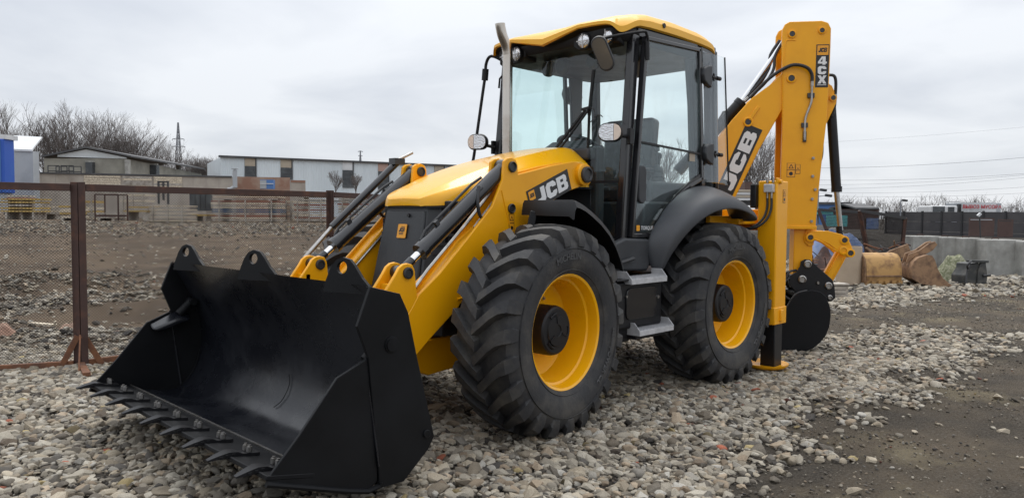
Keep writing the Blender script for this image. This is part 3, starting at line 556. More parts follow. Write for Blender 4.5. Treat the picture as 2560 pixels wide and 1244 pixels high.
# ---- loader arms, rams and links
arm_poly = [(0.038, 1.800), (0.010, 1.822), (-0.037, 1.830), (-0.078, 1.815), (-0.095, 1.780), (-0.100, 1.715), (-0.45, 1.795), (-0.70, 1.838), (-0.80, 1.828), (-0.855, 1.790), (-0.872, 1.735), (-0.850, 1.685), (-0.800, 1.655), (-0.60, 1.600), (-0.35, 1.48), (-0.25, 1.36), (-0.10, 1.20), (0.10, 1.02), (0.435, 0.850), (0.452, 0.828), (0.70, 0.640), (0.90, 0.47), (1.10, 0.33), (1.22, 0.30), (1.25, 0.40), (1.16, 0.52), (0.95, 0.72), (0.836, 0.853), (0.780, 0.935), (0.607, 1.063), (0.363, 1.287), (0.149, 1.491), (0.050, 1.676)]
for s in (1, -1):
    y0, y1 = (0.555, 0.58) if s > 0 else (-0.445, -0.42)
    p = MB(); xz(p, arm_poly, 0.555 * s, 0.58 * s); arm = p.build('loader_arm', 'yellow', T, 0.006)
    p = MB(); xz(p, arm_poly, 0.425 * s, 0.45 * s); p.build('inner_plate', 'yellow', arm, 0.006)
    # the box between the plates, open at the tower
    boxp = [(0.10, 1.44), (0.36, 1.26), (0.60, 1.035), (0.83, 0.83), (1.15, 0.50), (1.08, 0.37), (0.70, 0.67), (0.44, 0.86), (0.12, 1.05), (-0.20, 1.35), (-0.45, 1.57), (-0.75, 1.68), (-0.75, 1.79), (-0.45, 1.75), (-0.05, 1.62)]
    p = MB(); xz(p, boxp, 0.45 * s, 0.555 * s); p.build('arm_box', 'yellow', arm)
    for (x, z, r) in ((-0.037, 1.764, 0.038), (-0.032, 1.477, 0.034)):
        p = MB(); p.lathe([(r, 0.0), (r, 0.012), (r * 0.86, 0.016), (r * 0.72, 0.010), (r * 0.70, 0.004), (0.0, 0.004)], (x, (0.58 if s > 0 else -0.425), z), Y, 24); p.build('pivot_pin', 'dark_steel', arm)
    p = MB(); p.lathe([(0.085, -0.02), (0.085, 0.03), (0.066, 0.036), (0.0, 0.036)], (-0.805, 0.58 * s, 1.741), Y * s, 28); p.build('rear_boss', 'yellow', arm, 0.004)
    p = MB(); p.lathe([(0.062, 0.0), (0.062, 0.02), (0.048, 0.024), (0.040, 0.012), (0.0, 0.012)], (-0.805, (0.58 + 0.036) * s, 1.741), Y * s, 24); p.build('boss_cap', 'dark_steel', arm)
    # raised reinforcing edge behind the tower
    p = MB(); p.tube([(-0.03, 0.582 * s, 1.30), (0.06, 0.582 * s, 1.22), (0.20, 0.582 * s, 1.08), (0.36, 0.582 * s, 0.96), (0.40, 0.582 * s, 0.90), (0.46, 0.582 * s, 0.885)], 0.007, 6, 4); p.tube([(0.065, 0.582 * s, 1.60), (-0.01, 0.582 * s, 1.38), (-0.045, 0.582 * s, 1.28)], 0.004, 6); p.build('weld_rib', 'yellow', arm)
    # tilt ram
    a, b, c = V(-0.037, 0.503 * s, 1.764), V(0.70, 0.503 * s, 1.200), V(0.862, 0.503 * s, 1.076)
    d = (b - a).normalized()
    p = MB(); p.cyl(a + d * 0.03, b, 0.052, n=24); p.cyl(b - d * 0.03, b + d * 0.012, 0.058, n=24); p.cyl(a - Y * 0.045, a + Y * 0.045, 0.055, n=20); ram = p.build('tilt_ram', 'black_gloss', T)
    p = MB(); p.cyl(b, c - d * 0.10, 0.025, n=20); p.build('piston_rod', 'chrome', ram)
    p = MB(); p.cyl(c - d * 0.115, c, 0.030, n=16); p.cyl(c - Y * 0.05, c + Y * 0.05, 0.042, n=20); p.build('rod_end', 'black_gloss', ram)
    up = V(0.60, 0, 0.80)
    p = MB(); p.tube([a + d * 0.20 + up * 0.055 - Y * 0.03, a + d * 0.30 + up * 0.068 - Y * 0.035, a + d * 0.80 + up * 0.066 - Y * 0.035, a + d * 0.87 + up * 0.04 - Y * 0.03], 0.010, 8)
    p.tube([a + d * 0.30 + up * 0.05 + Y * s * 0.03, a + d * 0.40 - up * 0.02 + Y * s * 0.06, a + d * 0.42 - up * 0.12 + Y * s * 0.05, a + d * 0.30 - up * 0.20, a + d * 0.18 - up * 0.17 - Y * s * 0.05], 0.012, 8, 5); p.build('hydraulic_hose', 'hose', ram)
    p = MB(); p.beam(a + d * 0.72 + up * 0.05, a + d * 0.72 + up * 0.08, 0.03, 0.025, Y); p.build('pipe_bracket', 'dark_steel', ram); p = MB(); p.cyl(a + d * 0.285 + up * 0.03 + Y * s * 0.03, a + d * 0.33 + up * 0.03 + Y * s * 0.03, 0.017, n=10); p.build('hose_clamp', 'dark_steel' if s > 0 else 'steel', ram)
    # tipping link plates that carry the ram end
    for yy in (0.425, 0.552):
        lp = [(0.862, 1.135), (0.825, 1.125), (0.806, 1.090), (0.800, 1.03), (0.770, 0.80), (0.80, 0.55), (1.02, 0.55), (1.07, 0.80), (1.06, 0.93), (0.955, 1.065), (0.925, 1.11), (0.895, 1.13)]
        p = MB(); xz(p, lp, (yy) * s, (yy + 0.026) * s); lk = p.build('tipping_link', 'yellow', T, 0.005)
    p = MB(); p.lathe([(0.036, 0), (0.036, 0.012), (0.026, 0.015), (0.024, 0.006), (0, 0.006)], (0.862, (0.578 if s > 0 else -0.425), 1.076), Y, 24); p.build('link_pin', 'dark_steel', lk)
    p = MB(); p.box((0.955, 0.49 * s, 0.90), (0.03, 0.13, 0.22)); p.build('link_web', 'yellow', lk)
    p = MB(); p.tube([(0.12, 0.415 * s, 1.47), (0.42, 0.415 * s, 1.20), (0.70, 0.415 * s, 0.94), (0.85, 0.42 * s, 0.80)], 0.010, 8); p.tube([(0.05, 0.60 * s, 1.60), (0.05, 0.60 * s, 1.60)], 0.001, 3); p.build('loader_pipe', 'steel', arm)
# pipe run beside the near arm's tower, level-indicator rod on the far arm
p = MB(); p.tube([(0.02, 0.470, 1.63), (0.30, 0.470, 1.36), (0.62, 0.470, 1.075), (0.80, 0.470, 0.885)], 0.012, 8); p.tube([(0.0, 0.52, 1.60), (0.26, 0.52, 1.345)], 0.012, 8); p.build('steel_pipe', 'steel', T)
p = MB(); p.cyl((0.0, -0.66, 1.86), (0.62, -0.66, 1.33), 0.028); p.box((0.03, -0.645, 1.85), (0.10, 0.08, 0.05)); lr = p.build('lift_ram', 'black_gloss', T)
p = MB(); p.cyl((-0.12, -0.64, 1.93), (0.03, -0.645, 1.86), 0.012); p.build('rod_tip', 'steel', lr); p = MB(); p.cyl((0.62, -0.66, 1.33), (0.86, -0.64, 1.11), 0.016); p.build('indicator_rod', 'steel', lr)
# JCB decal on the near arm (runs from lower left to upper right)
TL, TR, BR = V(-0.178, 0, 1.598), V(-0.622, 0, 1.778), V(-0.676, 0, 1.628); BL = TL + BR - TR
yo = V(0, 0.5808, 0)
p = MB(); p.prism([(0, 0), (1, 0), (1, 1), (0, 1)], BL + yo, BR - BL, TL - BL, (0, 0.002, 0)); dc = p.build('decal', 'black_print', T)
u = (BR - BL); v = (TL - BL)
p = MB(); glyphs(p, 'JCB', BL + yo + V(0, 0.003, 0) + u * 0.20 + v * 0.14, u * 0.255, v * 0.72, (0, 0.0012, 0), 0.10); p.build('lettering', 'white_print', dc, smooth=0)
p = MB(); p.prism([(0, 0), (0.135, 0), (0.135, 0.42), (0, 0.42)], BL + yo + V(0, 0.003, 0) + u * 0.03 + v * 0.50, u, v, (0, 0.0012, 0)); p.build('decal_square', 'orange_print', dc)
p = MB(); glyphs(p, 'JCB', BL + yo + V(0, 0.0045, 0) + u * 0.047 + v * 0.63, u * 0.036, v * 0.17, (0, 0.001, 0), 0.04); p.build('square_mark', 'black_print', dc, smooth=0)
def warn(o, u, v, n, w_, h_, parent, panes=2):
    """orange warning sticker: outlined frame with a triangle and a second pictogram"""
    p = MB(); p.prism([(-w_ / 2, -h_ / 2), (w_ / 2, -h_ / 2), (w_ / 2, h_ / 2), (-w_ / 2, h_ / 2)], o, u, v, Vector(n) * 0.0012); s_ = p.build('warning_sticker', 'black_print', parent)
    p = MB(); o2 = Vector(o) + Vector(n) * 0.0014; b = 0.004
    for k in range(panes):
        y0 = -h_ / 2 + h_ * k / panes; p.prism([(-w_ / 2 + b, y0 + b), (w_ / 2 - b, y0 + b), (w_ / 2 - b, y0 + h_ / panes - b * 0.5), (-w_ / 2 + b, y0 + h_ / panes - b * 0.5)], o2, u, v, Vector(n) * 0.0008)
    p.build('sticker_field', 'orange_print', s_)
    p = MB(); o3 = Vector(o) + Vector(n) * 0.0026; c = h_ / 2 - h_ / panes / 2; r = min(w_, h_ / panes) * 0.36
    p.prism([(-r, c - r * 0.8), (r, c - r * 0.8), (0, c + r)], o3, u, v, Vector(n) * 0.0006)
    p.build('pictogram', 'black_print', s_)
    p = MB()
    if panes > 1: p.prism([(r * math.cos(a) * 0.75, -h_ / 4 + r * math.sin(a) * 0.75) for a in np.linspace(0, 6.28, 12, endpoint=False)], o3, u, v, Vector(n) * 0.0006); p.build('pictogram', 'black_print', s_)
    p = MB(); p.prism([(-r * 0.55, c - r * 0.55), (r * 0.55, c - r * 0.55), (0, c + r * 0.5)], o3 + Vector(n) * 0.0008, u, v, Vector(n) * 0.0004); p.build('pictogram_inner', 'orange_print', s_)
warn((-0.035, 0.5805, 1.375), -X, Z, Y, 0.052, 0.13, T)

# ---- bonnet, grille, chassis
hs = [  # x, half width, top centre z, shoulder z, lower edge z
    (0.455, 0.195, 1.540, 1.530, 1.492), (0.440, 0.245, 1.560, 1.545, 1.490), (0.39, 0.300, 1.588, 1.568, 1.492), (0.30, 0.350, 1.635, 1.600, 1.500), (0.12, 0.392, 1.708, 1.655, 1.530),
    (-0.10, 0.412, 1.785, 1.720, 1.575), (-0.35, 0.415, 1.855, 1.780, 1.615), (-0.60, 0.418, 1.915, 1.825, 1.635), (-0.85, 0.42, 1.970, 1.865, 1.655), (-0.97, 0.42, 1.990, 1.880, 1.66), (-1.08, 0.42, 1.985, 1.870, 1.66), (-1.15, 0.415, 1.950, 1.835, 1.66)]
rings = []
for x, hw, zt, zs, zl in hs:
    f = 1.0 if x < 0.25 else 0.75
    r = [(-hw, zl), (-hw, zs - 0.05), (-hw * 0.97, zs - 0.015), (-hw * 0.90, zs + 0.008), (-hw * 0.66, zs + (zt - zs) * 0.80), (-hw * 0.60, zt - (zt - zs) * 0.08), (-hw * 0.35, zt), (0, zt + 0.004)]
    r = r + [(-a, b) for a, b in r[-2::-1]]
    rings.append([V(x, a, b) for a, b in r])
p = MB(); p.loft(rings); HOOD = p.build('bonnet', 'yellow_gloss', T, smooth=28); nr_ = len(rings[0]); cre = HOOD.data.attributes.new('crease_edge', 'FLOAT', 'EDGE')
for e_ in HOOD.data.edges:
    a_, b_ = e_.vertices
    if a_ % nr_ == b_ % nr_: cre.data[e_.index].value = {5: 0.75, nr_ - 6: 0.75, 3: 0.45, nr_ - 4: 0.45, 0: 1.0, nr_ - 1: 1.0}.get(a_ % nr_, 0.0)
    elif max(a_, b_) < nr_: cre.data[e_.index].value = 0.5
sub = HOOD.modifiers.new('round', 'SUBSURF'); sub.levels = 1; sub.render_levels = 2
for s in (1, -1):
    p = MB(); p.loft([[V(-0.20, s * 0.415, 1.64), V(-0.20, s * 0.421, 1.64), V(-0.20, s * 0.421, 1.66), V(-0.20, s * 0.415, 1.66)], [V(-1.1, s * 0.419, 1.70), V(-1.1, s * 0.424, 1.70), V(-1.1, s * 0.424, 1.712), V(-1.1, s * 0.419, 1.712)]]); p.build('bonnet_seam', 'black', HOOD)
p = MB(); p.tube([(-0.85, 0.425, 1.80), (-0.98, 0.428, 1.812), (-1.08, 0.428, 1.805)], 0.007, 6); p.build('bonnet_slot', 'black', HOOD)
p = MB(); p.loft([[V(x - 0.004, a * 0.985, b) for a, b in ((-hw, zl - 0.016), (-hw, zl + 0.01), (hw, zl + 0.01), (hw, zl - 0.016))] for x, hw, zt, zs, zl in hs[1:]]); p.build('bonnet_gasket', 'black', HOOD)
# grille: tall centre panel between side panels, leaning back upwards
gp = [(-0.405, 0.18), (-0.395, 0.30), (-0.29, 0.405), (-0.275, 0.425), (0.275, 0.425), (0.29, 0.405), (0.395, 0.30), (0.405, 0.18)]
gr = []
for z, dx, sc in ((0.62, 0.15, 1.06), (0.80, 0.125, 1.06), (1.15, 0.06, 0.96), (1.47, 0.0, 0.83), (1.49, -0.002, 0.83)):
    gr.append([V(b + dx, a * sc, z) for a, b in gp] + [V(-0.3, 0.39 * sc, z), V(-0.3, -0.39 * sc, z)])
p = MB(); p.loft(gr); GRL = p.build('grille', 'grille', T, 0.008)
p = MB(); p.loft([[V(0.427 + 0.148, -0.275, 0.64), V(0.443 + 0.148, -0.263, 0.64), V(0.443 + 0.148, 0.263, 0.64), V(0.427 + 0.148, 0.275, 0.64)], [V(0.427 + 0.060, -0.25, 1.15), V(0.443 + 0.060, -0.238, 1.15), V(0.443 + 0.060, 0.238, 1.15), V(0.427 + 0.060, 0.25, 1.15)], [V(0.427, -0.222, 1.455), V(0.443, -0.210, 1.455), V(0.443, 0.210, 1.455), V(0.427, 0.222, 1.455)]]); p.build('grille_panel', 'grille', GRL, 0.006)
p = MB()
for s in (1, -1):
    for k in range(9):
        z = 0.86 + k * 0.062; dx = 0.14 - 0.150 * (z - 0.62) / 0.86; p = MB(); p.beam((0.395 + dx, s * 0.302, z), (0.30 + dx, s * 0.392, z), 0.012, 0.02); p.build('side_louvre', 'plastic', GRL)
p = MB(); p.cyl((0.44, 0.06, 1.425), (0.462, 0.06, 1.425), 0.013, n=12); p.build('grille_latch', 'black_gloss', GRL)
gn = V(0.983, 0, 0.184).normalized(); gv = V(-0.184, 0, 0.983).normalized()
logo(GRL, V(0.4775, 0.015, 1.315), V(0, 1, 0), gv, gn, 0.098)
p = MB()
p.box((-1.35, 0, 0.70), (3.5, 0.70, 0.42)); p.box((0.20, 0, 0.72), (0.80, 0.62, 0.40)); p.box((-0.35, 0, 1.15), (1.4, 0.74, 0.75)); p.build('chassis', 'black', T, 0.01)
p = MB(); p.cyl((0, -0.80, 0.66), (0, 0.80, 0.66), 0.10, n=20); p.box((0, 0, 0.66), (0.30, 0.36, 0.34)); p.beam((0.16, -0.70, 0.60), (0.16, 0.70, 0.60), 0.05, 0.05); p.build('front_axle', 'black', T, 0.01)
p = MB(); p.cyl((-2.22, -0.80, 0.68), (-2.22, 0.80, 0.68), 0.13, n=20); p.box((-2.22, 0, 0.68), (0.42, 0.44, 0.42)); p.build('rear_axle', 'black', T, 0.01)
p = MB(); xz(p, [(0.62, 0.60), (0.66, 0.42), (0.52, 0.36), (-0.2, 0.42), (-0.3, 0.62)], -0.36, 0.36); p.build('front_frame', 'yellow', T, 0.01)
for s in (1, -1): p = MB(); p.box((0.15, 0.33 * s, 1.05), (0.45, 0.05, 0.7)); p.build('engine_side', 'black', T)
for s in (1, -1):
    p = MB(); xz(p, [(0.10, 1.30), (0.02, 1.42), (-0.25, 1.45), (-0.42, 1.30), (-0.60, 1.15), (-0.60, 0.70), (0.1, 0.70)], 0.385 * s, 0.405 * s); p.build('arm_tower', 'yellow', T, 0.006)
    p = MB(); p.cyl((-0.10, 0.53 * s, 1.36), (-0.55, 0.53 * s, 1.02), 0.045); p.build('cooler_cylinder', 'red_paint', T)

# ---- front mudguards
for s in (1, -1):
    pts = [(-0.075, 1.455), (-0.085, 1.512), (-0.10, 1.535), (-0.14, 1.528), (-0.20, 1.508), (-0.27, 1.475), (-0.38, 1.412), (-0.48, 1.335), (-0.56, 1.245), (-0.62, 1.150), (-0.655, 1.07)]
    rings = []
    for x, z in pts:
        c = V(-0.02, 0, 0.70); n_ = (V(x, 0, z) - c).normalized()
        a = V(x, 0.64 * s, z); b = V(x, 1.07 * s, z); lip = V(x, 1.115 * s, z) - n_ * 0.05
        rings.append([a, b, V(x, 1.095 * s, z) - n_ * 0.012, lip, lip - Y * s * 0.012 , b - n_ * 0.03, a - n_ * 0.022])
    p = MB(); p.loft(rings); fd = p.build('front_mudguard', 'black', T, smooth=35)
    p = MB(); p.beam((-0.09, 0.74 * s, 1.46), (-0.05, 0.70 * s, 1.18), 0.06, 0.05); p.build('mudguard_bracket', 'black', fd, 0.006)
    p = MB(); xz(p, [(-0.10, 1.50), (-0.14, 1.500), (-0.38, 1.40), (-0.56, 1.235), (-0.64, 1.08), (-0.55, 1.06), (-0.40, 1.20), (-0.16, 1.33)], 0.68 * s, 0.695 * s); p.build('mudguard_skirt', 'black', fd)
    p = MB(); p.cyl((-0.30, 0.69 * s, 1.33), (-0.30, 0.705 * s, 1.33), 0.011, n=8); p.build('skirt_bolt', 'steel', fd); p = MB(); p.cyl((-0.42, 0.69 * s, 1.26), (-0.42, 0.705 * s, 1.26), 0.011, n=8); p.build('skirt_bolt', 'steel', fd)

# ---- rear mudguards (broad moulded arches)
for s in (1, -1):
    st = [  # outer lip x, z, y ; crest x, z, y ; inner x, z, y
        ((-1.47, 0.96, 0.88), (-1.435, 0.97, 0.86), (-1.41, 0.98, 0.80)), ((-1.50, 1.08, 0.92), (-1.43, 1.10, 0.88), (-1.36, 1.16, 0.79)), ((-1.55, 1.19, 0.97), (-1.455, 1.235, 0.92), (-1.38, 1.27, 0.785)),
        ((-1.63, 1.30, 1.02), (-1.54, 1.37, 0.97), (-1.50, 1.40, 0.785)), ((-1.73, 1.385, 1.06), (-1.67, 1.485, 1.00), (-1.66, 1.54, 0.785)), ((-1.86, 1.450, 1.09), (-1.83, 1.570, 1.03), (-1.85, 1.645, 0.785)),
        ((-2.02, 1.487, 1.11), (-2.02, 1.615, 1.05), (-2.05, 1.70, 0.785)), ((-2.20, 1.495, 1.12), (-2.21, 1.615, 1.06), (-2.26, 1.715, 0.785)), ((-2.36, 1.478, 1.12), (-2.38, 1.580, 1.06), (-2.43, 1.69, 0.785)),
        ((-2.50, 1.448, 1.12), (-2.53, 1.520, 1.06), (-2.58, 1.60, 0.785)), ((-2.62, 1.412, 1.11), (-2.655, 1.44, 1.05), (-2.69, 1.47, 0.785)), ((-2.66, 1.385, 1.10), (-2.68, 1.395, 1.05), (-2.71, 1.40, 0.785))]
    rings = []
    for a, b, c in st:
        A, B, Cc = (V(q[0], q[2] * s, q[1]) for q in (a, b, c)); ctr = V(-2.22, 0, 0.7); dn = lambda q: (V(q.x, 0, q.z) - ctr).normalized()
        m1 = A.lerp(B, 0.5) + dn(A) * 0.028 + Y * s * 0.016; m2 = B.lerp(Cc, 0.45) + dn(B) * 0.012
        rings.append([Cc, m2, B, m1, A, A - Y * s * 0.02, B - dn(B) * 0.03 - Y * s * 0.02, Cc - dn(Cc) * 0.03])
    p = MB(); p.loft(rings); rm = p.build('rear_mudguard', 'fender_grey', T, smooth=50)
    sub = rm.modifiers.new('round', 'SUBSURF'); sub.levels = 1; sub.render_levels = 2

# ---- steps and tank
p = MB(); p.box((-1.08, 0.72, 0.76), (0.62, 0.42, 0.36)); tk = p.build('side_tank', 'black', T, 0.02)
p = MB(); xz(p, rbox((-1.10, 0.77), (0.40, 0.24), 0.05, 3), 0.93, 0.942); p.build('tank_panel', 'black_gloss', tk, 0.004)
p = MB(); p.box((-1.08, 0.83, 0.955), (0.66, 0.26, 0.012)); p.build('tank_shelf', 'black', tk, 0.003)
p = MB(); p.cyl((-1.31, 0.93, 0.80), (-1.31, 0.95, 0.80), 0.014, n=10); p.cyl((-0.90, 0.93, 0.83), (-0.90, 0.945, 0.83), 0.010, n=8); p.build('tank_latch', 'steel', tk)
def step(x0, x1, y0, y1, z, nm):
    p = MB(); t_ = 0.005
    p.box(((x0 + x1) / 2, y1, z - 0.02), (x1 - x0, t_, 0.040)); p.box(((x0 + x1) / 2, y0, z - 0.02), (x1 - x0, t_, 0.040))
    for xx in (x0, x1): p.prism([(y0, -0.04), (y1, -0.04), (y1, 0.0), (y1 - 0.05, 0.055), (y0, 0.055)], (xx - t_ / 2, 0, z), Y, Z, (t_, 0, 0))
    stp = p.build('step', 'galvanised', T, 0.0015)
    p = MB(); p.box(((x0 + x1) / 2, (y0 + y1) / 2, z - 0.012), (x1 - x0 - 0.01, y1 - y0 - 0.006, 0.004))
    nx = 24
    for j in range(5):
        yy = y0 + (y1 - y0) * (j + 0.5) / 5
        for i in range(nx):
            xx = x0 + (x1 - x0) * (i + 0.5) / nx
            p.add([(xx - 0.007, yy - 0.006, z - 0.010), (xx + 0.007, yy - 0.006, z - 0.010), (xx, yy - 0.004, z + 0.012), (xx - 0.007, yy + 0.006, z - 0.010), (xx + 0.007, yy + 0.006, z - 0.010), (xx, yy + 0.004, z + 0.012)], [(0, 1, 2), (5, 4, 3), (0, 2, 5, 3), (1, 4, 5, 2)])
    p.build('step_grip', 'galvanised', stp, smooth=0)
step(-1.37, -0.90, 0.84, 0.985, 0.962, 'upper'); step(-1.43, -0.97, 0.87, 1.015, 0.573, 'lower')
p = MB(); p.box((-1.17, 0.87, 0.53), (0.40, 0.22, 0.06)); p.box((-0.92, 0.80, 0.54), (0.16, 0.20, 0.12)); p.build('step_bracket', 'black', T, 0.01)
p = MB(); p.tube([(-0.66, 0.86, 1.04), (-0.95, 0.84, 1.075), (-1.15, 0.82, 1.10)], 0.016, 8); p.build('grab_rail', 'dark_steel', T)

# ---- cab
CB = MB()
def mir(f):
    for s in (1, -1): f(s)
A0, A1, B0, B1, C0, C1 = V(-1.115, 0.755, 1.22), V(-1.275, 0.735, 2.86), V(-2.30, 0.755, 1.66), V(-2.215, 0.735, 2.92), V(-2.60, 0.70, 1.62), V(-2.54, 0.69, 2.93)
def S(v, s): return V(v.x, v.y * s, v.z)
def pillar(mb, a, b, wx, wy): return mb.loft([[V(q.x + i * wx / 2, q.y + j * wy / 2, q.z) for i, j in ((-1, -1), (1, -1), (1, 1), (-1, 1))] for q in (a, b)])
for s in (1, -1):
    pillar(CB, S(A0, s) - V(0, 0.035 * s, 0), S(A1, s) - V(0, 0.035 * s, 0), 0.085, 0.07)
    pillar(CB, S(B0, s) - V(0, 0.035 * s, 0), S(B1, s) - V(0, 0.035 * s, 0), 0.075, 0.07)
    CB.beam(S(C0, s), S(C1, s), 0.05, 0.05)
    CB.beam(S(A1, s) + V(-.02, -0.03 * s, 0.02), S(B1, s) + V(.02, -0.03 * s, -0.02), 0.06, 0.08); CB.beam(S(B1, s) + V(-.04, -0.03 * s, -0.02), S(C1, s), 0.05, 0.07)
CB.beam(V(-1.28, -0.70, 2.86), V(-1.28, 0.70, 2.86), 0.08, 0.09); CB.beam(V(-2.53, -0.70, 2.90), V(-2.53, 0.70, 2.90), 0.06, 0.07); CB.beam(V(-2.60, -0.70, 1.64), V(-2.60, 0.70, 1.64), 0.05, 0.06)
CAB = CB.build('cab_frame', 'black_gloss', T, 0.012)
for s in (1, -1):
    p = MB(); p.loft([[V(q.x + i * wx, (q.y - 0.075 + j * 0.012) * s, q.z) for i, j in ((-1, -1), (1, -1), (1, 1), (-1, 1))] for q, wx in ((B0 + V(0.02, 0, 0), 0.085), (B0.lerp(B1, 0.6) + V(0.02, 0, 0), 0.075), (B1 + V(0.02, 0, 0), 0.11))]); p.build('pillar_trim', 'cab_trim', CAB, 0.008)
    p = MB(); p.loft([[V(q.x + i * 0.035, (q.y - 0.04 + j * 0.035) * s, q.z) for i, j in ((-1, -1), (1, -1), (1, 1), (-1, 1))] for q in (C0 + V(0.03, 0, 0), C1 + V(0.03, 0, 0))]); p.build('rear_trim', 'cab_trim', CAB, 0.008)
p = MB(); p.box((-1.85, 0, 1.12), (1.45, 1.46, 0.20)); p.box((-2.05, 0, 1.38), (1.05, 1.30, 0.34)); p.build('cab_floor', 'plastic', CAB, 0.02)
for s in (1, -1):
    p = MB(); xz(p, [(-1.07, 1.26), (-1.40, 1.245), (-1.44, 1.10), (-1.38, 0.99), (-0.72, 1.02), (-0.85, 1.20)], 0.74 * s, 0.80 * s); p.build('cab_skirt', 'plastic', CAB, 0.02, seg=3)
    # inside wall between door sill and mudguard
    p = MB(); xz(p, [(-1.42, 1.24), (-1.60, 1.42), (-1.87, 1.60), (-2.30, 1.67), (-2.62, 1.62), (-2.62, 1.22)], 0.745 * s, 0.765 * s); p.build('cab_quarter_panel', 'plastic', CAB)
    # door: frame tube, glass, mid bar, handle
    dpts = [V(-1.185, 0, 1.275), V(-1.345, 0, 2.835), V(-2.155, 0, 2.87), V(-2.225, 0, 1.76), V(-2.02, 0, 1.685), V(-1.82, 0, 1.585), V(-1.63, 0, 1.44), V(-1.50, 0, 1.30), V(-1.43, 0, 1.275)]
    yy = 0.765 * s
    p = MB()
    for i in range(len(dpts)):
        a, b = dpts[i], dpts[(i + 1) % len(dpts)]; e_ = (b - a).normalized() * 0.014; p.beam(a + Y * yy - e_, b + Y * yy + e_, 0.034, 0.052 if i in (0,) else 0.036, Y)
    DR = p.build('door', 'black_gloss', CAB, 0.006)
    p = MB(); p.prism([(q.x, q.z) for q in dpts], (0, yy - 0.003 * s, 0), X, Z, (0, 0.006 * s, 0)); p.build('door_glass', 'glass', DR, smooth=0)
    p = MB(); p.beam((-1.27, yy + .012 * s, 2.015), (-2.21, yy + .012 * s, 1.975), 0.014, 0.016); p.build('glass_bar', 'black', DR)
    p = MB(); xz(p, [(-1.20, 1.30), (-1.44, 1.30), (-1.64, 1.48), (-1.83, 1.625), (-2.02, 1.73), (-2.2, 1.80), (-2.2, 1.765), (-2.02, 1.695), (-1.82, 1.595), (-1.63, 1.45), (-1.49, 1.31), (-1.43, 1.285), (-1.2, 1.285)], yy + 0.004 * s, yy + 0.012 * s); p.build('glass_border', 'black_print', DR)
    p = MB(); xz(p, rbox((-1.30, 1.68), (0.10, 0.30), 0.049, 5), yy + 0.004 * s, yy + 0.03 * s); p.build('door_handle', 'plastic', DR, 0.008)
    # rear quarter glass, hinges, hinge knobs
    p = MB(); p.prism([(-2.30, 1.74), (-2.235, 2.88), (-2.62, 2.88), (-2.74, 1.72)], (0, 0.75 * s, 0), X, Z, (0, 0.006 * s, 0)); qg = p.build('quarter_glass', 'glass_clear', CAB, smooth=0)
    p = MB(); p.tube([(-2.62, 0.757 * s, 2.88), (-2.74, 0.757 * s, 1.72)], 0.007, 6); p.build('glass_edge', 'black', qg)
    for z, x in ((2.66, -2.235), (1.985, -2.29)):
        hp = [(0.075, 0.0), (0.06, 0.055), (0.0, 0.085), (-0.075, 0.095), (-0.075, -0.10), (-0.02, -0.09), (0.05, -0.055)]
        p = MB(); p.prism(hp, (x, 0.765 * s, z), X, Z, (0, 0.05 * s, 0)); h = p.build('door_hinge', 'plastic', CAB, 0.012, seg=3)
        p = MB(); p.cyl((x - 0.09, 0.80 * s, z), (x - 0.23, 0.80 * s, z), 0.011); p.cyl((x - 0.12, 0.80 * s, z - 0.03), (x - 0.12, 0.80 * s, z + 0.03), 0.010); p.cyl((x - 0.17, 0.80 * s, z), (x - 0.23, 0.80 * s, z), 0.018); p.build('hinge_knob', 'black', h)
# windscreen (bowed), lower quarter windows beside the bonnet, rear window
rings = []
for z, x, hw in ((1.98, -1.19, 0.722), (2.40, -1.232, 0.712), (2.83, -1.275, 0.702)):
    rings.append([V(x + 0.10 * (1 - (k / 5.0) ** 2), hw * k / 5.0, z) for k in range(-5, 6)])
p = MB(); p.loft(rings, closed=False); p.build('windscreen', 'screen_glass', CAB, smooth=60)
for s in (1, -1):
    p = MB(); p.loft([[V(-1.10, 0.43 * s, 1.27), V(-1.09, 0.43 * s, 1.98)], [V(-1.155, 0.722 * s, 1.27), V(-1.19, 0.722 * s, 1.98)]], closed=False); p.build('front_quarter_glass', 'screen_glass', CAB, smooth=0)
    p = MB(); p.beam((-1.085, 0.44 * s, 1.70), (-1.16, 0.72 * s, 1.70), 0.02, 0.02); p.beam((-1.09, 0.425 * s, 1.25), (-1.15, 0.72 * s, 1.24), 0.05, 0.05); p.build('quarter_frame', 'black', CAB)
    p = MB(); p.box((-1.14, 0.575 * s, 1.14), (0.08, 0.31, 0.22)); p.box((-1.30, 0.66 * s, 1.45), (0.10, 0.08, 0.48)); p.build('cab_front_panel', 'plastic', CAB, 0.01)
p = MB(); p.loft([[V(-2.60, -0.67, 1.67), V(-2.55, -0.67, 2.86)], [V(-2.60, 0.67, 1.67), V(-2.55, 0.67, 2.86)]], closed=False); p.build('rear_window', 'glass_clear', CAB, smooth=0)
p = MB(); p.box((-1.13, 0, 1.93), (0.10, 0.84, 0.10)); p.box((-1.22, 0, 1.60), (0.10, 0.88, 0.80)); p.build('firewall', 'plastic', CAB, 0.02)
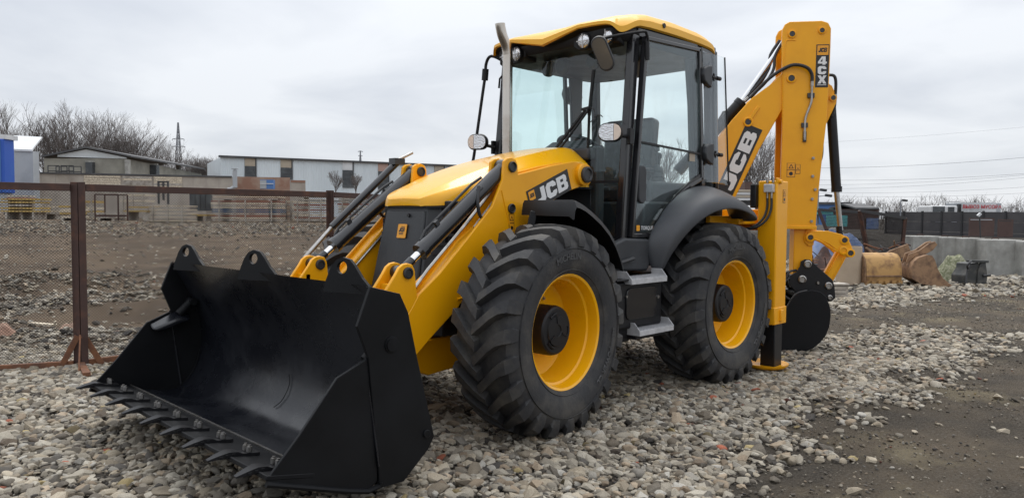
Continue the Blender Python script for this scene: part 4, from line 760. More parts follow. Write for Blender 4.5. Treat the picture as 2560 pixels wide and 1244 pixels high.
# seat, console, steering wheel, levers
p = MB(); p.box((-1.84, 0.10, 1.62), (0.50, 0.52, 0.14)); ST = p.build('seat', 'seat', CAB, 0.04, seg=3)
p = MB(); p.box((-2.08, 0.10, 1.99), (0.14, 0.54, 0.66), Matrix.Rotation(-0.12, 3, 'Y')); p.build('seat_back', 'seat', ST, 0.04, seg=3)
p = MB(); p.box((-1.86, 0.10, 1.48), (0.36, 0.36, 0.18)); p.build('seat_base', 'cab_trim', ST, 0.02)
for s in (1, -1):
    p = MB(); p.box((-1.84, 0.10 + 0.31 * s, 1.83), (0.34, 0.07, 0.05)); p.build('arm_rest', 'seat', ST, 0.015)
p = MB(); p.cyl((-1.34, 0, 1.50), (-1.46, 0, 1.98), 0.05); p.box((-1.30, 0, 1.98), (0.16, 0.40, 0.14), Matrix.Rotation(0.5, 3, 'Y')); CN = p.build('steering_column', 'cab_trim', CAB, 0.015)
sa = V(-0.42, 0, 0.91).normalized(); sc_ = V(-1.48, 0, 2.03); sx = sa.orthogonal().normalized(); sy = sa.cross(sx)
p = MB(); p.tube([sc_ + (sx * math.cos(a) + sy * math.sin(a)) * 0.20 for a in np.linspace(0, 2 * math.pi, 33)], 0.016, 8)
for a in (0.5, 2.6, 4.7): p.beam(sc_ - sa * 0.01, sc_ + (sx * math.cos(a) + sy * math.sin(a)) * 0.20, 0.03, 0.012, sa)
p.cyl(sc_ - sa * 0.03, sc_ + sa * 0.02, 0.05); p.build('steering_wheel', 'cab_trim', CAB)
p = MB(); q = sc_ + (sx * math.cos(1.9) + sy * math.sin(1.9)) * 0.19; p.cyl(q, q + sa * 0.05, 0.012); p.lathe([(0, 0.10), (0.02, 0.095), (0.03, 0.07), (0.02, 0.045), (0, 0.04)], q, sa, 14); p.build('steering_knob', 'cab_trim', CAB)
for x_, y_, h_ in ((-2.02, 0.44, 0.34), (-1.76, 0.44, 0.26), (-2.3, -0.3, 0.30), (-2.3, 0.28, 0.30)):
    p = MB(); p.lathe([(0.075, 0), (0.055, 0.05), (0.060, 0.06), (0.042, 0.10), (0.046, 0.11), (0.028, 0.16), (0.012, 0.17), (0.010, h_ - 0.06), (0.024, h_ - 0.05), (0.026, h_ - 0.02), (0.014, h_), (0, h_)], (x_, y_, 1.72), Z, 16); p.build('control_lever', 'cab_trim', CAB)
p = MB(); p.box((-2.05, 0.46, 1.62), (0.62, 0.22, 0.22)); p.box((-2.0, -0.50, 1.62), (0.7, 0.22, 0.24)); p.build('side_console', 'cab_trim', CAB, 0.03)
p = MB(); p.box((-1.90, 0, 2.875), (1.22, 1.36, 0.05)); p.build('cab_headliner', 'cab_liner', CAB, 0.02)
p = MB(); p.prism([(0, 0), (0.30, 0.0), (0.34, 0.30), (0.05, 0.34)], (-1.22, -0.25, 1.725), V(0, 1, 0), V(-1, 0, 0.05), (0, 0, 0.002)); p.build('paper_sheet', 'white_print', CAB)
for s, t_ in ((1, 'door'),):
    p = MB(); p.prism(rbox((0, 0), (0.045, 0.045), 0.006, 2), (-1.265, 0.7775, 1.335), -X, Z, Y * 0.0012); p.build('door_mark', 'orange_print', CAB)
    text('door_lettering', 'TORQUE', (-1.305, 0.779, 1.321), -X, Z, 0.042, 'white_print', CAB, 0.012); text('door_lettering', 'LOCK', (-1.468, 0.779, 1.321), -X, Z, 0.042, 'orange_print', CAB, 0.0)
    p = MB(); p.prism([(0, 0), (0.09, 0), (0.09, 0.085), (0, 0.085)], (-2.02, 0.772, 1.905), -X, Z, Y * 0.001); p.build('door_sticker', 'panel_beige', CAB)
# roof: yellow shell with brows over the work lamps
def roof_ring(inset, zf, ze):
    P = []; n = 96
    for i in range(n):
        a = 2 * math.pi * i / n; c_, s_ = math.cos(a), math.sin(a); e_ = 0.26
        ux = math.copysign(abs(c_) ** e_, c_); uy = math.copysign(abs(s_) ** e_, s_)
        x = -1.82 + ux * (0.80 - inset); y = uy * (0.755 - inset)
        P.append(V(x, y, 0))
    return P
def brow(y): return math.exp(-((abs(y) - 0.48) / 0.205) ** 10)
rings = []
for inset, k in ((0.018, 0), (0.0, 1), (0.002, 2), (0.040, 3), (0.085, 4), (0.20, 5), (0.42, 6), (0.60, 7)):
    R_ = []
    for q in roof_ring(inset, 0, 0):
        f = float(ss(-1.30, -1.06, q.x)); r_ = float(ss(-2.40, -2.62, q.x)); arch = 0.06 * float(ss(-1.1, -1.6, q.x)) * (1 - float(ss(-2.0, -2.65, q.x)))
        bz = 2.882 + f * (-0.085 + 0.085 * brow(q.y)) + 0.030 * (1 - r_) - 0.02 * r_ + arch * 0.3
        top = 3.015 + arch - f * (0.060 - 0.022 * brow(q.y)) - 0.05 * r_
        t_ = (0, 0.08, 0.45, 0.80, 0.95, 1.08, 1.15, 1.17)[k]
        z = bz + (top - bz) * t_
        x = q.x + (0.05 * f * (1 - (q.y / 0.8) ** 2) if k < 5 else 0)
        R_.append(V(x, q.y, z))
    rings.append(R_)
p = MB(); p.loft(rings, True, False); p.add(rings[-1], [tuple(range(len(rings[-1])))]); RF = p.build('cab_roof', 'roof_yellow', T, smooth=30)
ctr_ = V(-1.82, 0, 2.90); r0_ = [q + V(0, 0, 0.004) for q in rings[0]]; r1_ = [V(q.x + (ctr_.x - q.x) * 0.08, q.y * 0.92, 2.875) for q in rings[0]]
p = MB(); p.loft([r0_, r1_], True, False); p.add(r1_, [tuple(range(len(r1_)))]); p.build('roof_soffit', 'black', RF)
p = MB(); p.loft([[V(q.x, q.y, z) for q in roof_ring(i_, 0, 0)] for i_, z in ((0.05, 2.80), (0.03, 2.84), (0.03, 2.91))]); p.build('roof_underside', 'black', RF, 0.005)
p = MB(); p.cyl((-1.62, 0.745, 2.985), (-1.62, 0.762, 2.985), 0.020, n=12); p.build('roof_plug', 'black', RF)
lampm = MB().lathe([(0.060, -0.05), (0.066, 0.0), (0.066, 0.012), (0.056, 0.014)], (0, 0, 0), X, 28).mesh('work_lamp', 40)
lensm = MB().lathe([(0.056, 0.010), (0.040, 0.020), (0.018, 0.024), (0.0, 0.024)], (0, 0, 0), X, 28).mesh('lens', 60)
barm = MB().box((0.024, 0, 0), (0.006, 0.11, 0.008)).box((0.024, 0, 0), (0.006, 0.008, 0.11)).mesh('lens_rib', 0)
for y in (0.38, 0.575, -0.36, -0.535):
    xx = -1.045 - (abs(y) - 0.36) * 0.22
    l_ = ob('work_lamp', lampm, 'black', T); l_.location = (xx, y, 2.822 + 0.012 * (abs(y) > 0.5)); l_.rotation_euler = (0, 0.06, 0.12 if y > 0 else -0.12)
    k_ = ob('lens', lensm, 'lens', l_); ob('lens_rib', barm, 'galvanised', l_)
p = MB()
for s in (1, -1): p.loft([[V(-1.055 - (abs(y) - 0.3) * 0.22, y * s, 2.755 if 0.31 < y < 0.62 else 2.79), V(-1.055 - (abs(y) - 0.3) * 0.22, y * s, 2.875), V(-1.20, y * s, 2.90), V(-1.20, y * s, 2.76)] for y in (0.27, 0.32, 0.47, 0.62, 0.67)])
p.build('lamp_housing', 'black', RF, 0.01)
for y in (0.20, -0.24, -0.10, 0.58):          # round speaker and fan pods hanging inside the windscreen
    p = MB(); p.lathe([(0, 0.03), (0.05, 0.03), (0.072, 0.01), (0.072, -0.02), (0.04, -0.04), (0, -0.04)], (-1.36, y * 1.15, 2.735), X, 24); p.build('interior_pod', 'cab_trim', CAB)
# wing lamps on brackets at the front pillars
for s in (1, -1):
    P_ = rbox((0, 0), (0.185, 0.140), 0.062, 5); c_ = V(-0.945, 0.735 * s, 2.065) if s > 0 else V(-0.99, -0.80, 2.09)
    fx = V(0.90, 0.43, 0).normalized(); fy = V(-fx.y, fx.x, 0)
    p = MB(); p.loft([[c_ + fx * d_ + fy * a * k_ + Z * b * k_ for a, b in P_] for d_, k_ in ((0.02, 0.96), (0.0, 1.04), (-0.05, 0.95), (-0.085, 0.55))]); wl = p.build('wing_lamp', 'black', T, smooth=45)
    lu = fy * s; lo_ = rbox((0, 0), (0.170, 0.124), 0.056, 5)
    p = MB(); p.prism([(min(a, 0.028), b) for a, b in lo_], c_ + fx * 0.0205, lu, Z, fx * 0.006); p.build('lamp_lens', 'lens', wl, smooth=0)
    p = MB(); p.prism([(max(a, 0.031), b) for a, b in lo_], c_ + fx * 0.0205, lu, Z, fx * 0.006); p.build('indicator_lens', 'lens_amber', wl, smooth=0)
    p = MB(); p.tube([c_ - fx * 0.06, c_ - fx * 0.10 - Z * 0.01, V(-1.16, 0.75 * s, 2.05)], 0.016, 8); p.box((-1.165, 0.765 * s, 2.05), (0.05, 0.03, 0.12)); p.build('lamp_bracket', 'black', wl)
# mirrors and their tubes
c_ = V(-0.93, 0.665, 2.665); mx_ = V(0.86, 0.40, -0.25).normalized(); ml_ = V(0.10, -0.33, 0.95); ml_ = (ml_ - mx_ * ml_.dot(mx_)).normalized(); mw = ml_.cross(mx_)
p = MB(); p.loft([[c_ + mx_ * d_ + mw * a * k_ + ml_ * b * k_ for a, b in rbox((0, 0), (0.125, 0.27), 0.06, 5)] for d_, k_ in ((0.014, 0.97), (0.0, 1.02), (-0.03, 0.95), (-0.055, 0.6))]); mr = p.build('mirror', 'plastic', T, smooth=45)
p = MB(); p.prism(rbox((0, 0), (0.105, 0.245), 0.05, 5), c_ + mx_ * 0.0145, mw, ml_, mx_ * 0.003); p.build('mirror_glass', 'mirror_glass', mr)
p = MB(); p.tube([c_ - mx_ * 0.05, c_ - mx_ * 0.07 + Z * 0.10, V(-1.00, 0.70, 2.80), V(-1.25, 0.80, 2.865), V(-1.30, 0.805, 2.855), V(-1.33, 0.80, 2.80), V(-1.335, 0.795, 2.66)], 0.011, 8, 4); p.cyl((-1.325, 0.795, 2.80), (-1.33, 0.795, 2.66), 0.020); p.build('mirror_arm', 'black', mr)
p = MB(); p.tube([V(-1.15, -0.60, 2.80), V(-1.10, -0.70, 2.86), V(-1.09, -0.76, 2.86), V(-1.09, -0.80, 2.80), V(-1.09, -0.81, 2.70), V(-1.08, -0.84, 2.5), V(-1.07, -0.93, 2.0), V(-1.07, -0.945, 1.90), V(-1.12, -0.92, 1.75)], 0.014, 8, 4); p.cyl((-1.09, -0.805, 2.76), (-1.09, -0.815, 2.66), 0.030); p.tube([V(-1.16, -0.62, 2.72), V(-1.13, -0.66, 2.66), V(-1.14, -0.68, 2.58)], 0.010, 6); p.build('handrail', 'black', T)
# wiper: two parallel arms and a long blade
p = MB(); p.beam((-1.02, 0.10, 1.965), (-1.03, 0.42, 2.27), 0.016, 0.02, X); p.beam((-1.00, 0.16, 1.955), (-1.02, 0.455, 2.265), 0.014, 0.016, X); wp = p.build('wiper_arm', 'black', T)
p = MB(); p.beam((-1.03, 0.50, 2.58), (-1.06, 0.435, 2.23), 0.020, 0.022, X); p.beam((-1.06, 0.435, 2.23), (-1.10, 0.395, 1.93), 0.016, 0.016, X); p.beam((-1.02, 0.39, 2.275), (-1.02, 0.47, 2.285), 0.02, 0.02, X); p.build('wiper_blade', 'black', wp)
p = MB(); p.tube([V(-1.03, 0.45, 2.29), V(-1.01, 0.52, 2.27), V(-1.01, 0.53, 2.20), V(-1.02, 0.48, 2.17), V(-1.02, 0.56, 2.22), V(-1.02, 0.60, 2.20)], 0.004, 5, 4); p.build('washer_hose', 'hose', wp)
# exhaust stack
p = MB(); p.tube([V(-0.92, -0.35, 1.90), V(-0.92, -0.35, 2.70), V(-0.92, -0.35, 2.80), V(-0.905, -0.352, 2.87), V(-0.865, -0.36, 2.95), V(-0.845, -0.365, 3.02), V(-0.84, -0.366, 3.05)], 0.043, 24, 4); p.build('exhaust_stack', 'exhaust', T)
# ---- rear frame and stabiliser legs
p = MB(); p.box((-2.90, 0, 1.385), (0.62, 1.9, 0.05)); p.box((-3.12, 0, 0.62), (0.10, 2.0, 0.26)); p.box((-3.12, 0, 1.40), (0.10, 2.0, 0.20)); p.box((-2.75, 0.80, 1.40), (0.9, 0.05, 0.07)); p.box((-2.75, -0.80, 1.40), (0.9, 0.05, 0.07)); RFm = p.build('rear_frame', 'yellow', T, 0.008)
for s in (1, -1):
    p = MB(); p.box((-2.99, 1.075 * s, 1.125), (0.23, 0.185, 1.27)); lg = p.build('stabiliser_leg', 'yellow', T, 0.012)
    p = MB(); p.box((-2.99, 1.075 * s, 0.52), (0.245, 0.20, 0.16)); p.box((-2.99, 1.18 * s, 0.52), (0.05, 0.03, 0.11)); p.build('leg_collar', 'yellow', lg, 0.008)
    p = MB(); p.box((-3.00, 1.085 * s, 0.26), (0.155, 0.14, 0.46)); p.build('inner_leg', 'black', lg, 0.008)
    p = MB(); p.lathe([(0, 0.020), (0.17, 0.020), (0.20, 0.045), (0.205, 0.06), (0.19, 0.055), (0.16, 0.034), (0, 0.034)], (-2.95, 1.06 * s, 0.012), Z, 32); p.build('foot_pad', 'yellow', lg)
    p = MB(); p.box((-2.86, 1.10 * s, 1.69), (0.05, 0.09, 0.075)); p.build('valve_block', 'galvanised', lg, 0.006)
    p = MB(); p.cyl((-2.865, 1.08 * s, 1.66), (-2.865, 1.08 * s, 1.60), 0.010); p.cyl((-2.865, 1.12 * s, 1.66), (-2.865, 1.12 * s, 1.60), 0.010); p.cyl((-2.87, 1.075 * s, 1.74), (-2.87, 1.075 * s, 1.79), 0.012); p.cyl((-2.87, 1.13 * s, 1.74), (-2.87, 1.13 * s, 1.79), 0.012); p.build('hose_fitting', 'steel', lg)
    p = MB()
    for yy in (1.08, 1.12): p.tube([(-2.865, yy * s, 1.60), (-2.86, yy * s, 1.50), (-2.83, (yy - 0.03) * s, 1.40), (-2.80, (yy - 0.12) * s, 1.33), (-2.80, (yy - 0.3) * s, 1.30)], 0.011, 8, 4)
    p.build('leg_hose', 'hose', lg)
    p = MB(); p.box((-2.86, 0.955 * s, 1.62), (0.06, 0.06, 0.22)); p.build('tail_lamp', 'black', lg, 0.01)
    p = MB(); p.box((-2.90, 1.16 * s, 1.76), (0.05, 0.02, 0.05)); p.cyl((-2.92, 1.165 * s, 1.75), (-2.92, 1.19 * s, 1.75), 0.020); p.build('leg_bolt', 'yellow', lg, 0.006)
warn((-3.02, 1.1685, 1.62), -X, Z, Y, 0.055, 0.12, T)
# ---- backhoe: slewed to the machine's left, kingpost slid to the right
EB = V(-0.603, 0.798, 0); NB = V(0.798, 0.603, 0); KB = V(-3.15, -0.78, 0)
def bh(t, z, off=0.0): return KB + EB * t + NB * off + Z * z
def bz(mb, poly, o0, o1): return mb.prism(poly, KB + NB * o0, EB, Z, NB * (o1 - o0))
p = MB(); p.cyl(bh(0.0, 0.55), bh(0.0, 1.30), 0.10, n=24); bz(p, [(-0.05, 0.60), (0.32, 0.70), (0.36, 1.05), (0.20, 1.25), (-0.05, 1.28)], -0.13, 0.13); KP = p.build('kingpost', 'yellow', T, 0.01)
boom = [(0.28, 0.80), (0.42, 0.78), (0.85, 1.25), (1.03, 1.46), (1.228, 1.648), (1.348, 1.905), (1.467, 2.161), (1.684, 2.562), (1.80, 2.78), (1.84, 2.88), (1.80, 2.97), (1.70, 2.98), (1.595, 2.858), (1.372, 2.692), (1.17, 2.461), (1.007, 2.227), (0.75, 1.80), (0.45, 1.25), (0.26, 0.95)]
p = MB(); bz(p, boom, 0.10, 0.15); bz(p, boom, -0.15, -0.10); BM = p.build('boom', 'yellow', T, 0.008)
p = MB(); inner = [(0.30, 0.84), (0.41, 0.82), (0.84, 1.29), (1.21, 1.68), (1.45, 2.17), (1.66, 2.56), (1.60, 2.80), (1.38, 2.66), (1.18, 2.44), (1.02, 2.21), (0.76, 1.78)]; bz(p, inner, -0.10, 0.10); p.build('boom_box', 'yellow', BM)
p = MB(); q = bh(1.336, 2.438, 0.15); p.lathe([(0.052, 0), (0.052, 0.016), (0.036, 0.020), (0.032, 0.006), (0, 0.006)], q, NB, 24); p.beam(bh(1.35, 2.46, 0.154), bh(1.44, 2.60, 0.154), 0.035, 0.02, NB); p.build('boom_boss', 'yellow', BM, 0.004)
p = MB(); p.cyl(bh(1.336, 2.438, 0.15), bh(1.336, 2.438, 0.162), 0.030, n=16); p.build('boom_pin', 'dark_steel', BM)
# decal up the boom
b0, b1 = V(1.197, 1.668, 0), V(1.487, 2.350, 0); ud = (b1 - b0); vd = V(-ud.y, ud.x, 0).normalized() * 0.185
f3 = lambda q: EB * q.x + Z * q.y
o_ = KB + NB * 0.1512 + f3(b0); p = MB(); p.prism([(-0.08, 0), (1, 0), (1, 1), (-0.08, 1)], o_, f3(ud), f3(vd), NB * 0.002); dc = p.build('decal', 'black_print', BM)
p = MB(); glyphs(p, 'JCB', o_ + NB * 0.003 + f3(ud) * 0.03 + f3(vd) * 0.13, f3(ud) * 0.31, f3(vd) * 0.74, NB * 0.0012, 0.09); p.build('lettering', 'white_print', dc, smooth=0)
dip = [(1.662, 3.32), (1.665, 3.40), (1.690, 3.455), (1.735, 3.480), (2.06, 3.482), (2.125, 3.460), (2.155, 3.40), (2.155, 3.20), (2.150, 2.905), (2.136, 2.45), (2.099, 2.03), (2.072, 1.69), (2.054, 1.335), (2.036, 1.305), (1.690, 1.305), (1.678, 1.34), (1.682, 1.82), (1.686, 2.33), (1.674, 2.87)]
p = MB(); bz(p, dip, 0.130, 0.170); DP = p.build('dipper', 'yellow', T, 0.008)
p = MB(); bz(p, dip, -0.170, -0.130); p.build('far_plate', 'yellow', DP, 0.008)
p = MB(); bz(p, [(1.72, 1.32), (2.03, 1.32), (2.07, 1.75), (2.125, 2.45), (2.135, 2.62), (1.86, 2.62), (1.76, 2.45), (1.74, 1.8)], -0.13, 0.13); bz(p, [(1.90, 3.0), (2.13, 3.0), (2.13, 3.40), (2.05, 3.46), (1.90, 3.46)], -0.13, 0.13); p.build('dipper_box', 'yellow', DP)
p = MB(); bz(p, [(1.70, 1.30), (2.06, 1.30), (2.06, 1.335), (1.70, 1.335)], 0.170, 0.182); p.build('dipper_flange', 'yellow', DP, 0.004)
for t_, z_, r_ in ((1.762, 3.350, 0.042), (1.765, 2.889, 0.048), (2.062, 3.380, 0.036)):
    p = MB(); p.lathe([(r_, 0), (r_, 0.014), (r_ * 0.7, 0.017), (r_ * 0.66, 0.004), (0, 0.004)], bh(t_, z_, 0.17), NB, 24); q = p.build('dipper_boss', 'yellow', DP); p = MB(); p.cyl(bh(t_, z_, 0.172), bh(t_, z_, 0.183), r_ * 0.65, n=18); p.build('boss_pin', 'dark_steel', q)
for t_, z_ in ((1.955, 2.05), (1.955, 1.86), (1.955, 1.62), (1.955, 1.385), (1.985, 1.72)): p = MB(); p.cyl(bh(t_ + 0.05, z_, 0.17), bh(t_ + 0.05, z_, 0.188), 0.016, n=6); p.cyl(bh(t_ + 0.05, z_, 0.17), bh(t_ + 0.05, z_, 0.20), 0.008, n=8); p.build('wear_pad_bolt', 'steel', DP)
p = MB(); p.tube([bh(1.69, 1.40, 0.172), bh(1.69, 2.3, 0.172), bh(1.685, 2.87, 0.172), bh(1.70, 3.24, 0.172), bh(1.72, 3.285, 0.172), bh(1.80, 3.285, 0.172)], 0.005, 6, 3); p.build('weld_rib', 'yellow', DP)
# 4CX plate
p = MB(); p.prism([(2.008, 2.79), (2.138, 2.79), (2.142, 3.235), (2.012, 3.235)], KB + NB * 0.1706, EB, Z, NB * 0.002); pl = p.build('decal', 'black_print', DP)
p = MB(); p.prism([(2.020, 3.125), (2.132, 3.125), (2.133, 3.225), (2.021, 3.225)], KB + NB * 0.173, EB, Z, NB * 0.001); p.build('decal_square', 'orange_print', pl)
p = MB(); glyphs(p, 'JCB', bh(2.032, 3.155, 0.1742), EB * 0.030, (Z + EB * 0.15) * 0.045, NB * 0.001, 0.05); p.build('square_mark', 'black_print', pl, smooth=0)
p = MB()
for ch, z_ in (('4', 3.025), ('C', 2.925), ('X', 2.828)): glyphs(p, ch, bh(2.030, z_, 0.173), EB * 0.090, Z * 0.085, NB * 0.001)
p.prism([(0, 0), (0.09, 0), (0.09, 0.006), (0, 0.006)], bh(2.028, 2.812, 0.173), EB, Z, NB * 0.001); p.build('lettering', 'white_print', pl, smooth=0)
warn(bh(1.785, 1.925, 0.1705), EB, Z, NB, 0.085, 0.15, DP); warn(bh(1.855, 1.935, 0.1705), EB, Z, NB, 0.05, 0.10, DP, 1)
# hoses over the boom head, steel pipe down the dipper
p = MB()
p.tube([bh(1.36, 2.70, 0.10), bh(1.55, 2.90, 0.16), bh(1.72, 3.005, 0.20), bh(1.82, 3.02, 0.21), bh(1.92, 2.985, 0.21), bh(1.965, 2.92, 0.20), bh(1.97, 2.85, 0.195)], 0.018, 10, 4)
p.tube([bh(1.30, 2.66, 0.06), bh(1.50, 2.84, 0.09), bh(1.60, 3.0, 0.08), bh(1.62, 3.15, 0.05), bh(1.70, 3.30, 0.02)], 0.016, 8, 4); p.tube([bh(1.28, 2.64, 0.02), bh(1.46, 2.86, 0.03), bh(1.57, 3.03, 0.0), bh(1.58, 3.17, 0.0), bh(1.68, 3.33, -0.03)], 0.016, 8, 4); p.tube([bh(1.33, 2.68, -0.02), bh(1.52, 2.92, -0.05), bh(1.60, 3.10, -0.05), bh(1.69, 3.28, -0.08)], 0.015, 8, 4)
p.tube([bh(2.15, 2.93, 0.10), bh(2.21, 2.92, 0.11), bh(2.235, 2.86, 0.10), bh(2.24, 2.72, 0.08), bh(2.24, 2.60, 0.06), bh(2.22, 2.50, 0.05)], 0.016, 8, 4); p.tube([bh(2.13, 2.88, 0.02), bh(2.20, 2.80, 0.05), bh(2.225, 2.66, 0.05)], 0.015, 8, 4); p.tube([bh(2.12, 2.25, 0.10), bh(2.12, 2.1, 0.10), bh(2.10, 2.02, 0.11), bh(2.08, 2.02, 0.11)], 0.010, 8, 4)
HS = p.build('boom_hose', 'hose', T)
p = MB(); p.tube([bh(1.97, 2.86, 0.195), bh(1.97, 2.70, 0.19), bh(1.965, 2.62, 0.188), bh(1.915, 2.47, 0.188), bh(1.91, 2.33, 0.188), bh(1.912, 2.24, 0.186)], 0.0125, 8, 4); p.cyl(bh(1.97, 2.85, 0.195), bh(1.97, 2.80, 0.194), 0.019, n=8); p.cyl(bh(1.37, 2.71, 0.10), bh(1.42, 2.765, 0.115), 0.020, n=8); p.cyl(bh(1.31, 2.67, 0.06), bh(1.35, 2.71, 0.066), 0.019, n=8); p.cyl(bh(2.235, 2.73, 0.08), bh(2.24, 2.68, 0.075), 0.021, n=8); p.build('hydraulic_pipe', 'steel', HS)
p = MB(); bz(p, [(1.93, 2.68), (2.0, 2.68), (2.0, 2.73), (1.93, 2.73)], 0.171, 0.197); bz(p, [(1.875, 2.37), (1.94, 2.37), (1.94, 2.42), (1.875, 2.42)], 0.171, 0.195); bz(p, [(1.895, 2.22), (1.93, 2.22), (1.93, 2.33), (1.895, 2.33)], 0.171, 0.190); p.build('pipe_clamp', 'dark_steel', HS, 0.003)
# dipper ram above the boom
a, b, c = bh(0.62, 1.92), bh(1.285, 2.67), bh(1.745, 3.35)
p = MB(); p.cyl(a, b, 0.062, n=24); p.cyl(b - (b - a).normalized() * 0.04, b + (b - a).normalized() * 0.01, 0.068, n=24); dr = p.build('dipper_ram', 'black', T)
p = MB(); p.cyl(b, c, 0.030, n=16); p.build('piston_rod', 'chrome', dr)
p = MB(); p.tube([bh(1.0, 2.40, 0.05), bh(1.07, 2.52, 0.05), bh(1.09, 2.56, 0.05), bh(1.13, 2.57, 0.05)], 0.011, 8); p.build('ram_pipe', 'hose', dr)
# bucket ram down the back of the dipper
p = MB(); bz(p, [(2.13, 2.86), (2.20, 2.82), (2.255, 2.70), (2.25, 2.64), (2.13, 2.36)], 0.06, 0.09); bz(p, [(2.13, 2.86), (2.20, 2.82), (2.255, 2.70), (2.25, 2.64), (2.13, 2.36)], -0.09, -0.06); rb = p.build('ram_bracket', 'yellow', DP, 0.004)
p = MB(); p.cyl(bh(2.212, 2.69, 0.09), bh(2.212, 2.69, 0.112), 0.036, n=18); p.build('bracket_boss', 'yellow', DP); p = MB(); p.cyl(bh(2.212, 2.69, 0.11), bh(2.212, 2.69, 0.118), 0.024, n=16); p.build('bracket_pin', 'dark_steel', DP)
a, b, c = bh(2.215, 2.68), bh(2.302, 1.70), bh(2.352, 1.19)
p = MB(); p.cyl(a, b, 0.050, n=24); p.cyl(b + Z * 0.06, b, 0.055, n=24); br = p.build('bucket_ram', 'black', T)
p = MB(); p.cyl(b, c + Z * 0.10, 0.028, n=16); p.build('piston_rod', 'steel', br)
p = MB(); p.cyl(c + (b - c) * 0.28, c, 0.034, n=16); p.build('rod_end', 'black', br)
# inner dipper, tipping lever, link, hitch
p = MB(); bz(p, [(1.85, 0.80), (2.045, 0.80), (2.045, 1.31), (1.85, 1.31)], -0.10, 0.10); ID = p.build('inner_dipper', 'yellow', T, 0.008)
p = MB(); bz(p, [(2.02, 1.16), (2.075, 1.18), (2.075, 1.30), (2.02, 1.30)], 0.10, 0.115); bz(p, [(1.975, 1.30), (1.945, 1.22), (1.955, 1.16), (2.00, 1.12), (2.05, 1.13), (2.06, 1.30)], 0.10, 0.118); p.build('lever_bracket', 'yellow', ID, 0.004)
lev = [(1.965, 1.215), (1.985, 1.265), (2.03, 1.282), (2.187, 1.283), (2.32, 1.250), (2.385, 1.215), (2.430, 1.12), (2.445, 1.05), (2.430, 1.010), (2.385, 1.005), (2.33, 1.03), (2.29, 1.07), (2.20, 1.14), (2.10, 1.185), (2.02, 1.175), (1.98, 1.185)]
p = MB(); bz(p, lev, 0.120, 0.150); TLv = p.build('tipping_lever', 'yellow', T, 0.006); p = MB(); bz(p, lev, -0.150, -0.120); p.build('far_lever', 'yellow', TLv, 0.006)
p = MB(); p.tube([bh(2.04, 1.195, 0.151), bh(2.12, 1.17, 0.151), bh(2.22, 1.105, 0.151), bh(2.30, 1.06, 0.151)], 0.007, 6, 3); p.build('lever_rib', 'yellow', TLv)
for t_, z_ in ((2.005, 1.213), (2.352, 1.187), (2.345, 1.078), (2.416, 1.052)): p = MB(); p.lathe([(0.046, 0), (0.046, 0.012), (0.030, 0.015), (0.028, 0.003), (0, 0.003)], bh(t_, z_, 0.15), NB, 20); p.build('lever_boss', 'yellow', TLv)
for t_, z_ in ((2.005, 1.213), (2.352, 1.187), (2.416, 1.052)): p = MB(); p.cyl(bh(t_, z_, 0.152), bh(t_, z_, 0.160), 0.026, n=16); p.build('lever_pin', 'dark_steel', TLv)
p = MB(); p.beam(bh(2.375, 1.06), bh(2.205, 0.715), 0.12, 0.075, NB); p.beam(bh(2.368, 1.06, 0.03), bh(2.198, 0.715, 0.03), 0.07, 0.09, NB); p.build('tipping_rod', 'yellow', T, 0.012)
hit = [(1.905, 0.90), (1.915, 0.955), (1.955, 0.980), (2.005, 0.975), (2.045, 0.940), (2.24, 0.765), (2.262, 0.70), (2.270, 0.62), (2.275, 0.575), (2.235, 0.535), (2.20, 0.53), (2.12, 0.60), (1.98, 0.61), (1.86, 0.63), (1.79, 0.72), (1.80, 0.80), (1.87, 0.84)]
p = MB(); bz(p, hit, 0.135, 0.165); HT = p.build('quick_hitch', 'black', T, 0.006); p = MB(); bz(p, hit, -0.165, -0.135); p.build('far_hitch_plate', 'black', HT, 0.006)
p = MB(); bz(p, [(1.86, 0.66), (2.10, 0.63), (2.22, 0.62), (2.20, 0.74), (1.95, 0.86), (1.84, 0.80)], -0.135, 0.135); p.build('hitch_block', 'black', HT)
for t_, z_, r_ in ((1.979, 0.930, 0.040), (1.927, 0.766, 0.042), (2.196, 0.703, 0.038), (2.213, 0.579, 0.026), (2.090, 0.731, 0.018)): p = MB(); p.lathe([(r_, 0), (r_, 0.018), (r_ * 0.75, 0.024), (r_ * 0.6, 0.010), (0, 0.010)], bh(t_, z_, 0.165), NB, 20); p.build('hitch_pin', 'steel', HT)
# digging bucket: closed sides, curved back, opening towards the machine
bs = [(2.141, 0.600), (2.180, 0.50), (2.192, 0.40), (2.180, 0.28), (2.145, 0.185), (2.090, 0.110), (2.02, 0.050), (1.94, 0.015), (1.85, 0.004), (1.72, 0.010), (1.40, 0.030), (1.42, 0.055), (1.56, 0.17), (1.66, 0.30), (1.74, 0.46), (1.80, 0.575), (1.86, 0.635), (1.99, 0.665), (2.08, 0.650)]
p = MB(); bz(p, bs, 0.285, 0.305); DB = p.build('digging_bucket', 'bucket_black', T, 0.005); p = MB(); bz(p, bs, -0.305, -0.285); p.build('far_side', 'bucket_black', DB, 0.005)
sh_ = bs[:11]; p = MB(); p.loft([[bh(t_, z_, o1) for t_, z_ in sh_] + [bh(t_ - 0.015, z_ + 0.015, o1) for t_, z_ in sh_[::-1]] for o1 in (-0.285, 0.285)]); p.build('back_sheet', 'bucket_black', DB)
p = MB(); bz(p, [(1.84, 0.625), (1.99, 0.66), (2.13, 0.60), (2.13, 0.56), (1.86, 0.58)], -0.285, 0.285); p.build('top_plate', 'bucket_black', DB)
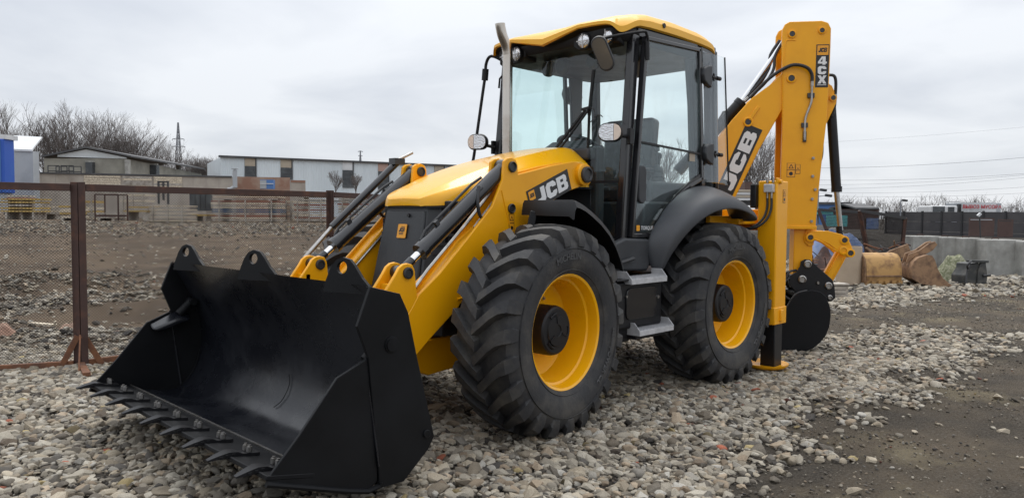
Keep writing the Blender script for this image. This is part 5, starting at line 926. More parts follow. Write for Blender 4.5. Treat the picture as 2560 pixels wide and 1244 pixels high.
p = MB(); p.tube([bh(t_, z_, 0.297) for t_, z_ in ((1.42, 0.055), (1.56, 0.17), (1.66, 0.30), (1.74, 0.46), (1.80, 0.575), (1.86, 0.635), (1.95, 0.66))], 0.009, 6, 3); p.build('edge_bar', 'dark_steel', DB)
for k in range(5):
    p = MB(); o1 = -0.26 + k * 0.13; p.loft([[bh(1.44, 0.02, o1 - 0.03), bh(1.44, 0.02, o1 + 0.03), bh(1.44, 0.055, o1 + 0.03), bh(1.44, 0.055, o1 - 0.03)], [bh(1.28, 0.04, o1 - 0.015), bh(1.28, 0.04, o1 + 0.015), bh(1.28, 0.05, o1 + 0.015), bh(1.28, 0.05, o1 - 0.015)]]); p.build('bucket_tooth', 'black', DB)
p = MB(); p.tube([bh(1.80, 0.78, 0.17), bh(1.74, 0.72, 0.19), bh(1.72, 0.62, 0.22), bh(1.78, 0.56, 0.30)], 0.010, 6, 4); p.tube([bh(1.88, 0.86, 0.12), bh(1.80, 0.84, 0.14), bh(1.76, 0.76, 0.16)], 0.012, 6, 4); p.build('hitch_hose', 'hose', HT)
# ================================================================== fences
def ground_at(u, d, dz=0.0):
    q = at(u, 622, d); q.z = gz(q.x, q.y) + dz; return q
def wires(mb, a, b, z0, z1, sp, r):
    """woven diamond mesh between two posts: two families of slanting strands"""
    a = Vector(a); b = Vector(b); ln = (b - a).length; e = (b - a).normalized(); H = z1 - z0; n_ = e.cross(Z)
    k = int((ln + H) / sp)
    for fam in (0, 1):
        for i in range(1, k):
            c = i * sp; s0, t0 = (c, 0.0) if c <= ln else (ln, c - ln); s1, t1 = (c - H, H) if c >= H else (0.0, c)
            if fam: s0, s1 = ln - s0, ln - s1
            o_ = n_ * (0.0015 if fam else -0.0015)
            p0 = a + e * s0 + Z * (z0 + t0) + o_; p1 = a + e * s1 + Z * (z0 + t1) + o_
            if (p1 - p0).length > 0.01: mb.beam(p0, p1, r, r * 0.8, n_)
def post(parent, q, z0, z1, e, wd=0.055):
    """two rusty angle irons back to back"""
    e = Vector(e).normalized(); n_ = e.cross(Z)
    for s in (1, -1):
        p = MB(); c = q + e * (s * (wd / 2 + 0.004))
        p.prism([(0, 0), (s * wd, 0), (s * wd, 0.006), (s * 0.006, 0.006), (s * 0.006, wd), (0, wd)], V(q.x, q.y, z0) + e * s * 0.004, e, n_, Z * (z1 - z0)); p.build('post', 'rust', parent, 0.001)
P1, P2, P3 = V(1.58, -3.36, 0), V(-1.13, -3.51, 0), V(-3.6, -4.35, 0)
PL = P1 + (V(2.16, -3.60, 0) - P1).normalized() * 2.7
def fence_panel(a, b, label, bottom, za, zb, nm='mesh_fence', mat='rust', mmat='wire', sp=0.027, r=0.0021, group='rusty mesh fence panels'):
    e = (b - a).normalized(); n_ = e.cross(Z); f = empty(nm, (0, 0, 0), label, 'fence panel', group)
    p = MB(); p.beam(a + Z * (za - 0.03) + e * 0.06, b + Z * (zb - 0.03) - e * 0.06, 0.045, 0.065); p.build('top_rail', mat, f, 0.003)
    p = MB(); p.beam(a + Z * bottom + e * 0.06, b + Z * bottom - e * 0.06, 0.045, 0.055); p.build('bottom_rail', 'rust_orange' if mat == 'rust' else mat, f, 0.003)
    p = MB(); wires(p, a + e * 0.06, b - e * 0.06, bottom + 0.03, min(za, zb) - 0.06, sp, r); w_ = p.build('wire_mesh', mmat, f, smooth=0); w_['kind'] = 'stuff'
    return f
F1 = fence_panel(PL, P1, 'rusty framed mesh fence panel at the far left edge', 0.045, 1.70, 1.68)
F2 = fence_panel(P1, P2, 'long rusty mesh fence panel running behind the loader bucket', 0.045, 1.68, 1.68)
F3 = fence_panel(P2, P3, 'dark mesh fence panel behind the raised loader rams', 0.045, 1.68, 1.67)
fp = empty('fence_post', (P1.x, P1.y, 0), 'tall rusty double angle-iron fence post left of the bucket', 'fence post', 'rusty fence posts')
post(fp, V(0, 0, 0), 0.0, 1.70, (0.72, -0.69, 0), 0.062)
ev = (P2 - P1).normalized(); en = ev.cross(Z)
p = MB(); p.beam(V(0, 0, 0.03) - V(-0.30, -0.62, 0) * 0.0, V(0.10, 0.52, 0.03), 0.06, 0.05); p.build('foot_rail', 'rust_orange', fp, 0.003)
for dvec in (V(0.10, 0.30, 0), V(0.16, -0.02, 0), V(-0.16, 0.05, 0)):
    p = MB(); p.beam(V(0, 0, 0.30) + dvec * 0.15, dvec + V(0, 0, 0.02), 0.05, 0.012, dvec.cross(Z)); p.build('gusset', 'rust_orange', fp, 0.001)
fp2 = empty('fence_post', (P2.x, P2.y, 0), 'rusty fence post behind the right front wheel and ram', 'fence post', 'rusty fence posts'); post(fp2, V(0, 0, 0), 0.0, 1.70, ev, 0.05)

# ================================================================== left background
def wallbox(mb, a, b, z0, z1, th):
    a = Vector(a); b = Vector(b); e = (b - a).normalized(); n_ = Z.cross(e) * -1
    P = [a, b, b + n_ * th, a + n_ * th]
    return mb.add([V(q.x, q.y, z0) for q in P] + [V(q.x, q.y, z1) for q in P], [(3, 2, 1, 0), (4, 5, 6, 7), (0, 1, 5, 4), (1, 2, 6, 5), (2, 3, 7, 6), (3, 0, 4, 7)])
def zat(v, u, d): return at(u, v, d).z
def flat(q): return V(q.x, q.y, 0)
# long low wall of pale blocks, brick courses as real proud bricks where it shows red
WA, WB = flat(at(95, 500, 50)), flat(at(752, 500, 55))
we = (WB - WA).normalized(); wn = Z.cross(we)          # towards the camera
if wn.dot(CAMP - WA) < 0: wn = -wn
zt0 = zat(434, 95, 50); wl_ = (WB - WA).length
W = empty('boundary_wall', WA, 'long low pale block wall with dark coping behind the timber stacks', 'wall')
W.location = (0, 0, 0)
cut = 0.735
p = MB(); p.add([WA + Z * 0.3, WA + we * wl_ * cut + Z * 0.3, WA + we * wl_ * cut + Z * zt0, WA + Z * zt0] + [q - wn * 0.4 for q in (WA + Z * 0.3, WA + we * wl_ * cut + Z * 0.3, WA + we * wl_ * cut + Z * zt0, WA + Z * zt0)], [(0, 1, 2, 3), (7, 6, 5, 4), (0, 4, 5, 1), (1, 5, 6, 2), (2, 6, 7, 3), (3, 7, 4, 0)]); p.build('wall_body', 'brick_pale', W)
p = MB(); p.beam(WA + Z * (zt0 + 0.05) - wn * 0.18, WA + we * wl_ * 0.72 + Z * (zt0 + 0.05) - wn * 0.18, 0.56, 0.10); p.build('coping', 'roof_dark', W)
for x0, x1, mt in ((0.16, 0.30, 'wood'), (0.30, 0.415, 'wood'), (0.415, 0.53, 'wood')):
    for k in range(6):
        z0 = zt0 - 0.12 - k * 0.155; p = MB(); p.beam(WA + we * wl_ * (x0 + 0.004) + Z * z0 + wn * 0.04, WA + we * wl_ * (x1 - 0.004) + Z * (z0 + random.uniform(-.02, .02)) + wn * 0.04, 0.06, 0.13); p.build('board', random.choice(['wood', 'wood', 'wood_old']), W)
for k in range(14):
    p = MB(); x_ = wl_ * (0.012 + k * 0.0505); p.beam(WA + we * x_ + Z * 0.4 + wn * 0.004, WA + we * x_ + Z * zt0 + wn * 0.004, 0.03, 0.02, wn); p.build('wall_joint', 'mortar', W)
BW = empty('brick_annex', (0, 0, 0), 'weathered red brick annex with pipe vent at the wall end', 'wall')
x0 = wl_ * cut + 0.01; z1 = zat(441, 580, 53.5)
def bx2(x0, x1, z0, z1, y0, y1, nm, mt, par):
    P = [WA + we * x0, WA + we * x1]; p = MB(); p.add([q + Z * zz_ + wn * yy_ for q in P for zz_ in (z0, z1) for yy_ in (y0, y1)], [(0, 1, 3, 2), (4, 6, 7, 5), (0, 4, 5, 1), (2, 3, 7, 6), (0, 2, 6, 4), (1, 5, 7, 3)]); return p.build(nm, mt, par)
bx2(x0, x0 + 0.22 * wl_, 0.3, z1, -0.5, 0.05, 'wall_body', 'brick_red', BW); bx2(x0 + 0.221 * wl_, wl_ * 1.02, 0.3, z1 - 0.35, -0.5, 0.0, 'lower_wall', 'brick_pale', BW); bx2(x0 + 0.222 * wl_, wl_ * 1.02, z1 - 0.349, z1 - 0.18, -0.52, 0.03, 'brick_course', 'brick_red', BW)
q = at(588, 500, 53.0); vb = zat(462, 588, 53.0); vt = zat(425, 588, 53.0)
p = MB(); p.cyl(V(q.x, q.y, vb - 0.2), V(q.x, q.y, vt), 0.16, n=12); p.cyl(V(q.x, q.y, vt + 0.05), V(q.x, q.y, vt + 0.10), 0.24, n=12); p.cyl(V(q.x, q.y, vt), V(q.x, q.y, vt + 0.06), 0.05, n=6); p.tube([V(q.x, q.y, vb - 0.1), V(q.x, q.y, vb - 0.3) - we * 0.3, V(q.x, q.y, vb - 0.32) - we * 0.5], 0.12, 8); o = p.build('vent_pipe', 'sheet_grey'); tag(o, 'grey metal vent pipe with flat cap on the brick annex', 'vent pipe')
def boxat(u0, u1, v0, v1, d, th, nm, mt, label, cat, group=None, parent=None, bevel=0.0):
    a = at(u0, v1, d); b = at(u1, v1, d); zt = at((u0 + u1) / 2, v0, d).z; zb_ = at((u0 + u1) / 2, v1, d).z
    e = flat(b - a).normalized(); n_ = Z.cross(e); n_ = n_ if n_.dot(flat(CAMP - a)) < 0 else -n_
    p = MB(); P = [flat(a), flat(b), flat(b) + n_ * th, flat(a) + n_ * th]; p.add([q + Z * zb_ for q in P] + [q + Z * zt for q in P], [(3, 2, 1, 0), (4, 5, 6, 7), (0, 1, 5, 4), (1, 2, 6, 5), (2, 3, 7, 6), (3, 0, 4, 7)])
    o = p.build(nm, mt, parent, bevel, smooth=0)
    if parent is None: tag(o, label, cat, group)
    return o
# electrical cabinet on the annex
cb = boxat(650, 683, 449, 472, 52.0, 0.4, 'wall_cabinet', 'blue_faded', 'small blue cabinet fixed to the brick annex wall', 'cabinet'); boxat(650, 666, 450, 471, 51.97, 0.02, 'cabinet_panel', 'sheet_grey', '', '', parent=cb); boxat(650, 683, 458, 460, 51.9, 0.03, 'cabinet_rail', 'sheet_white', '', '', parent=cb)
# block-built shed with low gable
GB = empty('block_building', (0, 0, 0), 'grey block building with shallow gable roof behind the wall', 'building')
c0, c1, c2 = flat(at(112, 500, 60)), flat(at(318, 500, 62)), flat(at(505, 500, 80))
ze = zat(397, 318, 62); zl = zat(391, 120, 60)
def wallpoly(pts, th, nm, mt, par):
    e = flat(pts[1] - pts[0]).normalized(); n_ = Z.cross(e); n_ = n_ if n_.dot(flat(CAMP - pts[0])) < 0 else -n_
    k = len(pts); p = MB(); p.add(list(pts) + [q + n_ * th for q in pts], [tuple(range(k)), tuple(range(2 * k - 1, k - 1, -1))] + [(i, (i + 1) % k, k + (i + 1) % k, k + i) for i in range(k)]); return p.build(nm, mt, par, smooth=0)
wallpoly([c0 + Z * 0.5, c1 + Z * 0.5, c1 + Z * ze, c0 + Z * (ze - 0.15)], 0.4, 'wall', 'block_wall', GB); wallpoly([c1 + Z * 0.5, c2 + Z * 0.5, c2 + Z * (ze - 0.35), c1 + Z * ze], 0.4, 'wall', 'block_wall', GB)
pk = flat(at(218, 500, 60.9)) + Z * zat(374, 218, 60.9)
wallpoly([c0.lerp(c1, 0.16) + Z * ze, c1 + Z * (ze + 0.01), c1 + Z * (ze + 0.1), pk, c0.lerp(c1, 0.16) + Z * (ze + 0.15)], 0.3, 'gable', 'sheet_blue', GB)
rid = V(c2.x - c1.x, c2.y - c1.y, 0)
n_ = Z.cross((c1 - c0).normalized()); n_ = n_ if n_.dot(CAMP - c0) > 0 else -n_
eR = c1 + Z * (ze + 0.12) + n_ * 0.3; eL = c0.lerp(c1, -0.02) + Z * (ze - 0.10) + n_ * 0.3; pk2 = pk + Z * 0.10 + n_ * 0.3
p = MB(); th = V(0, 0, 0.14)
for a_, b_ in ((eL, pk2), (pk2, eR + (c1 - c0).normalized() * 0.4)): p.add([a_, b_, b_ + rid, a_ + rid, a_ + th, b_ + th, b_ + rid + th, a_ + rid + th], [(3, 2, 1, 0), (4, 5, 6, 7), (0, 1, 5, 4), (1, 2, 6, 5), (2, 3, 7, 6), (3, 0, 4, 7)])
p.build('roof', 'roof_dark', GB, smooth=0)
for u0, u1, v0, v1, d in ((214, 231, 405, 433, 60.7), (374, 391, 412, 440, 66.5)):
    w_ = boxat(u0, u1, v0, v1, d, 0.6, 'window', 'window_dark', '', '', parent=GB); boxat(u0 - 2, u1 + 2, v0 - 3, v0, d - 0.03, 0.2, 'lintel', 'concrete', '', '', parent=w_)
for u0 in (312, 440): boxat(u0, u0 + 9, 399 + (u0 - 312) * 0.1, 440, 61.6 + (u0 - 312) * 0.10, 0.4, 'pier', 'concrete', '', '', parent=GB)
# long sheet-clad hall with window bays
HB = empty('sheet_hall', (0, 0, 0), 'long pale blue sheet-metal hall with tall dark windows', 'building')
h0, h1 = flat(at(553, 500, 75)), flat(at(1330, 500, 92)); he = (h1 - h0).normalized(); hl = (h1 - h0).length; hn = Z.cross(he); hn = hn if hn.dot(CAMP - h0) > 0 else -hn
zr = zat(393, 553, 75); zb_ = 0.4
p = MB(); nrib = 210
prof = []
for i in range(nrib):
    s0 = hl * i / nrib; dx_ = hl / nrib
    prof += [(s0, 0.0), (s0 + dx_ * 0.72, 0.0), (s0 + dx_ * 0.80, 0.05), (s0 + dx_ * 0.92, 0.05)]
prof += [(hl, 0.0), (hl, -12.0), (0, -12.0)]
p.prism(prof, h0 + Z * zb_, he, hn, Z * (zr - zb_)); p.build('cladding', 'sheet_blue', HB, smooth=0)
p = MB(); p.beam(h0 - he * 0.2 + Z * (zr + 0.08) + hn * 0.05, h1 + Z * (zr + 0.08) + hn * 0.05, 0.5, 0.18); p.build('eaves', 'roof_dark', HB)
p = MB(); p.beam(h0 + Z * 3.0 + hn * 0.12, h1 + Z * 3.0 + hn * 0.12, 0.25, 0.5); p.build('plinth_band', 'sheet_white', HB)
def hall_s(u):
    # distance along the hall at image column u
    lo, hi = 0.0, hl
    for _ in range(40):
        m_ = (lo + hi) / 2; q = h0 + he * m_ - CAMP; uu = 1280 + FPX * q.dot(CR) / q.dot(CW)
        lo, hi = (m_, hi) if uu < u else (lo, m_)
    return lo
for i, (u0, u1, v0, v1, v2, mt) in enumerate(((613, 639, 396, 415, 445, 'panel_beige'), (702, 729, 398, 419, 449, 'panel_beige'), (856, 881, 404, 425, 469, 'sheet_white'), (945, 970, 407, 428, 473, 'panel_pink'), (1085, 1108, 412, 432, 480, 'panel_beige'), (1180, 1203, 415, 435, 482, 'panel_beige'))):
    s0, s1 = hall_s(u0), hall_s(u1); dd = (h0 + he * s0 - CAMP).dot(CW)
    z_ = lambda v: zat(v, u0, dd)
    def pan(za, zb2, nm, mt_, y0=0.06, y1=0.10, par=HB):
        p = MB(); P = [h0 + he * s0 + hn * y0, h0 + he * s1 + hn * y0]; p.add([q + Z * zz_ + hn * yy_ for q in P for zz_ in (za, zb2) for yy_ in (0, y1 - y0)], [(0, 1, 3, 2), (4, 6, 7, 5), (0, 4, 5, 1), (2, 3, 7, 6), (0, 2, 6, 4), (1, 5, 7, 3)]); return p.build(nm, mt_, par)
    pan(z_(v1), z_(v0), 'infill_panel', mt); wd_ = pan(z_(v2), z_(v1) - 0.02, 'window', 'window_dark')
    for k in range(1, 4):
        zz2 = z_(v2) + (z_(v1) - z_(v2)) * k / 4; p = MB(); p.beam(h0 + he * s0 + hn * 0.115 + Z * zz2, h0 + he * s1 + hn * 0.115 + Z * zz2, 0.02, 0.03); p.build('glazing_bar', 'dark_steel', wd_)
    p = MB(); p.beam(h0 + he * (s1 + 0.08) + hn * 0.10 + Z * z_(v2), h0 + he * (s1 + 0.08) + hn * 0.10 + Z * zr, 0.10, 0.08, hn); p.build('bay_post', 'dark_steel', HB)
# shed with white lean-to roof, blue cabin
sh = boxat(30, 86, 378, 560, 46, 0.6, 'metal_shed', 'sheet_grey', 'small grey metal shed with sloping white roof at the left edge', 'shed')
a, b = at(34, 377, 45.7), at(80, 379, 45.7); bk1, bk0 = at(105, 347, 49), at(34, 343, 49)
p = MB(); t4 = V(0, 0, 0.12); p.add([a, b, bk1, bk0, a + t4, b + t4, bk1 + t4, bk0 + t4], [(3, 2, 1, 0), (4, 5, 6, 7), (0, 1, 5, 4), (1, 2, 6, 5), (2, 3, 7, 6), (3, 0, 4, 7)]); p.build('roof', 'sheet_white', sh, smooth=0)
for k in range(12):
    u_ = 38 + k * 3.9; q0 = at(u_, 380, 45.97); p = MB(); p.box((q0.x, q0.y, (q0.z + 0.9) / 2), (0.03, 0.03, q0.z - 0.95)); p.build('sheet_rib', 'sheet_white' if k > 5 else 'sheet_grey', sh)
bc = boxat(-80, 12, 347, 482, 42, 0.9, 'blue_cabin', 'blue', 'bright blue cabin with white roof edge at the left edge', 'cabin', bevel=0.05)
boxat(-82, 14, 336, 347, 41.9, 1.05, 'roof_edge', 'sheet_white', '', '', parent=bc); boxat(-80, 10, 482, 530, 42.2, 0.8, 'base', 'sheet_grey', '', '', parent=bc)
for k in range(7): boxat(-60 + k * 10.2, -58 + k * 10.2, 352, 478, 41.96, 0.05, 'panel_rib', 'blue_faded', '', '', parent=bc)
# ------------------------------------------------ timber stacks, racks and pallets
def stack(u0, u1, v0, v1, d, nl, mats, label, depth=1.1, nm='timber_stack', group='timber stacks in the yard', battens=True, jit=0.03, cols=1, cat='timber stack'):
    a, b = at(u0, v1, d), at(u1, v1, d); H = at(u0, v0, d).z - a.z; e = flat(b - a).normalized(); ln = flat(b - a).length; n_ = Z.cross(e); n_ = n_ if n_.dot(flat(CAMP - a)) < 0 else -n_
    base = flat(a.lerp(b, 0.5)); g = min(gz(base.x, base.y), a.z); R0 = empty(nm, (0, 0, 0), label, cat, group); hh = H / nl
    for k in range(nl):
        z0 = a.z + hh * (k + 0.5); mt = mats[k % len(mats)]; cw = ln / cols
        for c_ in range(cols):
            o0 = random.uniform(-jit, jit) * ln; p = MB(); p.beam(flat(a) + e * (cw * c_ + 0.02 + o0) + n_ * depth / 2 + Z * z0, flat(a) + e * (cw * (c_ + 1) - 0.02 + o0) + n_ * depth / 2 + Z * z0, depth, hh * random.uniform(0.5, 0.66)); p.build('plank', mt, R0)
    if battens:
        for f_ in (0.12, 0.5, 0.88):
            p = MB(); q = flat(a) + e * ln * f_ - n_ * 0.03; p.beam(q + Z * (g - 0.05), q + Z * (a.z + H), 0.05, 0.10, n_); p.build('batten', 'wood_old', R0)
    else:
        for f_ in (0.15, 0.85):
            p = MB(); q = flat(a) + e * ln * f_; p.beam(q + Z * (g + 0.02), q + n_ * depth + Z * (g + 0.02), 0.10, max(0.06, (a.z - g) * 2)); p.build('bearer', 'wood_old', R0)
    return R0
stack(0, 97, 494, 531, 40, 5, ['wood_yellow', 'wood_yellow', 'wood_old'], 'yellow timber stack below the blue cabin', battens=False)
stack(15, 60, 487, 497, 40.2, 2, ['wood_red', 'wood_old'], 'small reddish board pile lying on the yellow timber', battens=False, jit=0.02)
stack(150, 190, 512, 546, 38, 4, ['wood', 'wood_yellow'], 'loose pale timber pile left of the fence post', battens=False, jit=0.12)
stack(372, 468, 512, 554, 36, 9, ['wood', 'wood_old'], 'pale slatted pallet stack standing behind the fence', depth=1.2, nm='pallet_stack', cat='pallet stack')
stack(528, 700, 500, 552, 38, 10, ['wood_old', 'wood', 'wood_red', 'wood_old', 'wood_blue', 'wood_blue', 'wood'], 'wide stack of old boards with blue and reddish layers', battens=True, jit=0.012)
stack(532, 698, 484, 499, 38.3, 3, ['wood_old', 'wood'], 'grey boards lying loose on the wide board stack', battens=False, jit=0.03)
stack(735, 812, 496, 553, 39, 9, ['wood_old', 'wood_red', 'wood', 'wood_old', 'wood_red'], 'reddish board stack left of the second fence post', battens=True, jit=0.03)
stack(735, 880, 484, 494, 42, 2, ['wood_old', 'wood_old'], 'low grey board pile seen over the reddish stack', battens=False)
stack(845, 940, 494, 552, 40, 9, ['wood_old', 'wood', 'wood_red', 'wood_old'], 'grey and tan board stack right of the second fence post', battens=True, jit=0.03)
stack(310, 372, 515, 530, 39, 3, ['wood_yellow', 'wood_old'], 'low yellow board pile beside the pallet stack', battens=False, jit=0.08)
stack(478, 520, 527, 541, 38.5, 2, ['wood_yellow', 'wood_old'], 'few yellow boards lying before the dark doorway', battens=False, jit=0.1)
stack(240, 290, 530, 546, 37.5, 3, ['wood_old', 'brown'], 'dark scrap boards inside the pipe rack', battens=False, jit=0.05)
stack(186, 236, 500, 548, 39.5, 6, ['wood', 'wood_old', 'wood_yellow'], 'pale timber pile seen right beside the tall fence post', jit=0.06)
stack(300, 366, 484, 512, 42, 4, ['wood_old', 'wood'], 'grey pallet layers behind the low yellow boards', battens=True, jit=0.02)
stack(700, 732, 500, 552, 40, 7, ['wood', 'wood_old'], 'narrow pale board stack between the two wide stacks', jit=0.03)
stack(100, 150, 508, 536, 42, 5, ['wood_old', 'wood'], 'low grey board pile right of the yellow timber stack', battens=False, jit=0.06)
stack(946, 1010, 500, 552, 42, 7, ['wood_old', 'wood', 'wood_red'], 'board stack half hidden by the bonnet and loader rams', jit=0.03)
def rack(u0, u1, v0, v1, d, label, nm='pipe_rack', mt='rust', depth=0.9, mid=None):
    a, b = at(u0, v1, d), at(u1, v1, d); zt = at(u0, v0, d).z; e = flat(b - a).normalized(); n_ = Z.cross(e); n_ = n_ if n_.dot(flat(CAMP - a)) < 0 else -n_; R0 = empty(nm, (0, 0, 0), label, 'rack', 'steel racks in the yard')
    g = gz(a.x, a.y) - 0.05
    for q in (flat(a), flat(b)):
        for k in (0, 1): p = MB(); p.beam(q + n_ * depth * k + Z * min(g, a.z), q + n_ * depth * k + Z * zt, 0.06, 0.06); p.build('leg', mt, R0)
    for zz_ in ([zt, a.z + 0.1] + ([mid] if mid else [])):
        for k in (0, 1): p = MB(); p.beam(flat(a) + n_ * depth * k + Z * zz_, flat(b) + n_ * depth * k + Z * zz_, 0.05, 0.06); p.build('rail', mt, R0)
    return R0
rack(238, 296, 486, 545, 37, 'rusty open steel rack right of the tall fence post'); rack(120, 148, 414, 431, 51, 'left dark bench frame standing on the wall', mt='dark_steel'); rack(153, 184, 414, 431, 51, 'right dark bench frame standing on the wall', mt='dark_steel')
dr_ = boxat(474, 527, 484, 527, 47, 0.3, 'dark_gate', 'window_dark', 'dark doorway panel in the wall between board stacks', 'gate')
for k in range(1, 4): boxat(474 + k * 13, 475 + k * 13, 485, 526, 46.97, 0.03, 'gate_seam', 'dark_steel', '', '', parent=dr_)
fk = empty('forklift_mast', (0, 0, 0), 'dark forklift mast standing above the pallet stack', 'forklift mast')
for u0, u1, v0, v1 in ((394, 397, 452, 510), (418, 421, 452, 510), (397, 418, 453, 456), (397, 418, 462, 464), (406, 409, 456, 500)): boxat(u0, u1, v0, v1, 37.5, 0.12, 'mast_member', 'dark_steel', '', '', parent=fk)
# ------------------------------------------------ bare trees
def grow(base, h, seed, lean=(0, 0), spread=0.5, lv=5, r0=None, nbr=(2, 3), sides=4, upb=0.10, stems=(4, 5)):
    rg = random.Random(seed); tr, cw = MB(), MB(); r0 = r0 or h * 0.014
    def seg(mb, a, b, ra, rb, n=3): mb.cyl(a, b, ra, rb, n=n, caps=False)
    def br(p, d, ln, r, k):
        q = p; nn = 3 if k < 3 else 2; d = d.copy()
        for i in range(nn):
            d2 = (d + V(rg.gauss(0, .12), rg.gauss(0, .12), rg.gauss(0.02, .08)) + Z * upb * 0.4).normalized(); e_ = q + d2 * ln / nn; rr = r * (1 - 0.28 * (i + 1) / nn); seg(tr if k < 2 else cw, q, e_, r * (1 - 0.28 * i / nn), rr, 5 if k < 2 else 3)
            if k < lv and (k > 0 or i > 0):
                for _ in range(1 if k < 4 else rg.choice((0, 1, 1))):
                    ax = V(rg.gauss(0, 1), rg.gauss(0, 1), rg.gauss(0, .35)); sd_ = (ax - d2 * ax.dot(d2)).normalized(); nd = (d2 * rg.uniform(0.55, 0.9) + sd_ * spread * rg.uniform(0.7, 1.3) + Z * upb).normalized(); br(e_, nd, ln * rg.uniform(0.55, 0.82), rr * rg.uniform(0.5, 0.68), k + 1)
            q = e_; d = d2
        if k < lv:
            for _ in range(rg.choice(nbr)):
                ax = V(rg.gauss(0, 1), rg.gauss(0, 1), 0); nd = (d + ax.normalized() * spread * rg.uniform(0.4, 0.9) + Z * upb).normalized(); br(q, nd, ln * rg.uniform(0.55, 0.80), r * 0.60, k + 1)
    t0 = Vector(base); d0 = V(lean[0], lean[1], 1).normalized(); e0 = t0 + d0 * h * 0.10; seg(tr, t0, e0, r0, r0 * 0.85, 6)
    for i in range(rg.choice(stems)):
        a_ = rg.uniform(0, 6.283); tl = rg.uniform(0.15, 0.75) * spread * 1.2; br(e0 - d0 * h * rg.uniform(0, 0.06), V(math.cos(a_) * tl, math.sin(a_) * tl, 1).normalized(), h * rg.uniform(0.24, 0.36), r0 * rg.uniform(0.45, 0.7), 1)
    return tr, cw
def tree(u, d, vtop, seed, label, group, nm='bare_tree', lv=5, stems=(4, 5), lean=(0, 0), spread=0.55, r0=None, v0=None, nbr=(2, 3), upb=0.10):
    b = at(u, 622, d); b.z = gz(b.x, b.y) if v0 is None else at(u, v0, d).z; h = (at(u, vtop, d).z - b.z)
    tr, cw = grow((0, 0, 0), h, seed, lean, spread, lv, r0, nbr, upb=upb, stems=stems); zm = max(v[2] for v in cw.v); s_ = h / zm
    R0 = empty(nm, b, label, 'tree' if nm == 'bare_tree' else 'bush', group); t1 = tr.build('trunk', 'bark', R0, smooth=60); c1_ = cw.build('crown', 'twig', R0, smooth=0); t1.scale = c1_.scale = (s_, s_, s_); return R0
GT = 'bare trees behind the block building'
for i, (u, d, vt, seed, lab, sp_) in enumerate(((15, 84, 240, 3, 'tall thin bare tree at the left picture edge', 0.4), (105, 80, 262, 11, 'dense many-stemmed bare tree behind the white shed roof', 0.5), (165, 82, 252, 23, 'tall bare tree behind the left end of the block building', 0.55), (235, 84, 262, 31, 'broad bare tree above the building gable', 0.55), (300, 84, 278, 47, 'leaning bare tree above the middle of the block roof', 0.6), (360, 86, 295, 59, 'rounded bare tree over the right part of the block roof', 0.6), (415, 88, 330, 61, 'small low bare tree left of the lattice pylon', 0.6))):
    tree(u, d, vt, seed, lab, GT, lv=5, spread=sp_, lean=(random.uniform(-.1, .1), random.uniform(-.1, .1)))
tree(500, 95, 380, 71, 'bare bush between block building and sheet hall', 'bare bushes by the hall', 'bare_bush', lv=5, spread=0.5, nbr=(3, 4)); tree(535, 97, 384, 73, 'bare bush at the left end of the hall', 'bare bushes by the hall', 'bare_bush', lv=5, spread=0.5, nbr=(3, 4))
tree(840, 70, 425, 75, 'thin bare shrub before the hall, left one', 'bare shrubs before the hall', 'bare_bush', lv=4, spread=0.4, v0=485, r0=0.05); tree(890, 70, 432, 77, 'thin bare shrub before the hall, right one', 'bare shrubs before the hall', 'bare_bush', lv=4, spread=0.4, v0=485, r0=0.05)
tree(1905, 60, 325, 81, 'bare tree seen between boom and dipper', 'bare trees behind the machine', lv=5, spread=0.4, nbr=(2, 3)); tree(1845, 62, 300, 83, 'bare tree seen through the rear cab glass', 'bare trees behind the machine', lv=5, spread=0.45); tree(1640, 60, 290, 85, 'bare tree seen through the cab door', 'bare trees behind the machine', lv=5, spread=0.45); tree(1480, 66, 330, 87, 'bare tree seen through the windscreen', 'bare trees behind the machine', lv=5, spread=0.5)
# ------------------------------------------------ pylons, lamp posts, power lines
def pylon(u, d, v0, v1, wpx, label, arms):
    b = at(u, v1, d); t_ = at(u, v0, d); H = t_.z - b.z; w0 = wpx * d / FPX; p0 = empty('lattice_pylon', b, label, 'pylon', 'lattice pylons')
    lg_ = lambda f: [V(sx * w0 / 2 * (1 - f * 0.88), sy * w0 / 2 * (1 - f * 0.88), H * f) for sx, sy in ((-1, -1), (1, -1), (1, 1), (-1, 1))]
    th = 0.00042 * d
    mb = MB()
    for i in range(4): mb.beam(lg_(0)[i], lg_(1)[i], th * 1.4, th * 1.4)
    mb.build('leg', 'pylon_steel', p0); mb = MB(); n_ = 9
    for k in range(n_):
        A_, B_ = lg_(k / n_), lg_((k + 1) / n_)
        for i in range(4): j = (i + 1) % 4; mb.beam(A_[i], B_[j], th, th); mb.beam(A_[j], B_[i], th, th); mb.beam(A_[i], A_[j], th, th)
    mb.build('bracing', 'pylon_steel', p0)
    for f, hw in arms:
        hw = hw * d / FPX; mb = MB(); e_ = HR; mb.beam(e_ * -hw + Z * H * f, e_ * hw + Z * H * f, th * 1.3, th * 1.6); mb.beam(e_ * -hw + Z * H * f, Z * (H * f + hw * 0.25), th, th); mb.beam(e_ * hw + Z * H * f, Z * (H * f + hw * 0.25), th, th)
        for s in (-1, 1): mb.beam(e_ * hw * s * 0.95 + Z * H * f, e_ * hw * s * 0.95 + Z * (H * f - hw * 0.3), th, th)
        mb.build('cross_arm', 'pylon_steel', p0)
pylon(447, 260, 307, 440, 16, 'tall lattice pylon left of the sheet hall', ((0.69, 15), (0.55, 17))); pylon(901, 300, 377, 440, 7, 'small distant lattice pylon above the hall roof', ((0.97, 6), (0.8, 5)))
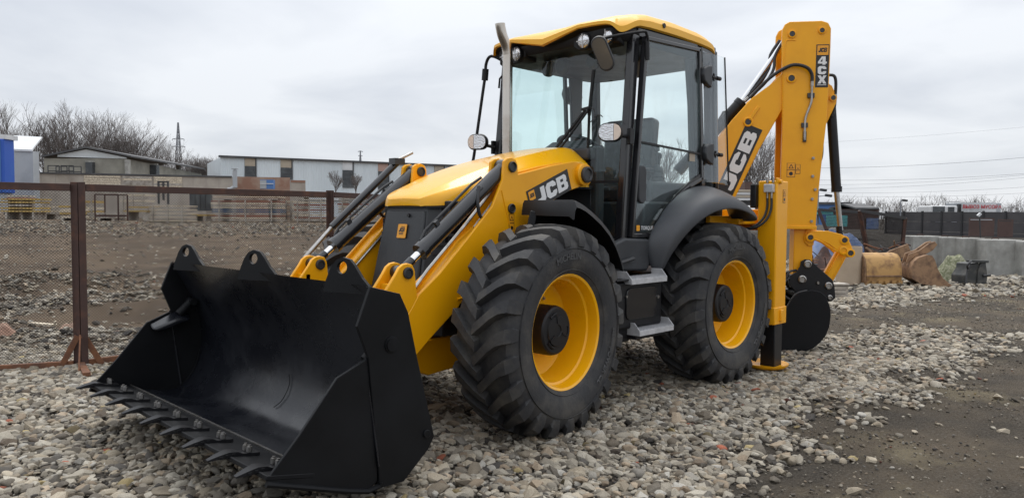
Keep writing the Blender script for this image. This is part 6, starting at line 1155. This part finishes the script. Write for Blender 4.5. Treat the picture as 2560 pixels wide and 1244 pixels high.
def lamp(u, d, v0, v1, label, dbl=False):
    b = at(u, v1, d); t_ = at(u, v0, d); p0 = empty('lamp_post', b, label, 'lamp post', 'lamp posts by the far fence'); H = t_.z - b.z
    p = MB(); p.cyl((0, 0, 0), (0, 0, H), 0.06, 0.04, n=8); p.build('pole', 'pylon_steel', p0)
    for k in ((0, 1) if dbl else (0,)):
        p = MB(); o1 = HR * (0.25 + 0.35 * k) + Z * (H - 0.35 * k); p.beam(Z * (H - 0.4 * k - 0.05), o1, 0.04, 0.04); p.build('arm', 'pylon_steel', p0); p = MB(); p.beam(o1 - HR * 0.15, o1 + HR * 0.25 - Z * 0.05, 0.25, 0.16); p.build('lamp_head', 'dark_steel', p0, 0.02)
lamp(2044, 48, 474, 560, 'lamp post with two floodlights beside the dipper', True); lamp(2251, 60, 500, 545, 'lamp post standing behind the far dark fence')
def line(u0, v0, d0, u1, v1, d1, r, label, sag=0.6):
    a, b = at(u0, v0, d0), at(u1, v1, d1); p = MB(); p.tube([a.lerp(b, f) - Z * sag * 4 * f * (1 - f) for f in np.linspace(0, 1, 13)], r, 4); o = p.build('power_line', 'cable'); tag(o, label, 'power line', 'power lines across the right sky')
for k, (v0, v1, r, lab) in enumerate(((420, 386, 0.022, 'topmost power line on the right'), (449, 428, 0.020, 'second power line from the top on the right'), (462, 430, 0.016, 'third power line from the top on the right'), (473, 436, 0.016, 'fourth power line from the top on the right'), (480, 462, 0.016, 'second lowest power line on the right'), (487, 478, 0.016, 'lowest power line on the right'))): line(1990, v0, 140, 2640, v1, 120, r * 1.3, lab)
line(1990, 360, 300, 2640, 310, 280, 0.03, 'faint high power line right of the dipper')

# ================================================================== right background
# concrete blocks
for i, (u0, u1, v0, v1, d, lab) in enumerate(((2279, 2353, 590, 672, 19.2, 'leftmost concrete block behind the rusty buckets'), (2354, 2403, 593, 678, 19.0, 'narrow concrete block behind the mossy heap'), (2404, 2461, 595, 684, 18.7, 'concrete block right behind the black attachment'), (2462, 2553, 599, 690, 18.3, 'widest concrete block right of the black attachment'), (2555, 2650, 603, 692, 18.0, 'concrete block cut by the right picture edge'))):
    o = boxat(u0, u1, v0, v1 + 12, d, 0.6, 'concrete_block', 'concrete', lab, 'concrete block', 'concrete barrier blocks', bevel=0.02)
    q = at((u0 + u1) / 2, v0, d); p = MB(); p.tube([q + HR * -0.08 + HW * 0.3 - Z * 0.05, q + HR * -0.08 + HW * 0.3 + Z * 0.035, q + HR * 0.08 + HW * 0.3 + Z * 0.035, q + HR * 0.08 + HW * 0.3 - Z * 0.05], 0.012, 6); p.build('lifting_loop', 'rust', o)
# two old rusty digging buckets
def frame_at(u, v, d, yaw): 
    o = at(u, v, d); c_, s_ = math.cos(yaw), math.sin(yaw); e = HR * c_ + HW * s_; return flat(o) + Z * gz(o.x, o.y), e, Z.cross(e)
o_, e, n_ = frame_at(2204, 712, 15.6, 0.10)      # broad one lying on its mouth, back towards the camera
RB = empty('old_bucket', (0, 0, 0), 'broad ochre old excavator bucket lying with worn teeth down', 'excavator bucket', 'old excavator buckets')
if n_.dot(CAMP - o_) < 0: n_ = -n_
pf = [(0.05, 0.02), (0.07, 0.18), (0.05, 0.40), (0.0, 0.56), (-0.10, 0.645), (-0.25, 0.67), (-0.42, 0.60), (-0.55, 0.40), (-0.60, 0.10)]
p = MB(); p.loft([[o_ + e * x_ + n_ * a_ + Z * b_ for a_, b_ in pf] + [o_ + e * x_ + n_ * (a_ - 0.025) + Z * (b_ - 0.025) for a_, b_ in pf[::-1]] for x_ in (-0.39, 0.39)]); p.build('back_sheet', 'rusty_yellow', RB)
for s in (-1, 1): p = MB(); p.prism(pf, o_ + e * 0.40 * s, n_, Z, e * 0.025 * -s); p.build('side_plate', 'rusty_yellow' if s > 0 else 'rusty_brown', RB)
for k in range(6): x_ = -0.37 + k * 0.148; p = MB(); p.loft([[o_ + e * (x_ - 0.05) + n_ * 0.03 + Z * 0.10, o_ + e * (x_ + 0.05) + n_ * 0.03 + Z * 0.10, o_ + e * (x_ + 0.05) + n_ * 0.085 + Z * 0.10, o_ + e * (x_ - 0.05) + n_ * 0.085 + Z * 0.10], [o_ + e * (x_ - 0.03) + n_ * 0.04 - Z * 0.02, o_ + e * (x_ + 0.025) + n_ * 0.04 - Z * 0.02, o_ + e * (x_ + 0.025) + n_ * 0.075 - Z * 0.02, o_ + e * (x_ - 0.03) + n_ * 0.075 - Z * 0.02]]); p.build('tooth', 'rusty_yellow', RB)
p = MB(); p.beam(o_ + e * -0.39 + n_ * 0.085 + Z * 0.20, o_ + e * 0.39 + n_ * 0.085 + Z * 0.20, 0.03, 0.03); p.build('wear_strip', 'rusty_brown', RB)
o_, e, n_ = frame_at(2318, 715, 15.4, -0.15)     # the other one shows its side
if n_.dot(CAMP - o_) < 0: n_ = -n_
RB = empty('old_bucket', (0, 0, 0), 'brown old excavator bucket lying on its side edge, pointed lip to the right', 'excavator bucket', 'old excavator buckets')
pf = [(-0.30, 0.16), (-0.33, 0.34), (-0.28, 0.50), (-0.18, 0.60), (-0.02, 0.655), (0.08, 0.64), (0.13, 0.56), (0.20, 0.36), (0.30, 0.18), (0.44, 0.06), (0.56, -0.02), (0.40, 0.0), (0.10, 0.02), (-0.12, 0.05)]
for s in (0, 1): p = MB(); p.prism(pf, o_ - n_ * 0.62 * s, e, Z, n_ * -0.03); p.build('side_plate', 'rusty_brown', RB, 0.006)
cv = pf[:7][::-1] + pf[13:14] ; cv = [pf[12], pf[13]] + pf[0:6]
p = MB(); p.loft([[o_ + n_ * y_ + e * a_ + Z * b_ for a_, b_ in cv] + [o_ + n_ * y_ + e * (a_ + 0.03) + Z * (b_ - 0.0) for a_, b_ in cv[::-1]] for y_ in (-0.03, -0.62)]); p.build('back_sheet', 'rusty_brown', RB)
for y_ in (-0.20, -0.42): p = MB(); p.prism([(-0.36, 0.44), (-0.30, 0.66), (-0.10, 0.74), (0.10, 0.90), (0.20, 0.93), (0.25, 0.86), (0.16, 0.74), (0.02, 0.655), (-0.18, 0.61), (-0.28, 0.5)], o_ + n_ * y_, e, Z, n_ * -0.05); p.build('hitch_ear', 'rusty_brown', RB, 0.01)
# black hydraulic attachment
o_, e, n_ = frame_at(2438, 703, 16.0, 0.2)
if n_.dot(CAMP - o_) < 0: n_ = -n_
AT = empty('hydraulic_attachment', (0, 0, 0), 'dark worn hydraulic attachment with hose standing before the concrete blocks', 'attachment')
p = MB(); p.prism([(-0.24, 0.0), (-0.25, 0.20), (-0.14, 0.34), (-0.13, 0.46), (0.08, 0.48), (0.11, 0.30), (0.12, 0.0)], o_, e, Z, -n_ * 0.4); p.build('body', 'attachment', AT, 0.02)
p = MB(); p.prism([(0.02, 0.01), (0.04, 0.32), (0.12, 0.50), (0.22, 0.50), (0.28, 0.20), (0.26, 0.03)], o_ + n_ * 0.03, e, Z, -n_ * 0.06); p.build('side_plate', 'attachment', AT, 0.01)
p = MB(); p.beam(o_ + e * -0.20 + Z * 0.515, o_ + e * 0.28 + Z * 0.50, 0.10, 0.05); p.build('top_bar', 'attachment', AT, 0.008)
p = MB(); p.tube([o_ + e * -0.10 + Z * 0.51, o_ + e * -0.24 + Z * 0.50 + n_ * 0.1, o_ + e * -0.30 + Z * 0.42 + n_ * 0.1, o_ + e * -0.24 + Z * 0.36 + n_ * 0.05, o_ + e * -0.14 + Z * 0.42], 0.022, 8, 4); p.tube([o_ + e * -0.2 + Z * 0.36, o_ + e * -0.27 + Z * 0.2 + n_ * 0.05, o_ + e * -0.32 + Z * 0.03 + n_ * 0.1], 0.018, 8, 4); p.build('hose', 'hose', AT)
p = MB(); p.cyl(o_ + e * 0.15 + n_ * 0.03 + Z * 0.20, o_ + e * 0.34 + n_ * 0.03 + Z * 0.21, 0.03); p.build('shaft', 'dark_steel', AT)
# heaps: mossy netting, blue tarpaulin, scrap
def heap(u, v, d, w_, h_, dp, nm, mt, label, cat, seed, rough=0.25, yaw=0.0):
    o = at(u, v, d); o = flat(o) + Z * (gz(o.x, o.y) - 0.03); rg = np.random.default_rng(seed); nu, nv = 36, 14; P = []
    e = HR * math.cos(yaw) + HW * math.sin(yaw); f = Z.cross(e)
    for j in range(nv + 1):
        r = j / nv
        for i in range(nu):
            a_ = 2 * math.pi * i / nu; rr = r * (1 + 0.25 * (float(fbm(np.array(math.cos(a_) * 1.3 + seed), np.array(math.sin(a_) * 1.3 + 3))) - .47)); z = h_ * (1 - r ** 1.7) * (1 + rough * (float(fbm(np.array(rr * math.cos(a_) * 3 + seed * 3), np.array(rr * math.sin(a_) * 3 + 9))) - 0.47) * 3 * (1 - r * 0.6))
            P.append(o + e * rr * math.cos(a_) * w_ / 2 + f * rr * math.sin(a_) * dp / 2 + Z * max(z, -0.02))
    F_ = [(j * nu + i, j * nu + (i + 1) % nu, (j + 1) * nu + (i + 1) % nu, (j + 1) * nu + i) for j in range(nv) for i in range(nu)]
    p = MB(); p.add(P, F_); ob_ = p.build(nm, mt, smooth=70); return tag(ob_, label, cat)
heap(2385, 690, 17.0, 0.95, 0.62, 0.7, 'rubble_heap', 'moss', 'mossy greenish rubble heap between rusty bucket and black attachment', 'heap', 5, 0.2)
heap(2090, 655, 22.0, 2.6, 1.05, 1.6, 'tarpaulin_heap', 'tarp', 'heap covered by a blue tarpaulin behind the digging bucket', 'tarpaulin', 8, 0.3)
heap(2060, 690, 19.0, 1.3, 0.55, 0.9, 'scrap_heap', 'rust', 'reddish scrap heap below the blue tarpaulin', 'heap', 12, 0.4)
heap(2245, 655, 19.8, 1.2, 0.40, 0.9, 'scrap_heap', 'rust', 'rusty scrap heap left of the concrete blocks', 'heap', 15, 0.4)
for nm_, (u0, u1, v0, v1, dd_), n_b, sd_ in (('a', (2200, 2290, 612, 652, 18.6), 12, 5), ('b', (2030, 2085, 640, 690, 18.2), 9, 6)):
    rg_ = random.Random(sd_); par_ = [o_h for o_h in COL.objects if o_h.name.startswith('scrap_heap')][1 if nm_ == 'a' else 0]
    for k in range(n_b):
        q = at(rg_.uniform(u0, u1), rg_.uniform(v0, v1), dd_ + rg_.uniform(-0.2, 0.3)); dv = HR * rg_.uniform(-0.5, 0.5) + Z * rg_.uniform(-0.12, 0.28) + HW * rg_.uniform(-0.2, 0.2); p = MB(); p.tube([q, q + dv * 0.5 + Z * rg_.uniform(-.05, .08), q + dv], rg_.uniform(0.010, 0.028), 6); p.build('scrap_bar', rg_.choice(['rust', 'rusty_brown', 'dark_steel', 'rust_orange']), par_)
sm_ = MB(); a, b, c = at(2205, 640, 18), at(2262, 612, 18.3), at(2285, 640, 18.2)
sm_.prism([(0, 0), (0.20, 0.14), (0.62, 0.30), (0.66, 0.20), (0.75, 0.02), (0.3, -0.08)], a, HR, Z, HW * 0.05); o = sm_.build('scrap_sheet', 'rusty_brown', bevel=0.005); tag(o, 'bent rusty steel sheet leaning on the scrap heap', 'scrap sheet')
# tan concrete ring, wooden box
q = at(2121, 706, 15.8); q = flat(q) + Z * gz(q.x, q.y); p = MB(); p.lathe([(0.245, -0.05), (0.25, 0.10), (0.25, 0.76), (0.246, 0.80), (0.225, 0.80), (0.222, 0.76), (0.222, 0.30), (0, 0.30)], q, Z, 40); o = p.build('tan_drum', 'cardboard'); tag(o, 'tan open drum standing left of the ochre bucket', 'drum')
o_, e, n_ = frame_at(2096, 738, 13.2, 0.0); WBx = empty('wooden_box', (0, 0, 0), 'small old wooden box on the gravel behind the digging bucket', 'box')
for k in range(3): p = MB(); p.beam(o_ + e * -0.14 + Z * (0.04 + k * 0.07), o_ + e * 0.12 + Z * (0.04 + k * 0.07), 0.22, 0.062); p.build('plank', 'wood_old', WBx, 0.004)
p = MB(); p.beam(o_ + e * -0.17 + Z * 0.24, o_ + e * 0.14 + Z * 0.24, 0.26, 0.03); p.build('lid', 'wood_old', WBx, 0.004)
# leaning mesh frame panels
def meshframe(pts, label, d0, dd):
    P = [at(u, v, d0 + dd * i) for i, (u, v) in enumerate(pts)]; f = empty('wire_fence', (0, 0, 0), label, 'fence panel', 'loose mesh fence frames')
    for i in range(len(P)): p = MB(); p.beam(P[i], P[(i + 1) % len(P)], 0.075, 0.075); p.build('frame_bar', 'rust' if i % 2 else 'dark_steel', f)
    if len(P) == 4:
        p = MB()
        for k in range(1, 46):
            t_ = k / 46; p.beam(P[0].lerp(P[1], t_), P[3].lerp(P[2], t_), 0.007, 0.007); 
        for k in range(1, 30): t_ = k / 30; p.beam(P[0].lerp(P[3], t_), P[1].lerp(P[2], t_), 0.007, 0.007)
        w_ = p.build('wire_mesh', 'wire', f, smooth=0); w_['kind'] = 'stuff'
    return f
meshframe([(2149, 526), (2263, 545), (2256, 612), (2172, 640)], 'leaning dark mesh frame before the tarpaulin heap', 19.0, 0.15); meshframe([(2046, 524), (2146, 530), (2168, 640), (2092, 640)], 'slanting mesh frame beside the bucket ram', 20.5, 0.0)
# far dark fence with panels, posts, gates
FA, FB = flat(at(2215, 560, 62)), flat(at(2700, 560, 50)); fe = (FB - FA).normalized(); fl = (FB - FA).length; fn = Z.cross(fe); fn = fn if fn.dot(CAMP - FA) > 0 else -fn
FF = empty('board_fence', (0, 0, 0), 'long dark board fence across the right background', 'fence')
npn = 9; zt = zat(529, 2400, 56)
for k in range(npn):
    s0, s1 = fl * k / npn, fl * (k + 1) / npn
    for j in range(3):
        zz0 = -0.5 + (zt + 0.5) * j / 3; p = MB(); p.beam(FA + fe * (s0 + 0.06) + Z * (zz0 + (zt + .5) / 6) + fn * 0.01 * (k % 2), FA + fe * (s1 - 0.06) + Z * (zz0 + (zt + .5) / 6) + fn * 0.01 * (k % 2), 0.06, (zt + 0.5) / 3 - 0.02); p.build('fence_board', 'fence_dark', FF)
    p = MB(); p.beam(FA + fe * s0 + Z * -0.5 + fn * 0.03, FA + fe * s0 + Z * (zt + 0.06) + fn * 0.03, 0.12, 0.14, fn); p.build('post', 'dark_steel', FF)
for u0, u1, v0, v1, lab in ((2422, 2485, 545, 590, 'left'), (2494, 2532, 548, 592, 'right')):
    g_ = boxat(u0, u1, v0, v1, 49, 0.06, 'gate_leaf', 'brown', 'dark brown %s gate leaf standing before the board fence' % lab, 'gate', 'brown gate leaves'); boxat(u0 + 4, u1 - 4, v0 + 3, v0 + 5, 48.95, 0.03, 'gate_rail', 'sheet_grey' if lab == 'left' else 'dark_steel', '', '', parent=g_)
p = MB(); a = at(2452, 590, 40); b = at(2449, 540, 40); p.cyl(a - Z * 0.3, b, 0.035, n=8); o = p.build('warning_post', 'dark_steel'); tag(o, 'thin leaning post before the left gate leaf', 'post'); p = MB(); p.beam(b - HR * 0.1, b + HR * 0.05 + Z * 0.15, 0.12, 0.12); p.build('post_cap', 'sheet_white', o)
# brown shed with gable, blue kiosks, teal container
def gable(u0, u1, v0, v1, vr, d, dp, mt, rmt, label, nm='garden_shed'):
    R0 = boxat(u0, u1, v0, v1, d, dp, nm, mt, label, 'shed'); a = at(u0 - 3, v0 + 1, d - 0.2); b = at(u1 + 2, v0 + 1, d - 0.2); zr_ = at((u0 + u1) / 2, vr, d).z; e = flat(b - a).normalized(); n_ = Z.cross(e); n_ = n_ if n_.dot(flat(CAMP - a)) < 0 else -n_; m_ = flat(a) + n_ * (dp / 2 + .2) + Z * zr_; m2_ = flat(b) + n_ * (dp / 2 + .2) + Z * zr_
    p = MB(); t_ = V(0, 0, 0.1)
    for q0, q1 in ((a, b), (a + n_ * (dp + .4), b + n_ * (dp + .4))): p.add([q0, q1, m2_, m_, q0 + t_, q1 + t_, m2_ + t_, m_ + t_], [(3, 2, 1, 0), (4, 5, 6, 7), (0, 1, 5, 4), (1, 2, 6, 5), (2, 3, 7, 6), (3, 0, 4, 7)])
    p.build('roof', rmt, R0, smooth=0)
    for q0, q1 in ((a, m_), (b, m2_)): pass
    p = MB(); p.add([flat(b) - e * .2 + Z * a.z + n_ * .2, flat(b) - e * .2 + Z * a.z + n_ * (dp + .2), m2_ - e * .2, flat(b) - e * .3 + Z * a.z + n_ * .2, flat(b) - e * .3 + Z * a.z + n_ * (dp + .2), m2_ - e * .3], [(0, 1, 2), (5, 4, 3), (0, 3, 4, 1), (1, 4, 5, 2), (2, 5, 3, 0)]); p.build('gable_end', mt, R0, smooth=0)
    return R0
gsd = gable(2142, 2196, 522, 573, 512, 46, 3.5, 'brown', 'roof_dark', 'brown gabled shed behind the mesh frame'); p = MB(); w_ = boxat(2166, 2196, 545, 572, 45.9, 0.05, 'door', 'tarp', '', '', parent=gsd)
k1 = boxat(2042, 2126, 510, 562, 52, 3, 'blue_kiosk', 'blue_faded', 'flat roofed blue kiosk between dipper and brown shed', 'kiosk'); boxat(2038, 2130, 505, 511, 51.8, 3.4, 'roof', 'roof_dark', '', '', parent=k1); w_ = boxat(2104, 2120, 516, 532, 51.95, 0.05, 'window', 'sheet_white', '', '', parent=k1); boxat(2106, 2118, 518, 530, 51.9, 0.04, 'pane', 'window_dark', '', '', parent=w_); boxat(2048, 2085, 513, 522, 51.95, 0.05, 'sign_board', 'sheet_grey', '', '', parent=k1)
tc_ = boxat(2044, 2083, 522, 536, 47, 1.5, 'teal_container', 'teal', 'teal container box standing before the blue kiosk', 'container'); boxat(2044, 2083, 527, 528, 46.97, 0.04, 'container_seam', 'dark_steel', '', '', parent=tc_); tc_ = boxat(2086, 2118, 538, 566, 44, 1.2, 'teal_container', 'teal', 'lower teal box right of the bucket ram', 'container'); boxat(2101, 2102, 539, 565, 43.97, 0.04, 'container_seam', 'dark_steel', '', '', parent=tc_)
heap(2082, 570, 40, 2.2, 0.8, 1.4, 'stone_heap', 'concrete', 'pale stone heap below the teal box', 'heap', 21, 0.3)
# garbage truck with banner
TK = empty('garbage_truck', (0, 0, 0), 'white truck with a large red-lettered banner behind the fence', 'truck')
cbx = boxat(2328, 2394, 514, 545, 64, 2.2, 'cab', 'truck_white', '', '', parent=TK, bevel=0.12); boxat(2332, 2362, 516, 529, 63.95, 0.05, 'windscreen', 'window_dark', '', '', parent=TK); boxat(2370, 2386, 517, 529, 63.95, 0.05, 'side_window', 'window_dark', '', '', parent=TK)
boxat(2352, 2400, 503, 506, 64.5, 0.3, 'beacon_bar', 'truck_white', '', '', parent=TK); bd = boxat(2400, 2502, 507, 548, 65, 2.3, 'body', 'sheet_grey', '', '', parent=TK, bevel=0.05); boxat(2396, 2404, 510, 545, 64.6, 0.3, 'lift_frame', 'dark_steel', '', '', parent=TK)
bn = boxat(2404, 2490, 506, 531, 64.2, 0.05, 'banner', 'sheet_white', '', '', parent=TK)
ba, bb_ = at(2406, 520, 64.15), at(2488, 521, 64.15); bu = flat(bb_ - ba).normalized()
text('banner_lettering', 'ВЫВОЗ МУСОРА', flat(ba) + Z * at(2406, 520.5, 64.15).z - HW * 0.03, bu, Z, 0.41, 'banner_red', bn, 0.022)
text('banner_small_print', 'КОНТЕЙНЕРЫ   БУНКЕРЫ   ДОСТАВКА' if False else '--- --- ------ --- ----- ---', flat(ba) + Z * at(2406, 526.5, 64.15).z - HW * 0.03, bu, Z, 0.22, 'black_print', bn, 0.01)
for u_ in (2345, 2385, 2440, 2480):
    q = at(u_, 552, 64.5); p = MB(); p.cyl(q, q + HW * 0.35, 0.5, n=20); wh = p.build('wheel', 'rubber', TK, 0.05); p = MB(); p.cyl(q - HW * 0.02, q + HW * 0.1, 0.25, n=16); p.build('rim', 'sheet_grey', wh)
# pale lorry bed seen behind the boom foot
LB = empty('parked_lorry', (0, 0, 0), 'pale dropside lorry bed seen between boom and stabiliser leg', 'lorry')
for k in range(4): boxat(1780, 1935, 474 + k * 7, 480 + k * 7, 36, 2.0, 'side_board', 'truck_white' if k % 2 else 'panel_beige', '', '', parent=LB, bevel=0.01)
boxat(1780, 1935, 503, 512, 36.2, 1.8, 'frame', 'dark_steel', '', '', parent=LB)
for u_ in (1800, 1835, 1915): q = at(u_, 520, 36); p = MB(); p.cyl(q, q + HW * 0.3, 0.45, n=20); p.build('wheel', 'rubber', LB, 0.04)
boxat(1862, 1880, 455, 474, 36.5, 1.5, 'tool_box', 'brown', '', '', parent=LB)
# bushes along the far fence, each one its own
rg = random.Random(4)
us = [2120, 2150, 2185, 2225, 2265, 2300, 2340, 2385, 2430, 2475, 2515, 2550]
wh_ = ['left of the brown shed', 'behind the brown shed roof', 'right of the brown shed', 'left of the far lamp post', 'right of the far lamp post', 'left of the truck cab', 'behind the truck cab', 'behind the banner left end', 'behind the middle of the banner', 'behind the banner right end', 'right of the banner', 'at the right picture edge']
for k, u_ in enumerate(us):
    d = rg.uniform(78, 92); q = at(u_ + rg.uniform(-8, 8), 560, d); b = flat(q) + Z * gz(q.x, q.y); h = at(u_, rg.uniform(488, 506), d).z - b.z; R0 = empty('bare_bush', b, 'leafless bush ' + wh_[k], 'bush', 'leafless bushes along the far fence'); st_, tw_ = MB(), MB()
    for i in range(30):
        a_ = rg.uniform(0, 6.283); r_ = rg.uniform(0, 1.6); p0 = V(r_ * math.cos(a_), r_ * math.sin(a_), -0.1); hh = h * rg.uniform(0.6, 1.0); p1 = p0 + V(rg.gauss(0, .22), rg.gauss(0, .22), hh * 0.55); p2 = p1 + V(rg.gauss(0, .22), rg.gauss(0, .22), hh * 0.45); st_.tube([p0, p1, p2], [0.030, 0.022, 0.010], 3)
        for j in range(5):
            f = rg.uniform(0.45, 0.95); s0 = p1.lerp(p2, f) if f > .5 else p0.lerp(p1, f * 2); tw_.cyl(s0, s0 + V(rg.gauss(0, .35), rg.gauss(0, .35), rg.uniform(0.3, 0.9)), 0.014, 0.007, n=3, caps=False)
    st_.build('trunk', 'bark', R0, smooth=0); tw_.build('crown', 'twig', R0, smooth=0)
# litter: splintered board and brick bits behind the fence
p = MB(); a = at(75, 783, 9.0); b = at(135, 793, 8.8); a.z = gz(a.x, a.y) + 0.05; b.z = gz(b.x, b.y) + 0.05; p.beam(a, b, 0.07, 0.025); p.beam(b - Z * 0.01, b + (b - a) * 0.05 + Z * 0.05, 0.02, 0.02); o = p.build('broken_board', 'wood', bevel=0.003); tag(o, 'short broken pale board lying behind the left fence panel', 'board')
for i, (u, v, d, lab) in enumerate(((172, 810, 9.0, 'orange-red brick lump beside the tall fence post'), (10, 835, 8.4, 'dark red brick lump at the left picture edge'))):
    o = heap(u, v, d, 0.34, 0.12, 0.3, 'brick_lump', 'brick_red', lab, 'brick', 40 + i, 0.5)
o = heap(2228, 868, 8.7, 0.30, 0.05, 0.2, 'clay_clod', 'dirt_heap', 'flat brown clod lying on the track at the right', 'clod', 51, 0.3); o.location.z += 0.01
